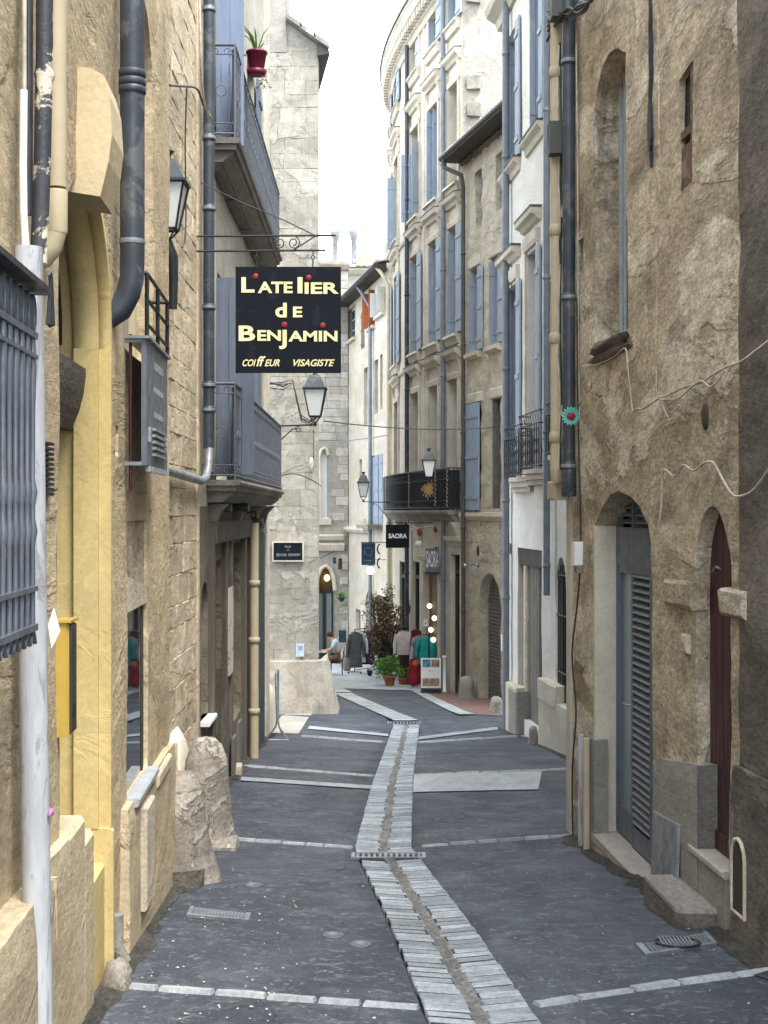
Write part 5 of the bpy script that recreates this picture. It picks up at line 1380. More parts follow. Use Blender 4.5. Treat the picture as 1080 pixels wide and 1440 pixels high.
C = at(521, 803, 45.8); w = MB(); w.lathe([(.03, .15), (.11, .09), (.13, 0), (.09, -.08), (.02, -.11)], C, 14); lo = single(w, 'shop_light', M['warmlight'], 'glowing white shop light below the navy banner', 'lamp', C)
w = MB(); w.tube([C + Vector((0, 0, .2)), C + Vector((.0, .02, .36)), C + Vector((.5, .1, .36))], .01, 5); w.build('arm', M['iron'], lo)
for k, (yy_, mm) in enumerate(((772, 'red'), (792, 'black'))):
    C = at(536, yy_, 45.6); w = MB(); w.tube([C + Vector((.12*math.cos(a), 0, .17*math.sin(a))) for a in [math.pi*(.6+.8*j/10) for j in range(11)]], .026, 6)
    single(w, 'hook_emblem', M['burgundy'] if k == 0 else M['black'], 'red curved bracket emblem left of the black square sign' if k == 0 else 'black curved bracket emblem below the red one', 'emblem', C)

# ---- ashlar corner with the arched cafe front
AB = Frame((-1.40, 56.6), (-9.0, 54.8))
B = bld('ashlar_house', 'pale ashlar house at the end of the lane with an arched cafe front', AB, 1)
bot = gz(57) - .5; zt = 9.9
caf = P(AB, [(471, 945), (444, 945), (444, 830), (446, 812), (451, 800), (458, 795), (465, 801), (469, 813), (471, 830)])
nwin = P(AB, [(461.5, 729), (449, 729), (449, 640), (452, 632), (455.5, 630), (459, 632), (461.5, 640)])
nic = P(AB, [(486, 830), (480.5, 830), (480.5, 818), (483, 814), (486, 818)])
wall('mortar_wall', AB, [(.02, bot), (4, bot), (4, zt), (.02, zt)], [{'p': caf, 'd': .5}, {'p': nwin, 'd': .25}], M['palejoint'], B, cell=.3, amp=.01, y0=-.02)
body(AB, .02, 7, bot, zt, 7, M['palejoint'], B)
sk = [rect(AB, 441, 474, 790, 960), rect(AB, 446, 464.5, 622, 738), rect(AB, 440, 483, 745, 778)]
random.seed(21)
ashlar(AB, B, .03, 1.95, gz(57), zt-.3, (.26, .36), (.45, .75), M['ashlar'], y1=.010, skip=sk, cap=230, ch=.01, amp=.004)
sweep(AB, 'cornice', [(-.05, zt-.3), (.1, zt-.25), (.25, zt-.1), (.28, zt), (-.05, zt+.05)], 0, 4, M['carved'], B)
for (ya, yb_) in ((752, 760), (764, 775)):
    r = rect(AB, 441, 483, ya, yb_); sweep(AB, 'string_course', [(-.03, r[2]), (.12, r[2]+.02), (.2, r[3]-.05), (.18, r[3]), (-.03, r[3]+.02)], r[0], r[1]+1, M['carved'], B)
r = rect(AB, 444.5, 465, 729, 738); sweep(AB, 'window_sill', [(-.03, r[2]), (.1, r[2]), (.14, r[3]), (-.03, r[3])], r[0], r[1], M['carved'], B)
w = MB(AB); q = nwin; w.tube([(a, .02, b) for a, b in q], .07, 6); w.build('window_frame_stone', M['carved'], B)
r = rect(AB, 449, 461.5, 630, 729); MB(AB).box(r[0], r[1], -.24, -.2, r[2], r[3]).build('window', M['frost'], B, label='tall narrow window with pale blind')
w = MB(AB); w.tube([(a, .03, b) for a, b in caf[1:]], .09, 6); w.build('arch_moulding', M['carved'], B)
r = rect(AB, 444, 471, 795, 945); x0, x1, z0, z1 = r; zm = AB.px(458, 833)[1]
w = MB(AB); y = -.42
w.box(x0, x0+.06, y, y+.06, bot+.3, z1); w.box(x1-.06, x1, y, y+.06, bot+.3, z1); w.box(x0, x1, y, y+.07, zm-.05, zm+.05); w.box(x0+.28, x0+.42, y, y+.07, bot+.3, zm-.05)
so = w.build('shopfront', M['darkwood'], B); MB(AB).box(x0+.06, x1-.06, y, y+.012, bot+.4, zm).build('pane', M['paleglass'], so)
MB(AB).box(x0, x1, y-.3, y-.28, zm, z1+.2).build('lit_ceiling', M['interior'], so)
w = MB(AB); w.blob((x0+.22, y-.1, zm+.55), (.12, .08, .14), 2, .1); w.build('ceiling_lamp', M['shoplight'], so)
MB(AB).box(x0, x0+.26, y-.05, y-.02, bot+.4, zm-.06).build('shop_interior', M['interior'], so)
# hanging sign and little green lamp on the ashlar corner
w = MB(AB); a = AB.px(479, 793, .3); w.box(a[0]-.07, a[0]+.09, .25, .29, a[1]-.22, a[1]+.22); so = single(w, 'plaque_sign', M['darkwood'], 'small dark plaque hanging right of the cafe arch', 'sign', AB.world((a[0], .3, a[1])))
MB(AB).tube([(a[0], .0, a[1]+.3), (a[0], .3, a[1]+.28), (a[0], .27, a[1]+.2)], .012, 5).build('arm', M['iron'], so)
w = MB(AB); a = AB.px(471, 782, .6); w.tube([(a[0]+.5, .1, a[1]-.1), (a[0], .6, a[1]+.2)], .012, 4); w.box(a[0]-.04, a[0]+.06, .5, .6, a[1]-.3, a[1]-.05); single(w, 'bracket_lamp', M['iron'], 'thin angled iron bracket with a small dark pendant over the cafe arch', 'lamp', AB.world((a[0], .1, a[1])))

# ---- roofs behind
B = thing('rear_house', 'pale stone house behind with red tiled roof and flues showing above the sign', 'building', (-1.5, 66, gz(66)))
BR = Frame((1.6, 66.5), (-5.5, 66.5))
zt = (720-380)/2000*66.5
xL = BR.px(484, 400)[0]
MB(BR).box(0, xL, -6, 0, gz(66), zt).build('wall', M['ashlar'], B)
MB(BR).box(xL+.0, 6.5, -6, -.6, gz(66), zt+.55).build('side_wall', M['palejoint'], B)
sweep(BR, 'cornice', [(-.1, zt-.25), (.1, zt-.2), (.3, zt-.02), (.3, zt+.05), (-.1, zt+.08)], -.5, xL+.1, M['carved'], B)
MB(BR).box(-.5, xL+.2, -.1, .36, zt+.06, zt+.13).build('gutter', M['gutter'], B)
w = MB(BR); a1 = BR.px(455, 405, .2); w.add([(xL+.2, .3, zt+.06), (xL+.2, .36, zt+.13), (xL+2.2, .36, zt-.75), (xL+2.2, .3, zt-.82)], [(0,1,2,3)]); w.prismx([(-.1, zt-.9), (.36, zt-.9), (.36, zt-.8), (-.1, zt-.8)], xL+2, xL+3); w.build('sloping_gutter', M['gutter'], B)
xr = BR.px(500, 370)[0]
tiled_roof(BR, B, 0, xr, .3, zt+.14, 3.5, 1.0, M['tile'], pitch=.28)
for px in (471.5, 497.5):
    c = BR.px(px, 324, -1.0); w = MB(BR); w.lathe([(.13, -1.6), (.13, -.45), (.16, -.42), (.24, -.1), (.24, 0), (.2, .02)], (c[0], -1.0, c[1]), 10); w.build('flue', M['zinc'], B)
c = BR.px(536, 350, -1.2); w = MB(BR); w.box(c[0]-.12, c[0]+.12, -1.3, -1.1, c[1]-1.2, c[1]+.05); w.build('chimney', M['carved'], B)
c = BR.px(545, 341, -2); w = MB(BR); w.box(c[0]-.3, c[0]+.15, -2.4, -2, c[1]-1, c[1], ch=.03); w.build('chimney', M['cement'], B)
c = BR.px(517, 306, -2); w = MB(BR); w.tube([(c[0], -2, c[1]-2), (c[0], -2, c[1])], .018, 4); w.tube([(c[0]-.25, -2, c[1]-.03), (c[0]+.05, -2, c[1]-.03)], .012, 4); w.build('aerial', M['zinc'], B)

# ---- tall end house on the left of the bend
EWF = Frame((-1.395, 30.0), (-4.2, 30.0))
B = bld('end_house', 'tall house of faded coursed stone closing the left side of the lane', EWF, .6)
bot = gz(30) - .5; xW = 3.2; top = 10.3
xN = EWF.px(405, 30)[0]                      # where the rake of the roof begins
w = MB(EWF); w.prism([(.0, bot), (xW, bot), (xW, 12.5), (xN, 12.5), (xN, top+.02), (.0, 9.85)], -.5, -.03); w.build('wall', M['palejoint'], B)
w = MB(EWF)
for zz, y0_ in ((9.8, 0), ):
    w.add([(.0, -.5, bot), (1.6, -14, bot), (1.6, -14, zz), (.0, -.5, zz), (xW, -.5, bot), (xW, -14, bot), (xW, -14, zz+.4), (xW, -.5, zz+.4)], [(0,1,2,3), (4,7,6,5), (1,5,6,2), (3,2,6,7)])
w.build('side_wall', M['palejoint'], B)
random.seed(5)
ashlar(EWF, B, .0, 1.42, gz(30)+1.0, 9.8, (.24, .36), (.32, .62), M['palestone'], y0=-.05, y1=.0, joint=.002, jit=.003, ch=.003, cap=295, amp=.006)
sm_, nt_, bs_ = mat('pale chimney render')
w = MB(EWF); w.prism([(xN+.02, 9.7), (xN+1.4, 9.7), (xN+1.4, 12.6), (xN+.1, 12.6), (xN+.06, 10.9)], -.02, .01); w.build('chimney_render', M['ashlar'], B)
# raking roof edge with flat tiles
w = MB(EWF)
for k in range(3):
    t0, t1 = k/3, (k+1)/3; xa = xN + .02 - (xN+.24)*t0; xb = xN + .02 - (xN+.24)*t1 - .03; za = top + .12 - .62*t0 + .03; zb4 = top + .12 - .62*t1 + .03
    w.add([(xa, .22, za), (xb, .22, zb4), (xb+1, -8, zb4), (xa+1, -8, za), (xa, .22, za-.10), (xb, .22, zb4-.10), (xb+1, -8, zb4-.10), (xa+1, -8, za-.10)], [(0,1,2,3), (7,6,5,4), (0,4,5,1), (1,5,6,2), (3,2,6,7), (0,3,7,4)])
w.build('roof', M['oldtile'], B)
w = MB(EWF); q_ = [(.0, 9.60), (.0, 9.86), (-.24, 9.70), (-.26, 9.64)]; w.add([(a, .1, b) for a, b in q_] + [(a+1.05, -8, b) for a, b in q_], [(0,1,2,3), (7,6,5,4), (0,4,5,1), (1,5,6,2), (2,6,7,3), (3,7,4,0)]); w.build('eave_soffit', M['gutter'], B)
# battered wall foot
w = MB(EWF); V = []; zt_ = EWF.px(430, 929)[1]; zb_ = gz(29.6) - .3
xs = [-.30, -.16, -.02, .3, .8, 1.3, 1.9]; tops = [-.02, .02, .06, .1, .1, .1, .1]
n = 6
for j in range(n+1):
    t = j/n; z = zb_ + (zt_-zb_)*t
    for i, x in enumerate(xs):
        fl_ = (1-t)*.20
        V.append((x - (fl_ if i < 3 else 0) + (.10*t if i < 2 else 0), .20 + (1-t)*.22 - (.10 if i == 0 else 0) + .02*noise.noise(Vector((x*2, z*2, 4))), z + (.05*noise.noise(Vector((x*3, 0, 1))) if j == n else 0)))
m_ = len(xs)
w.add(V, [(j*m_+i, j*m_+i+1, (j+1)*m_+i+1, (j+1)*m_+i) for j in range(n) for i in range(m_-1)], False)
back = [(V[j*m_][0]+.05, -1.4, V[j*m_][2]) for j in range(n+1)]
w.add([V[j*m_] for j in range(n+1)] + back, [(j, j+1, n+1+j+1, n+1+j) for j in range(n)])
tp = [V[n*m_+i] for i in range(m_)] + [(V[n*m_+i][0]+(.05 if i == 0 else 0), -.02 if i else -1.4, V[n*m_+i][2]+.02) for i in range(m_)]
w.add(tp, [(i, i+1, m_+i+1, m_+i) for i in range(m_-1)])
w.build('battered_foot', M['cement2'] if 'cement2' in M else M.setdefault('cement2', plaster('pale foot render', (.46, .42, .35), (.33, .29, .24), patch=(.36, .25, .19), patch_amt=.4, stain=(.15, .13, .11), streak=.5, grime=.3, bump=.35)), B)
# street name plaque and small poster
C = at(405, 775.5, 29.93); t, put = facesign(C, .60, .36, M['signblack'], 'street_name_plaque', 'dark street name plaque on the pale end house', 'street sign', .03)
lettering(t, put, 'RUE', .075, 0, .10, M['zinc']); lettering(t, put, 'DE', .045, 0, .025, M['zinc'])
w = MB(); p_, _ = put(0, -.07)
for k in range(22):
    x = -.24 + k*.0225
    if k != 10: w.box(p_.x+x, p_.x+x+.009, p_.y-.002, p_.y+.002, p_.z-.035+ru(0, .01), p_.z+.03-ru(0, .01)); 
    if k % 2 and k not in (9, 10): w.box(p_.x+x+.009, p_.x+x+.0225, p_.y-.002, p_.y+.001, p_.z+ru(-.02, .02), p_.z+.024)
w.build('worn_name_line', M['zinc'], t, kind='stuff')
w = MB(); 
for (a, b, c_, d_) in ((-.33, .33, -.215, -.185), (-.33, .33, .185, .215), (-.33, -.305, -.184, .184), (.305, .33, -.184, .184)): w.box(C.x+a, C.x+b, C.y-.03, C.y+.05, C.z+c_, C.z+d_)
w.build('stone_frame', M['carved'], t)
C = at(422, 914, 29.96); t, put = facesign(C, .17, .28, paint('faded poster', (.55, .62, .72), (.42, .50, .66), rough=.7, scale=14), 'small_poster', 'small pale blue poster low on the end house', 'poster', .008)
w = MB(); p_, _ = put(0, .03); w.box(p_.x-.05, p_.x+.05, p_.y-.001, p_.y+.003, p_.z-.03, p_.z+.06); w.build('print', M['blue'], t)
# ================================================================ LEFT SIDE
def ll(Y): return (-1.01 - .05*Y, Y)
LF = Frame(ll(9.97), ll(3.0))
B = bld('yellow_house', 'nearest house on the left, beige roughcast with an ochre arched portal', LF, 3)
L_ = LF.L; bot = -3.0
def lY(Y): return LF.Y(Y)
px_ = lambda a, b, d=0: LF.px(a, b, d)
def lrect(xl, xr, yt, yb, d=0.0): return rect(LF, xl, xr, yt, yb, d)
# portal opening with half round head
pn, pf = lY(5.64), lY(7.01); pc = (pn+pf)/2; pr_ = (pn-pf)/2; spring = .80
portal = [(pf, -2.6), (pn, -2.6), (pn, spring)] + [(pc + pr_*math.cos(a), spring + pr_*math.sin(a)) for a in [math.pi*k/16 for k in range(1, 16)]] + [(pf, spring)]
uw = (lY(8.98), lY(7.55)); upw = [(uw[0], .88), (uw[1], .88), (uw[1], 2.75)] + [((uw[0]+uw[1])/2 + (uw[1]-uw[0])/2*math.cos(a), 2.75 + .35*math.sin(a)) for a in [math.pi*k/8 for k in range(1, 8)]] + [(uw[0], 2.75)]
lw = (lY(8.66), lY(7.72)); low = [(lw[0], -1.55), (lw[1], -1.55), (lw[1], .12), (lw[0], .12)]
slot = lrect(163.5, 167.5, 598, 642)
wall('roughcast_wall', LF, [(0, bot), (L_, bot), (L_, 5.0), (0, 5.0)], [{'p': portal, 'd': .25, 'm': M['ochre']}, {'p': upw, 'd': .16}, {'p': low, 'd': .022}, {'p': rp(slot), 'd': .06}], M['beige'], B, cell=.07, amp=.014, ns=1.4, reveal_mat=M['beige_pl'])
MB(LF).box(0, L_, -.4, .0, 5.0, 5.8).build('upper_wall', M['beige_pl'], B)
body(LF, 0, L_, bot, 5.8, 5, M['beige'], B)
MB(LF).box(pf-.3, pn+.3, -.34, -.25, -2.6, 1.9).build('door', M['teal'], B, label='dark green portal door deep in the arch')
MB(LF).box(pf+.02, pn-.02, -.25, -.22, spring+.02, spring+.5).build('fanlight', M['black'], B)
# ochre mouldings following the arch, and the jamb pilaster
def archband(r_in, r_out, y0, y1, m, name, zlow):
    w = MB(LF); n = 24; 
    inner = [(pc - r_in*math.cos(a), spring + r_in*math.sin(a)) for a in [math.pi*.55*k/n for k in range(n+1)]]
    outer = [(pc - r_out*math.cos(a), spring + r_out*math.sin(a)) for a in [math.pi*.55*k/n for k in range(n+1)]]
    for i in range(n):
        a, b, c, d = inner[i], inner[i+1], outer[i+1], outer[i]
        w.add([(a[0], y0, a[1]), (b[0], y0, b[1]), (c[0], y0, c[1]), (d[0], y0, d[1]), (a[0], y1, a[1]), (b[0], y1, b[1]), (c[0], y1, c[1]), (d[0], y1, d[1])],
              [(3,2,1,0), (4,5,6,7), (0,1,5,4), (2,3,7,6)], True)
    for s in (-1,): w.box(pc+s*r_in, pc+s*r_out, y0, y1, zlow, spring)
    return w.build(name, m, B)
archband(pr_-.05, pr_-.002, -.16, -.04, M['ochre'], 'arch_moulding', -1.55)
archband(pr_-.022, pr_+.03, -.04, .018, M['ochre'], 'arch_moulding', -1.55)
MB(LF).box(pf-.03, pf+.045, -.22, .030, -2.6, -1.55, ch=.02).build('pillar_foot', M['ochre'], B)
MB(LF).box(pn+.02, lY(6.1), -.25, .035, -2.6, -1.30, ch=.02).build('threshold_block', M['beige_pl'], B)
MB(LF).box(lY(6.1)-.005, lY(6.38), -.25, .03, -2.6, -1.42, ch=.02).build('threshold_block', M['beige_pl'], B)
MB(LF).box(lY(6.38)-.005, lY(6.98), -.25, -.01, -2.6, -1.72, ch=.01).build('threshold_block', M['ochre'], B)
# dark timber transom at the springing
w = MB(LF); w.prismx([(-.25, .40), (-.17, .40), (-.13, .50), (-.11, .58), (-.10, .66), (-.10, .70), (-.25, .70)], pf+.003, pn-.003); w.build('transom', M['sill_dark'], B)
# keystone console
k0, k1 = lY(6.45), lY(6.08)
w = MB(LF); w.prismx([(-.1, 1.38), (.10, 1.35), (.135, 1.50), (.15, 1.62), (.14, 1.78), (.115, 1.87), (.06, 1.90), (-.1, 1.91)], k0, k1, 1)
w.build('keystone', M['smooth'], B)
# plinth below the shop window, sills
zp = -1.58
plinth(LF, B, .0, lY(7.45), -1.62, -1.56, .05, M['beige_pl'], bot=-2.95)
MB(LF).box(-.012, .0, -.1, .06, -2.95, -1.62).build('plinth_return', M['beige_pl'], B)
MB(LF).box(lw[0]-.05, lw[1]+.02, -.06, .07, -1.60, -1.555, ch=.01).build('window_sill', M['barzinc'], B)
MB(LF).box(lw[0]-.9, lw[0]-.10, -.02, .065, -1.70, -1.62, ch=.012).build('plinth_cap', M['ledge'], B)
r = lrect(198, 210, 1128, 1268, .05); MB(LF).box(r[0], r[1], .04, .085, r[2], r[3], ch=.01).build('hatch_panel', M['ledge'], B)
plinth(LF, B, lY(5.62), lY(5.1), -1.29, -1.27, .06, M['beige_pl'], bot=-2.9)
plinth(LF, B, lY(5.05), lY(3.4), -1.30, -1.28, .10, M['beige_pl'], bot=-2.9)
MB(LF).box(lY(5.07), lY(5.05), -.05, .10, -2.9, -1.30).build('plinth_return', M['beige_pl'], B)
# reflecting shop window
wo = MB(LF).box(lw[0]+.10, lw[0]+.14, -.019, -.012, -1.55, -.55).build('window', M['darkwood'], B)
MB(LF).box(lw[0], lw[1], -.03, -.019, -1.55, -.55).build('pane', M['mirror'], wo)
w = MB(LF); w.prism([(lw[0], -.55), (lw[1], -.55), (lw[1], -.35), (lw[0], -.45)], -.03, .0); w.build('window_head', M['ledge'], B)
MB(LF).box(lw[0], lw[1], -.03, -.019, -.45, -.05).build('stained_recess', M['warm'], B)
MB(LF).box(lw[0], lw[1], -.03, -.012, -.05, .12).build('recess_panel', M['beige_pl'], B)
# upper window
window(LF, B, (uw[0]+.01, uw[1]-.01, .88, 3.08), -.155, M['beigepipe'], M['glass'], rows=4)
# window guard and grey panel box
gd = MB(LF); gy = .12; ga, gb = lY(8.68), lY(7.62); z0, z1, zt_ = .25, .93, 1.28
for z in (zt_, zt_-.14, zt_-.27): gd.tube([(ga, gy, z), (gb, gy, z)], .012, 4, smooth=False)
for x in (ga, (ga+gb)/2, gb): gd.tube([(x, gy, z1), (x, gy, zt_)], .012, 4, smooth=False)
for x in (ga, gb): gd.tube([(x, 0, zt_), (x, gy, zt_)], .012, 4, smooth=False)
go = gd.build('window_guard', M['iron'], B)
t = thing('panel_box', 'grey sheet metal box hung below the iron window guard on the beige wall', 'metal box', LF.world(((ga+gb)/2, .0, z0)))
MB(LF).box(ga, gb, gy-.03, gy, z0, z1, ch=.004).build('front_panel', M['greyiron'], t)
MB(LF).box(gb-.02, gb+.0, .0, gy-.03, z1-.02, z1+.01).build('bracket', M['zinc'], t)
MB(LF).box(gb-.02, gb+.0, .0, gy-.03, z0, z0+.02).build('bracket', M['zinc'], t)
w = MB(LF); w.box(ga-.01, gb+.02, -.0, gy+.02, z1, z1+.015); w.build('top_lip', M['zinc'], t)
w = MB(LF)
for k in range(5): w.box(ga+.2, gb-.25, gy, gy+.02, z0+.06+k*.035, z0+.075+k*.035)
for k in range(8): w.box(ga+.08+k*.12, ga+.13+k*.12, gy-.02, gy+.012, z0-.03, z0)
w.box(ga+.06, ga+.09, gy, gy+.015, z0+.12, z0+.2); w.box(gb-.1, gb-.06, gy, gy+.015, z0+.13, z0+.21)
w.build('louvre', M['zinc'], t)
for k in range(3):
    w = MB(LF); n = 9
    for i in range(n): w.box(ga+.25+i*.055+ru(0, .01), ga+.28+i*.055, gy, gy+.004, z1-.12-k*.14-.012*(k == 0), z1-.10-k*.14+.012)
    w.build('worn_embossing', M['zinc'], t, kind='stuff')
# rusty pipe left of the box
w = MB(LF); a = px_(183.5, 470, .03); w.tube([(a[0], .03, px_(184, 690, .03)[1]), (a[0], .03, a[1])], .010, 6); w.build('rusty_conduit', M['burgundy'], B)
# dark downpipe with elbow into the wall
xq = lY(7.16); bandz = [(720-q)/2000*7.16 for q in (112, 340)]
w = MB(LF); R0 = .062
w.tube([(xq, .10, 5.7), (xq, .10, 1.30), (xq, .098, 1.18), (xq+.0, .08, 1.10), (xq+.0, .04, 1.02), (xq+.0, -.04, .97)], R0, 16)
dp = w.build('downpipe', M['pipe'], B)
for q in (104, 116, 127): 
    z = (720-q)/2000*7.16; MB(LF).lathe([(R0, -.02), (R0*1.12, -.015), (R0*1.12, .015), (R0, .02)], (xq, .10, z), 16).build('collar', M['pipe'], dp)
MB(LF).lathe([(R0*1.04, -.012), (R0*1.07, 0), (R0*1.04, .012)], (xq, .10, bandz[1]), 16).build('bracket', M['zinc'], dp)
# beige pipe with elbow, peeling black pipe, white conduit, cables
xq = lY(5.26); z_e = (720-290)/2000*5.26
w = MB(LF); w.tube([(xq, .06, 5.7), (xq, .06, z_e+.07)], .038, 14); w.lathe([(.04, -.10), (.042, -.09), (.042, .05), (.039, .06)], (xq, .06, z_e), 14)
w.tube([(xq, .06, z_e-.09), (xq, .045, z_e-.15), (xq+.0, .015, z_e-.19), (xq, -.04, z_e-.21)], .040, 12); w.build('beige_pipe', M['beigepipe'], B)
peel = paint('peeling black pipe', (.035, .038, .045), (.05, .052, .06), rough=.55, scale=9, wear=(.62, .55, .42), wear_amt=1.0, bump=.3, wt=.50)
xq = lY(4.95); w = MB(LF); w.tube([(xq, .075, 5.7), (xq+.0, .075, 1.6), (xq+.015, .07, 1.2), (xq+.03, .06, .86)], .030, 12); w.lathe([(.03, -.02), (.037, 0), (.03, .02)], (xq, .075, 1.52), 10); w.build('peeling_pipe', peel, B)
w = MB(LF); xq = lY(4.80); w.tube([(xq, .05, 5.7), (xq, .05, 2.2), (xq+.01, .05, 1.0)], .016, 8); w.build('black_cable', M['iron'], B)
w = MB(LF); w.tube([(xq+.04, .045, 5.7), (xq+.045, .045, 1.4)], .008, 6); w.build('pale_cable', M['cable'], B)
w = MB(LF); xq = lY(4.72); w.tube([(xq, .05, 1.40), (xq+.012, .05, 1.15), (xq+.004, .05, 1.0), (xq-.01, .055, .86)], .013, 10); w.build('white_conduit', M['whitepaint'], B)
# white pole guard
xq = lY(4.75); w = MB(LF)
w.tube([(xq+.055, .07, .875), (xq+.025, .08, -.6), (xq, .10, -2.15)], .047, 18); t_ = px_(42, 350, .06)
po = single(w, 'pipe_guard', M['whitepipe'], 'tall scuffed white pipe guard standing at the left wall beside the window cage', 'pipe guard', LF.world((xq, .08, -2.1)))
w = MB(LF); w.box(xq-.02, xq+.0, .125, .135, .62, .80, j=.01); w.build('torn_sticker', M['iron'], po)
C_ = LF.world((xq, .145, -.35)); w = MB(LF); w.add([(xq-.03, .138, -.32), (xq-.03, .16, -.40), (xq-.03, .13, -.46), (xq-.03, .118, -.38)], [(0,1,2,3)]); w.build('sticker', M['whitepaint'], po)
pk = paint('pink paint mark', (.55, .2, .42), rough=.7); w = MB(LF); w.blob((xq+.02, .138, -1.0), (.03, .008, .012), 3, .4); w.build('pink_smear', pk, po)
# vent slits
for k in range(11):
    z = (720-625-k*7)/2000*5.45; xq = px_(63.5, 660)[0]; MB(LF).box(xq-.07, xq+.04, -.01, .022, z-.006, z+.004).build('vent_slit', M['black'], B)
# cage of the near window
t = thing('window_cage', 'bulging grey iron window cage cut by the left edge of the photo', 'window grille', LF.world((lY(3.8), 0, -.42)))
c0, c1, cy = lY(4.33), lY(3.1), .16; zt_, zb_ = .665, -.40
w = MB(LF); w.box(c0-.03, c1, -.02, cy+.05, zt_, zt_+.018); w.build('top_plate', M['iron'], t)
w = MB(LF); w.box(c0, c1, cy-.012, cy+.012, zt_-.14, zt_-.12); w.box(c0, c1, cy-.012, cy+.012, zb_+.04, zb_+.06); w.box(c0, c1, cy-.012, cy+.012, zb_+.16, zb_+.175); w.box(c0, c1, cy-.012, cy+.012, zt_-.20, zt_-.188)
w.box(c0, c0+.02, .0, cy, zt_-.14, zt_-.12); w.box(c0, c0+.02, .0, cy, zb_+.04, zb_+.06); w.build('rails', M['greyiron'], t)
MB(LF).box(c0, c1, cy-.11, cy-.105, zb_, zt_).build('mesh_back', M['pipe'], t)
x = c0 + .03; k = 0
while x < c1:
    w = MB(LF)
    prof = [(x, cy, zt_-.13), (x, cy, zt_-.22), (x, cy, .30), (x, cy+.0, .1), (x, cy, .06), (x, cy+.0, .02), (x, cy+.0, -.02), (x, cy, -.06), (x, cy, -.1), (x, cy+.0, zb_+.18), (x, cy, zb_+.05)]
    w.tube(prof, [.009, .013, .009, .008, .016, .009, .009, .016, .008, .009, .009], 8); w.build('bar', M['greyiron'], t)
    w = MB(LF); w.tube([(x+.055*math.cos(a)*.55, cy, zt_-.065+.055*math.sin(a)) for a in [2*math.pi*j/10 for j in range(11)]], .009, 5); w.build('ring', M['greyiron'], t); w = MB(LF)
    w.tube([(x-.04, cy, zb_+.0), (x, cy, zb_+.05), (x+.04, cy, zb_)], .008, 5); w.build('scroll', M['greyiron'], t)
    x += .083; k += 1
# yellow letter box
t = thing('letter_box', 'yellow metal letter box hung at the edge of the ochre portal', 'letter box', LF.world((lY(5.6), .0, -.88)))
MB(LF).box(lY(5.73), lY(5.58), .0, .052, -.885, -.435, ch=.012).build('box', M['yellowbox'], t)
MB(LF).box(lY(5.72), lY(5.59), .052, .060, -.875, -.445, ch=.008).build('door', M['darkwood'], t)
w = MB(LF); w.box(lY(5.74), lY(5.57), -.01, .062, -.435, -.425); w.build('lid', M['yellowbox'], t)
MB(LF).box(lY(5.66), lY(5.63), .060, .066, -.80, -.76).build('lock', M['black'], t)
# stone stub and drain hole at the pillar foot
w = MB(LF); w.blob((lY(6.75), .08, gz(6.75)+.02), (.10, .075, .13), 5, .25); single(w, 'kerb_stub', M['guard'], 'small broken white stone at the foot of the ochre pillar', 'stone', LF.world((lY(6.75), .08, gz(6.75))))
w = MB(LF); a = lY(7.1); w.tube([(a, .03, gz(7.1)+.30), (a, .03, gz(7.1)+.14), (a-.0, .07, gz(7.1)+.06)], .035, 10); w.build('drain_spout', M['cement'], B)

# ================================================================ stone flank and balcony house
def ml(Y): return (-1.90 - .008*(Y-15), Y)
SF = Frame(ml(14.5), ml(10.05))
B = bld('stone_flank_house', 'house with coursed golden stone wall between yellow house and blue balconies', SF, 1)
bot = gz(14.5) - .4
MB(SF).box(0, SF.L, -.5, -.02, bot, 10.5).build('mortar_wall', M['jointL'], B)
body(SF, 0, SF.L, bot, 10.5, 5, M['jointL'], B)
random.seed(31)
ashlar(SF, B, .16, 2.45, gz(13)-.1, 6.2, (.20, .30), (.38, .75), M['stoneL'], y0=-.04, y1=.006, joint=.004, jit=.004, ch=.005, cap=290, amp=.007)
# plain corner strip beside the pipe
w = MB(SF); w.box(.0, .15, -.3, .018, bot, 10.4, ch=.01); w.build('corner_strip', M['beige_pl'], B)
# battered plaster foot
w = MB(SF); c = SF.Y(12.7); w.blob((c, .0, gz(12.7)+.15), (.75, .20, .78), 8, .14, 18, 12); w.build('plaster_foot', M['jamb'], B)
# zinc crossing pipe at first floor
z = SF.px(255, 668, .07)[1]
w = MB(SF); w.tube([(2.9, .07, z+.02), (.35, .07, z-.02), (.10, .09, z+.01), (-.03, .1, z+.12), (-.08, .11, z+.32)], .042, 12); w.build('crossing_pipe', M['zinc'], B)
# cables on the stone wall
cable('black cable running across the stone flank and down beside the wall lantern', SF, [(238, 120), (252, 121), (275, 124), (283, 140), (290, 160), (300, 172), (303, 190)], .012, M['iron'], .05)
cable('thin black cable dropping beside the wall lantern', SF, [(262, 124), (261, 200), (261, 300), (258, 340), (254, 348)], .008, M['iron'], .04)
cable('pale cable looping over the blue grey downpipe of the stone flank', SF, [(281, -10), (281, 60), (283, 110), (288, 150), (295, 165)], .012, M['cable'], .17)
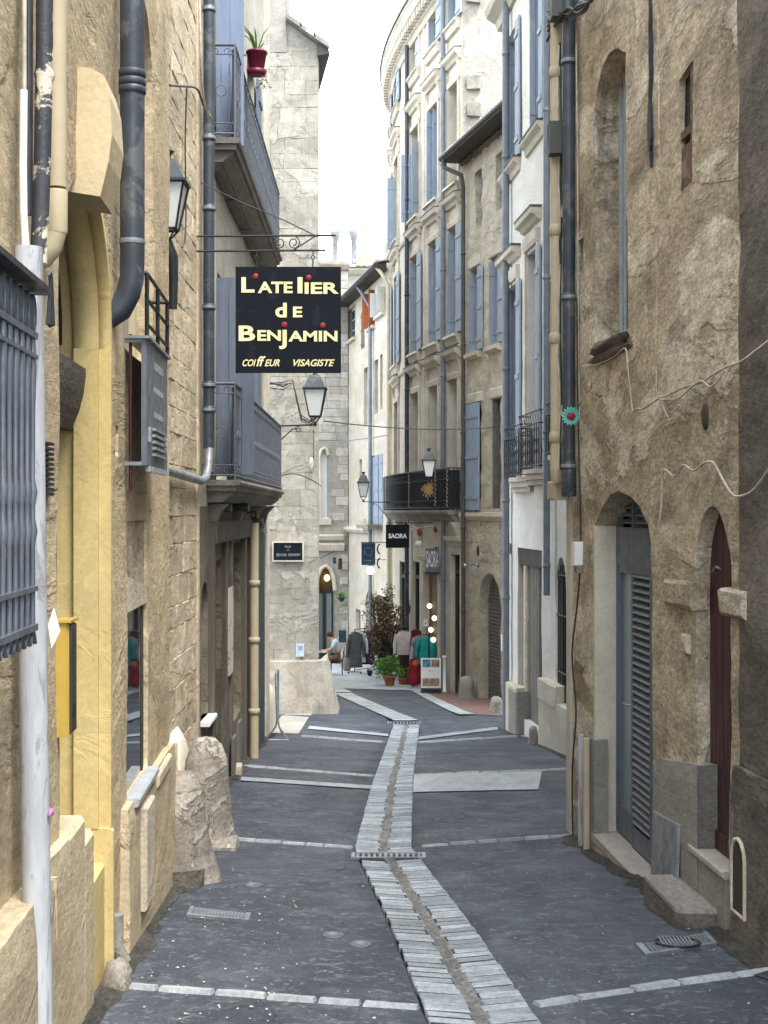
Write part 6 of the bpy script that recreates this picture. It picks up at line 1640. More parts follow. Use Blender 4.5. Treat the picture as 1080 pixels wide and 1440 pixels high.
# old wall lantern
def lantern(label, C, s=1.0, wall_bracket=True, yaw=0.0, name='street_lamp', group=None):
    """C = foot of the lantern body; a four sided tapering lantern"""
    t = thing(name, label, 'street lamp', C, group=group)
    def fr(z, h): return [Vector((a*h, b*h, z)) for a, b in ((-1,-1), (1,-1), (1,1), (-1,1))]
    rz = Matrix.Rotation(yaw, 3, 'Z')
    def ring(z, h): return [C + rz @ (v*1.0) * s for v in fr(z, h)]
    def shell(levels, m_, nm, cap=(True, True)):
        w = MB(); vs = []
        for z, h in levels: vs += ring(z, h)
        n = len(levels)
        w.add(vs, [(i*4+k, i*4+(k+1) % 4, (i+1)*4+(k+1) % 4, (i+1)*4+k) for i in range(n-1) for k in range(4)] + ([(3,2,1,0)] if cap[0] else []) + ([tuple((n-1)*4+k for k in range(4))] if cap[1] else []))
        return w.build(nm, m_, t)
    shell([(.04, .085), (.46, .165)], M['frost'], 'glass')
    w = MB(); a, b = ring(.03, .092), ring(.47, .176)
    for k in range(4): w.tube([a[k], b[k]], .011*s, 4, smooth=False)
    for rr in (a, b):
        for k in range(4): w.tube([rr[k], rr[(k+1) % 4]], .012*s, 4, smooth=False)
    w.build('frame', M['iron'], t)
    shell([(.47, .20), (.495, .20), (.50, .165), (.66, .105), (.70, .085)], M['pipe'], 'roof')
    w = MB(); w.lathe([(.05*s, 0), (.03*s, .03*s), (.03*s, .05*s), (.07*s, .09*s), (.06*s, .10*s), (.001, .10*s)], C + Vector((0, 0, .70*s)), 8); w.build('finial', M['iron'], t)
    w = MB(); a = ring(.03, .09); 
    for k in range(4): w.tube([a[k], C + Vector((0, 0, -.09*s))], .010*s, 4)
    w.lathe([(.02*s, -.13*s), (.035*s, -.10*s), (.02*s, -.06*s)], C, 8); w.build('foot', M['iron'], t)
    return t
def scroll_arm(t, C, W_, s=1.0, drop=.35):
    """iron arm from the wall point W_ to the lantern foot C with a brace and scroll"""
    w = MB(); d = (W_ - C); d.z = 0
    e = C + Vector((0, 0, -.11*s)); f = Vector((W_.x, W_.y, e.z))
    w.tube([e, f], .014, 6); g_ = f + Vector((0, 0, -drop)); h = e.lerp(f, .45)
    w.tube([g_, g_.lerp(h, .35) + Vector((0, 0, -.03)), h + Vector((0, 0, -.06)), h.lerp(e, .25) + Vector((0, 0, -.05))], .010, 6)
    u = d.normalized(); c = h.lerp(e, .25) + Vector((0, 0, -.07))
    w.tube([c + u*(.06-.04*i/12)*math.cos(i*.7) + Vector((0, 0, (.06-.04*i/12)*math.sin(i*.7))) for i in range(13)], .008, 5)
    w.build('arm', M['iron'], t)
C = at(236, 327, 10.55)
t = lantern('old wall lantern on the golden stone flank half hidden by the yellow house corner', C, .76)
w = MB(); W_ = Vector((-1.86, 10.9, C.z-.3)); e = C + Vector((.0, .0, -.06))
w.tube([e, e + Vector((.03, .02, -.12)), e + Vector((.035, .05, -.28)), e + Vector((.03, .06, -.50))], [.03, .045, .035, .03], 8); w.tube([e + Vector((.03, .06, -.15)), e + Vector((-.1, .2, -.2)), W_], .02, 6); w.tube([e + Vector((.03, .06, -.45)), e + Vector((-.1, .2, -.4)), W_ + Vector((0, 0, -.15))], .014, 6)
w.build('wall_bracket', M['iron'], t)

# ---- balcony house
BF = Frame(ml(24.0), ml(14.5))
B = bld('balcony_house', 'grey house with two long iron balconies and slate blue shutters over dark old shopfronts', BF, 5)
bot = gz(24) - .4; L_ = BF.L; bY = BF.Y
def br(Ya, Yb, z0, z1): return (bY(Yb), bY(Ya), z0, z1)
wins = [br(16.25, 17.35, .36, 2.75), br(20.2, 21.3, .36, 2.75), br(16.25, 17.35, 4.03, 6.5), br(20.2, 21.3, 4.03, 6.5)]
aw = br(14.75, 15.35, (720-1010)/2000*15, (720-818)/2000*15); dd = br(15.6, 16.7, gz(16)-.1, -.55); sw_ = br(17.5, 19.2, gz(19)+.7, -.4); tl = br(20.3, 23.0, gz(22)-.1, -.30)
hs = [{'p': rp(r), 'd': .25} for r in wins] + [{'p': rp(aw, arch=.3), 'd': .1}, {'p': rp(dd), 'd': .3}, {'p': rp(sw_), 'd': .15}]
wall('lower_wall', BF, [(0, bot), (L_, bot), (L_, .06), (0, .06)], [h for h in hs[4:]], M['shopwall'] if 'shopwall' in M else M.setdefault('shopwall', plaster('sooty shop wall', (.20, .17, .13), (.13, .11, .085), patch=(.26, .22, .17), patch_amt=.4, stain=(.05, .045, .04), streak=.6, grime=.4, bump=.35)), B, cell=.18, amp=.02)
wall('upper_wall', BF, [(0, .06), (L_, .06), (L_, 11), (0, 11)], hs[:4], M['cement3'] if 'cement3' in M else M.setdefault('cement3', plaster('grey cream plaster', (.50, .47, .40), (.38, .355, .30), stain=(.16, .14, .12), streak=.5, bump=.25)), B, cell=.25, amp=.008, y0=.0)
body(BF, 0, L_, bot, 11, 5, M['cement3'], B)
for r in wins:
    window(BF, B, r, -.24, M['blue2'], M['glass'], rows=4)
    boards(BF, B, 'shutter', (r[0]-.62, r[0]-.03, r[2]+.06, r[3]), .03, .04, 4, M['blue2'])
# leaves standing out at the near side of the openings
for k, (Y_, z0, z1, a) in enumerate(((15.9, .42, 2.62, .12), (15.9, 4.1, 6.4, .0), (19.6, .42, 2.6, .0))):
    leaf_out(BF, B, bY(Y_), .03, .46 if k == 0 else (.34 if k == 1 else .2), z0, z1, M['blue2'] if k != 1 else M['blue2b'] if 'blue2b' in M else M.setdefault('blue2b', paint('faded slate blue paint', (.20, .25, .35), (.16, .21, .30), rough=.65, scale=4, streaky=True)), ang=a)
MB(BF).box(bY(15.85), bY(15.3), -.02, .03, .45, 3.7).build('pilaster_strip', M['jamb'], B)
MB(BF).box(bY(14.95), bY(14.85), -.02, .05, .5, 10).build('pilaster_strip', M['carved'], B)
MB(BF).box(bY(23.9), bY(23.2), -.05, .05, bot, 10.8).build('end_pilaster', M['cream'], B)
# downpipe between stone flank and balconies
x = bY(14.6); zz = (720-630)/2000*14.5
dp = downpipe(BF, B, x, .10, zz, 9, .058, M['pipe'], [(720-q)/2000*14.5 for q in (8, 190, 290, 430, 540, 575)], bandm=M['zinc'])
def balcony(zf, zr, far, under):
    x0, x1 = bY(far), bY(15.25); y = .30
    w = MB(BF); w.prismx([(-.05, zf-.06), (y+.05, zf-.06), (y+.06, zf-.03), (y+.05, zf), (-.05, zf)], x0-.02, x1+.03)
    w.prismx([(-.05, zf-.12), (y+.01, zf-.12), (y+.03, zf-.061), (-.05, zf-.061)], x0, x1)
    w.prismx([(-.05, zf-.24), (y-.14, zf-.24), (y-.02, zf-.15), (y-.02, zf-.121), (-.05, zf-.121)], x0+.06, x1-.06)
    bo = w.build('balcony', M['sill_dark2'] if 'sill_dark2' in M else M.setdefault('sill_dark2', plaster('grey balcony stone', (.27, .245, .21), (.18, .16, .14), stain=(.07, .06, .05), streak=.4, bump=.4)), B)
    w = MB(BF); c = (x0+x1)/2
    def rail(a, b, r): w.tube([a, b], r, 6)
    for z, r in ((zr, .018), (zf+.05, .012), (zr-.10, .007), (zf+.16, .007)):
        rail((x0, y, z), (x1, y, z), r); rail((x1, 0, z), (x1, y, z), r); rail((x0, 0, z), (x0, y, z), r)
    for xx, yy_ in ((x0, y), (x1, y), (x1, .015)): rail((xx, yy_, zf), (xx, yy_, zr), .013)
    # near end panel: paired scrolls top and bottom, ring on a stem
    yc = y*.52
    def loop(cy, cz, r0, r1, a0, turns, fl): w.tube([(x1, cy + fl*(r0+(r1-r0)*i/16)*math.cos(a0+turns*6.283*i/16), cz + (r0+(r1-r0)*i/16)*math.sin(a0+turns*6.283*i/16)) for i in range(17)], .006, 4)
    for fl in (-1, 1):
        loop(yc+fl*.065, zr-.075, .055, .012, -1.2, 1.3, fl); loop(yc+fl*.06, zf+.11, .05, .012, 1.2, -1.3, fl)
        rail((x1, yc+fl*.085, zf+.18), (x1, yc+fl*.085, zr-.2), .006)
    rail((x1, yc, zf+.2), (x1, yc, zf+.45), .005); rail((x1, yc, zf+.57), (x1, yc, zr-.22), .005)
    w.tube([(x1, yc+.055*math.cos(a), zf+.51+.06*math.sin(a)) for a in [6.283*i/12 for i in range(13)]], .006, 4)
    # long side: balusters with scrolls
    x = x1 - .12; k = 0
    while x > x0:
        rail((x, y, zf), (x, y, zr), .007)
        if k % 2 == 0:
            for zc in (zr-.08, zf+.12, zf+.5): w.tube([(x+.05*math.cos(a), y, zc+.05*math.sin(a)) for a in [6.283*i/8 for i in range(9)]], .006, 4)
        x -= .13; k += 1
    w.build('railing', M['greyiron'], bo)
    scr = paint('grey screening mesh', (.065, .078, .095), (.04, .05, .062), rough=.85, scale=3, wear=(.16, .18, .20), wear_amt=.4)
    xs_ = bY(19.5)
    MB(BF).box(xs_+.01, x1-.02, y-.03, y-.02, zf+.04, zr-.04).build('screen', scr, bo)
    MB(BF).box(x0, xs_-.01, y-.028, y-.018, zf+.04, zr-.03).build('screen', M['iron'], bo, label='darker far length of the screening')
    for k in range(4):
        if under:
            a = x0 + (x1-x0)*k/4; MB(BF).box(a+.15, a+(x1-x0)/4-.1, .02, y-.16, zf-.262, zf-.241, ch=0).build('soffit_panel', M['sill_dark2'], bo)
    return bo
balcony(.345, 1.378, 22.9, False); balcony(4.01, 5.01, 22.4, True)
for Y_ in (15.5, 18.2, 20.8, 22.6):
    MB(BF).prismx([(-.03, -.28), (.05, -.25), (.12, -.02), (.22, .09), (-.03, .09)], bY(Y_)-.09, bY(Y_)+.09).build('bracket', M['sill_dark2'], B)
# ground floor joinery
o = MB(BF).box(aw[0], aw[1], -.1, -.07, aw[2], aw[3]).build('window', M['glass'], B)
MB(BF).box(aw[0]-.05, aw[1]+.03, -.05, .10, aw[2]-.05, aw[2], ch=.01).build('window_sill', M['whitepaint'], B)
boards(BF, B, 'door', (dd[0], dd[1], gz(16.5)-.05, dd[3]), -.28, .04, 5, M['darkwood'], 'dark plank door under the balcony', battens=False)
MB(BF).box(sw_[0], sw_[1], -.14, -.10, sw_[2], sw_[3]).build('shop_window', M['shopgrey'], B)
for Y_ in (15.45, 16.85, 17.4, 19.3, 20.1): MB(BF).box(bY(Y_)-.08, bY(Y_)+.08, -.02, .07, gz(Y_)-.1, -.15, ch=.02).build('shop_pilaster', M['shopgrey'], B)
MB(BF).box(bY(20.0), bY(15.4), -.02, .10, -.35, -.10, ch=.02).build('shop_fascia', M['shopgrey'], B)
w = MB(BF); yy0 = bY(22.6); boards(BF, B, 'shutter', (bY(22.3), bY(20.7), gz(21.5), -.32), .03, .06, 6, M['teal'], 'tall dark teal folding shutter', battens=False)
w = MB(BF); x = bY(19.7); w.tube([(x, .14, gz(19.7)), (x, .14, -.15)], .062, 12)
for q in (900, 1000, 820): w.lathe([(.064, -.04), (.08, -.03), (.08, .03), (.064, .04)], (x, .14, (720-q)/2000*19.7), 12)
w.build('beige_pipe', M['beigepipe'], B)
MB(BF).box(bY(17.3), bY(16.8), .07, .085, (720-948)/2000*17, (720-826)/2000*17, j=.004).build('torn_poster', paint('torn poster', (.50, .47, .38), (.62, .58, .5), rough=.8, scale=7, wear=(.12, .1, .08), wear_amt=.9), B)
for (xa, yt, yb) in ((bY(17.2), 1035, 1120), (bY(17.9), 1025, 1095)):
    z1_ = (720-yt)/2000*17.4
    MB(BF).box(xa-.35, xa, .07, .10, gz(17)-.05, z1_, ch=.01).build('kick_board', M['greywood'], B)
MB(BF).box(bY(17.75), bY(17.45), -.1, .16, gz(17.6)-.1, gz(17.6)+.14, ch=.02).build('door_step', M['ledge'], B)
# floodlights below the balcony
for k, (px, py, Y_, lb) in enumerate(((312, 712, 15.6, 'black floodlight tilted down at the near end under the lower balcony'), (338, 712, 17.4, 'black box lamp in the middle under the lower balcony'), (362, 733, 20.0, 'small black floodlight at the far end under the lower balcony'))):
    C = at(px, py, Y_); t = thing('floodlight', lb, 'floodlight', C, group='black lamps under the lower balcony')
    w = MB(); s = .09 if k != 2 else .07
    vs = [(-s, -.05, -.03), (s, -.05, -.05), (s, .09, -.03), (-s, .09, -.01), (-s, -.05, .02), (s*.9, -.05, -.01), (s*.9, .09, .03), (-s, .09, .05)]
    w.add([C + Vector(v)*1.2 for v in vs], [(0,3,2,1), (4,5,6,7), (0,1,5,4), (1,2,6,5), (2,3,7,6), (3,0,4,7)]); w.build('housing', M['iron'], t)
    w = MB(); w.add([C + Vector(v)*1.2 for v in [(-s*.85, -.045, -.036), (s*.85, -.045, -.054), (s*.85, .08, -.035), (-s*.85, .08, -.018)]], [(0,1,2,3)]); w.build('lens', M['glass'], t)
    w = MB(); w.tube([C + Vector((-s*.3, .02, .04)), C + Vector((-s*.5, .03, .14)), Vector((-1.93, Y_, C.z+.12))], .012, 6); w.build('bracket', M['iron'], t)

# ================================================================ hanging sign of the hairdresser
Ys = 14.2; C = at(405.5, 450, Ys); sc = Ys/2000
t, put = facesign(C, 148*sc, 149*sc, M['signblack'], 'hanging_sign', 'square black hanging sign with cream lettering and red dots', 'sign', .035)
def sp(px, py): return ((px-405.5)*sc, (450-py)*sc)
def word(txt, px, py, h, width, shear=0.0, off=.012, nm='lettering'):
    dx, dz = sp(px, py); lettering(t, put, txt, h*sc/.72, dx, dz, M['gold'], off=off*h*sc/.72*1.55, shear=shear, align='LEFT', width=width*sc, name=nm)
word('L', 338, 411, 21, 18.5, off=.02); word('ATE', 364, 412, 15.5, 49, off=.02); word('l', 417, 412, 22, 7, off=.02); word('IER', 427, 413, 15.5, 48, off=.02)
dx, dz = sp(0, 0)
word('d', 387, 446, 20, 16, off=.02); word('E', 411, 446, 14.5, 13, off=.02)
word('B', 334, 479, 21, 23, off=.02); word('EN', 361, 479, 14.5, 33, off=.02); word('J', 396, 484, 20, 11, off=.02); word('AMIN', 407, 480, 14.5, 69, off=.02)
word('COI', 340, 515, 9.5, 19, shear=.35, off=.012); word('ff', 360, 515, 14, 13, shear=.35, off=.012); word('EUR', 372, 515, 9.5, 21, shear=.35, off=.012); word('VISAGISTE', 410, 515, 9.5, 58, shear=.35, off=.012)
for (px, py) in ((359.5, 389), (434, 391), (400, 457), (454, 458)):
    p_, rot = put(*sp(px, py)); w = MB(); w.lathe([(4.2*sc, 0), (3.9*sc, .002), (.001, .002)], p_, 9, ax=rot.to_3x3()); w.build('red_dot', M['red'], t)
w = MB()
Wp = Vector((-1.88, 14.4, 0)); zA = (720-331)*sc; zB = (720-352)*sc
xe = (472-540)*sc; y_ = Ys
w.tube([Vector((-1.88, y_+.05, zA)), Vector((xe, y_, zA))], .011, 6); w.tube([Vector((-1.88, y_+.05, zB)), Vector((xe-.1, y_, zB))], .011, 6)
w.tube([Vector(((445-540)*sc, y_, zA)), Vector(((412-540)*sc, y_, zB+.0))], .007, 5)
br_ = w.build('bracket_bars', M['iron'], t)
w = MB()
for c, fl in ((393, 1), (413, -1)):
    cc = Vector(((c-540)*sc, y_, (zA+zB)/2)); w.tube([cc + Vector((fl*(.065-.045*i/18)*math.cos(1.5+i*.55), 0, (.068-.045*i/18)*math.sin(1.5+i*.55))) for i in range(19)], .006, 5)
w.build('scroll', M['iron'], t)
for px in (361, 440):
    w = MB(); x = (px-540)*sc; zt_ = C.z + 149*sc/2
    w.tube([Vector((x, y_, zB)), Vector((x, y_, zB-.05))], .006, 5); w.tube([Vector((x+.018*math.cos(a), y_, zB-.07+.02*math.sin(a))) for a in [6.283*k/8 for k in range(9)]], .005, 4)
    w.tube([Vector((x, y_, zB-.09)), Vector((x, y_, zt_))], .007, 5); w.build('hanger', M['iron'], t)
# stay cable of the bracket
w = MB(); w.tube([at(283, 257, 14.4), at(340, 285, 14.35), at(400, 310, 14.3), at(447, 333, 14.2)], .006, 5); w.build('stay', M['iron'], t)

# street lamp on its arm beyond the lower balcony
C = at(443, 588, 23.2); t = lantern('street lamp on a long scrolled arm just below the black square hairdresser sign', C, 1.0)
scroll_arm(t, C, Vector((-1.97, 23.6, 0)), 1.0, .45)
# flowerpot on the upper balcony
C = at(361, 99, 16.4); t = thing('hanging_flowerpot', 'plum red flowerpot with spiky green leaves hung outside the upper balcony rail', 'flowerpot', C)
w = MB(); w.lathe([(.075, 0), (.085, .01), (.115, .19), (.125, .19), (.125, .215), (.105, .215), (.10, .19), (.001, .19)], C, 16); w.build('pot', M['plum'], t)
w = MB(); w.lathe([(.08, -.06), (.11, -.05), (.12, .0), (.10, .0), (.09, -.03), (.001, -.03)], C, 14); w.build('saucer', M['plum'], t)
w = MB()
for k in range(26):
    a = ru(0, 6.28); L1 = ru(.18, .42); d = Vector((math.cos(a)*ru(.2, .8), math.sin(a)*ru(.2, .8), 1)).normalized(); b = C + Vector((0, 0, .2)); s = Vector((-d.y, d.x, 0)).normalized()*.012
    q = b + d*L1*.6; e = b + d*L1 + Vector((d.x*.12, d.y*.12, -.05)); w.add([b-s, b+s, q+s*.8, e, q-s*.8], [(0,1,2,3,4)])
w.build('leaves', M['aloe'], t)
w = MB()
for k in range(30):
    p = C + Vector((.06+ru(-.03, .09), ru(-.06, .06), -.14+ru(-.08, .16))); a = ru(0, 6.28); d = Vector((math.cos(a), ru(-.5, .5), math.sin(a)))*ru(.02, .045); w.add([p, p+d, p+d+Vector((d.z, 0, -d.x))*.6], [(0,1,2)])
w.build('trailing_leaves', M['deadleaf'], t)
w = MB(); w.tube([C + Vector((-.12, 0, .17)), C + Vector((-.2, 0, .19))], .008, 5); w.build('hook', M['iron'], t)

# wheel guard stones
def guardstone(label, X, Y, r, h, lean=0.0, m_='guard', seed=1, flare=.35, n=14, flat=0.0):
    w = MB(); z0 = gz(Y) - .06; vs = []; nv = 9
    prof = [(1+flare, 0), (1+flare*.75, .10), (1+flare*.35, .22), (1.0, .42), (.97, .65), (.90, .82), (.68, .94), (.36, .995), (.02, 1.0)]
    for f, t_ in prof:
        for k in range(n):
            a = 6.283*k/n; q = Vector((math.cos(a), math.sin(a), 0)); nn = 1 + .22*noise.noise(Vector((q.x*1.3+seed, q.y*1.3, t_*2.2))) + .05*noise.noise(Vector((q.x*5, q.y*5, t_*9+seed)))
            vs.append((X + q.x*r[0]*f*nn + lean*t_, Y + q.y*r[1]*f*nn, z0 + h*t_*(1+.03*noise.noise(Vector((q.x*2, q.y*2, seed))))))
    w.add(vs, [(i*n+k, i*n+(k+1) % n, (i+1)*n+(k+1) % n, (i+1)*n+k) for i in range(len(prof)-1) for k in range(n)], True)
    return single(w, 'wheel_guard_stone', M[m_], label, 'guard stone', (X, Y, gz(Y)), 'stone wheel guards along the house feet')
guardstone('pitted wheel guard stone nearest the yellow house corner', -1.385, 10.1, (.18, .19), .84, -.06, seed=1, flare=.28)
guardstone('larger rounded wheel guard stone behind the pitted one by the golden stone wall', -1.53, 12.2, (.20, .20), .98, 0, seed=4, flare=.30)
p = gp(376, 1037); guardstone('smooth cream rounded guard stone at the far end of the balcony house', -1.99, 24.4, (.17, .2), .92, -.05, m_='jamb', seed=7, flare=.12)
p = gp(721, 1022); guardstone('round grey guard stone at the foot of the tall grey plank door', p.x, p.y, (.17, .14), .40, 0, m_='cement', seed=9, flare=.3)
p = gp(656, 982); guardstone('squat guard stone at the foot of the rounded house pipe', p.x, p.y+.1, (.20, .17), .60, 0, m_='cement', seed=12, flare=.2)
p = gp(748, 1048); guardstone('small low guard stone against the white house plinth', p.x+.02, p.y, (.075, .1), .36, 0, m_='cement', seed=15, flare=.3)
p = gp(698, 1004); guardstone('rough boulder guard left of the white house corner', p.x, p.y, (.13, .2), .42, 0, m_='guard', seed=18, flare=.15)
# flat broken plate at the foot of the second guard
p = Vector((-1.36, 11.95, 0)); w = MB(); w.box(p.x-.16, p.x+.13, p.y-.2, p.y+.16, gz(12)-.02, gz(12)+.07, j=.015); single(w, 'kerb_stub', M['guard'], 'flat broken kerb stone at the foot of the larger wheel guard', 'stone', (p.x, p.y, gz(12)))
p = gp(272, 1253); w = MB(); w.box(-1.47, -1.26, 9.72, 9.9, gz(9.7)-.05, gz(9.7)+.13, j=.02); single(w, 'kerb_stub', M['sill_dark'], 'dark broken block at the foot of the pitted wheel guard', 'stone', (-1.25, 9.6, gz(9.6)))
# ================================================================ lamps, signs and cables across the lane
C = at(511, 700, 40.5); t = lantern('farthest street lamp on a straight arm in front of the blue board shutter', C, .92)
scroll_arm(t, C, Vector((.42, 44.0, 0)) if False else Vector((at(547, 700, 45).x+.05, 44.2, 0)), 1.0, .55)
C = at(603, 672, 35.5); t = lantern('street lamp standing out before the long black balcony of the rounded house', C, .92)
q = at(650, 680, 36.6); scroll_arm(t, C, Vector((q.x, 36.5, 0)), 1.0, .2)
# square black shop sign
C = at(559, 754, 38.6); t, put = facesign(C, 33*38.6/2000, 33*38.6/2000, M['signblack'], 'square_shop_sign', 'small square black sign reading SAORA in white', 'sign', .06)
lettering(t, put, 'SAORA', .17, 0, 0, M['whitepaint'], off=.006, width=.50)
w = MB(); w.tube([C + Vector((-.3, 0, .36)), C + Vector((1.1, .3, .36))], .014, 5); w.tube([C + Vector((-.2, 0, .32)), C + Vector((-.2, 0, .36))], .01, 4); w.tube([C + Vector((.2, 0, .32)), C + Vector((.2, 0, .36))], .01, 4); w.build('arm', M['iron'], t)
# upright white and grey sign over the shop door
C = at(608, 787.5, 38.2); t, put = facesign(C, 19*.0191, 33*.0191, M['greyiron'], 'shop_door_sign', 'grey framed sign with tall white SAORA lettering over the shop door', 'sign', .05, yaw=-.1)
lettering(t, put, 'SAORA', .62, 0, .0, M['whitepaint'], off=.004, width=.33)
w = MB(); p_, _ = put(0, 0); w.box(C.x-.19, C.x+.19, C.y-.045, C.y+.04, C.z-.38, C.z-.32); w.build('bottom_bar', M['iron'], t)
w = MB(); w.tube([C + Vector((0, 0, .3)), Vector((C.x+.4, C.y+.8, C.z+.4))], .012, 4); w.build('arm', M['iron'], t)
# long wires over the lane
def wire(label, pts, r=.008, m_='iron', sag=.15):
    Q = []
    for a, b in zip(pts, pts[1:]):
        for k in range(8): t_ = k/8; p = a.lerp(b, t_); p.z -= sag*4*t_*(1-t_); Q.append(p)
    Q.append(pts[-1]); w = MB(); w.tube(Q, r, 4); return single(w, 'overhead_wire', M[m_], label, 'wire', pts[0])
wire('dark wire spanning from the street lamp to the rubble house', [at(455, 592, 23.4), at(705, 600, 33.2)], .010, sag=.10)
wire('pale wire spanning from the ashlar house to the cream house', [at(445, 622, 54), at(545, 612, 47)], .016, 'zinc', sag=.05)
wire('curved dark wire drooping from the lower balcony to the end house', [at(388, 672, 23), at(418, 667, 26.5), at(452, 684, 29.9)], .010, sag=-.03)
wire('vertical black cable with connector down the edge of the end house', [at(441, 605, 29.9), at(441, 660, 29.9)], .008, sag=0)
w = MB(); c = at(438, 652, 29.85); w.blob(c, (.05, .04, .14), 2, .1); single(w, 'cable_joint', M['cable'], 'small pale cable joint on the edge of the end house', 'cable joint', c)
w = MB()
for k in range(5):
    pts = [at(x + ru(-1, 1), y + ru(-3, 3) + k*1.5, 29.8) for x, y in ((378, 536), (398, 540), (412, 534), (418, 560), (424, 585), (436, 592), (446, 580))]
    w.tube(pts, .011, 4)
single(w, 'cable_bundle', M['iron'], 'tangled dark cable bundle on the end house left of the street lamp', 'cable', at(410, 560, 29.8))

# ---- small things of the square
def leaves(mb, c, r, n, size, up=.3, shape=None):
    for i in range(n):
        d = Vector((ru(-1, 1), ru(-1, 1), ru(-1, 1)))
        if d.length > 1: continue
        p = Vector(c) + Vector((d.x*r[0], d.y*r[1], d.z*r[2])); a = Vector((ru(-1, 1), ru(-1, 1), ru(-.6, 1)*up)).normalized(); b = a.orthogonal().normalized(); b.rotate(Matrix.Rotation(ru(0, 6.28), 3, a)); s = ru(.6, 1.3)*size
        mb.add([p, p + a*s*.5 + b*s*.28, p + a*s, p + a*s*.5 - b*s*.28], [(0,1,2,3)])
def pot(t, c, r, h, m_): w = MB(); w.lathe([(r*.7, 0), (r, h*.85), (r*1.12, h*.85), (r*1.12, h), (r*.92, h), (r*.9, h*.9), (.001, h*.9)], c, 14); w.build('pot', m_, t)
c = gp(548, 964); t = thing('potted_plant', 'bright green bushy plant in a terracotta pot in front of the clothes', 'potted plant', c)
pot(t, c, .17, .28, M['terracotta']); 
w = MB()
for q in ((0, 0, .52, .34, .3), (-.2, -.05, .42, .22, .25), (.2, 0, .38, .22, .2), (-.28, 0, .62, .14, .15), (.05, -.1, .72, .22, .16)): leaves(w, c + Vector(q[:3]), (q[3], q[3], q[4]), 260, .085, .8)
w.build('foliage', M['leaf'], t)
w = MB()
for k in range(12): a = ru(0, 6.28); w.tube([c + Vector((0, 0, .25)), c + Vector((math.cos(a)*.12, math.sin(a)*.12, .45)), c + Vector((math.cos(a)*.22, math.sin(a)*.2, .62))], .006, 3)
w.build('stem', M['leaf'], t)
c = gp(575, 962); t = thing('potted_plant', 'smaller leafy plant in a terracotta bowl right of the bright green one', 'potted plant', c + Vector((-.1, 0, 0)))
pot(t, c + Vector((-.12, 0, 0)), .16, .18, M['terracotta']); w = MB(); leaves(w, c + Vector((-.12, 0, .33)), (.28, .22, .18), 420, .075, .6); w.build('foliage', M['leaf'], t)
c = gp(520, 950); t = thing('potted_plant', 'little flowering pot by the clothes rail foot', 'potted plant', c)
pot(t, c, .09, .16, M['burgundy']); w = MB(); leaves(w, c + Vector((0, 0, .24)), (.12, .1, .1), 120, .05); w.build('foliage', paint('pale blossom', (.6, .45, .3), (.5, .5, .4)), t)
# tall dead brown climber
c = gp(543, 957) + Vector((0, .9, 0)); c.z = gz(c.y)
t = thing('dried_climber', 'tall dried brown climbing plant with green foliage at its foot', 'plant', c)
w = MB(); tips = []
for k in range(30):
    a = ru(0, 6.28); r = ru(0, .62); h = ru(1.3, 2.75); p = [c + Vector((math.cos(a)*r*f + .1*noise.noise(Vector((k, f*3, 0))), math.sin(a)*r*f, h*f)) for f in (0, .25, .5, .75, 1)]
    w.tube(p, [.03, .026, .02, .016, .008], 5); tips.append(p)
    for j in range(5): q = p[2].lerp(p[4], rnd()); d = Vector((ru(-1, 1), ru(-.6, .6), ru(-.2, .8)))*ru(.15, .45); w.tube([q, q+d*.6, q+d+Vector((0, 0, -.06))], .007, 3); tips.append([q, q, q, q+d*.7, q+d])
w.build('stem', M['darkwood'], t)
w = MB()
for p in tips:
    for j in range(26):
        q = p[2].lerp(p[4], rnd()) if rnd() < .6 else p[3]; q = q + Vector((ru(-.09, .09), ru(-.09, .09), ru(-.12, .1))); a = Vector((ru(-1, 1), ru(-1, 1), ru(-1.3, .3))).normalized(); b = a.orthogonal().normalized(); s = ru(.04, .10)
        w.add([q, q + a*s*.5 + b*s*.35, q + a*s, q + a*s*.5 - b*s*.35], [(0,1,2,3)])
w.build('dry_leaves', M['deadleaf'], t)
w = MB(); leaves(w, c + Vector((0, 0, .62)), (.50, .35, .55), 1300, .11); w.build('green_foliage', M['darkleaf'], t)
# hanging plants
for k, (px, py, Y_, lb, mm) in enumerate(((480, 842, 52, 'trailing green plant hung on the pillar right of the cafe arch', 'leaf'), (578, 858, 42.2, 'hanging basket plant beside the door of the rounded house', 'darkleaf'))):
    C = at(px, py, Y_); t = thing('hanging_plant', lb, 'hanging plant', C, group='hanging plants on the walls')
    w = MB(); w.lathe([(.06, -.1), (.13, .02), (.13, .05), (.001, .05)], C, 10); w.build('pot', M['terracotta'] if k else M['teal'], t)
    w = MB(); leaves(w, C + Vector((0, 0, .12)), (.24, .2, .14), 240, .09); leaves(w, C + Vector((.1, -.05, -.25)), (.12, .1, .3), 90, .08); w.build('foliage', M[mm], t)
    w = MB(); w.tube([C + Vector((0, 0, .05)), C + Vector((0, 0, .45)), C + Vector((.35, .3, .45))], .008, 4); w.build('hook', M['iron'], t)
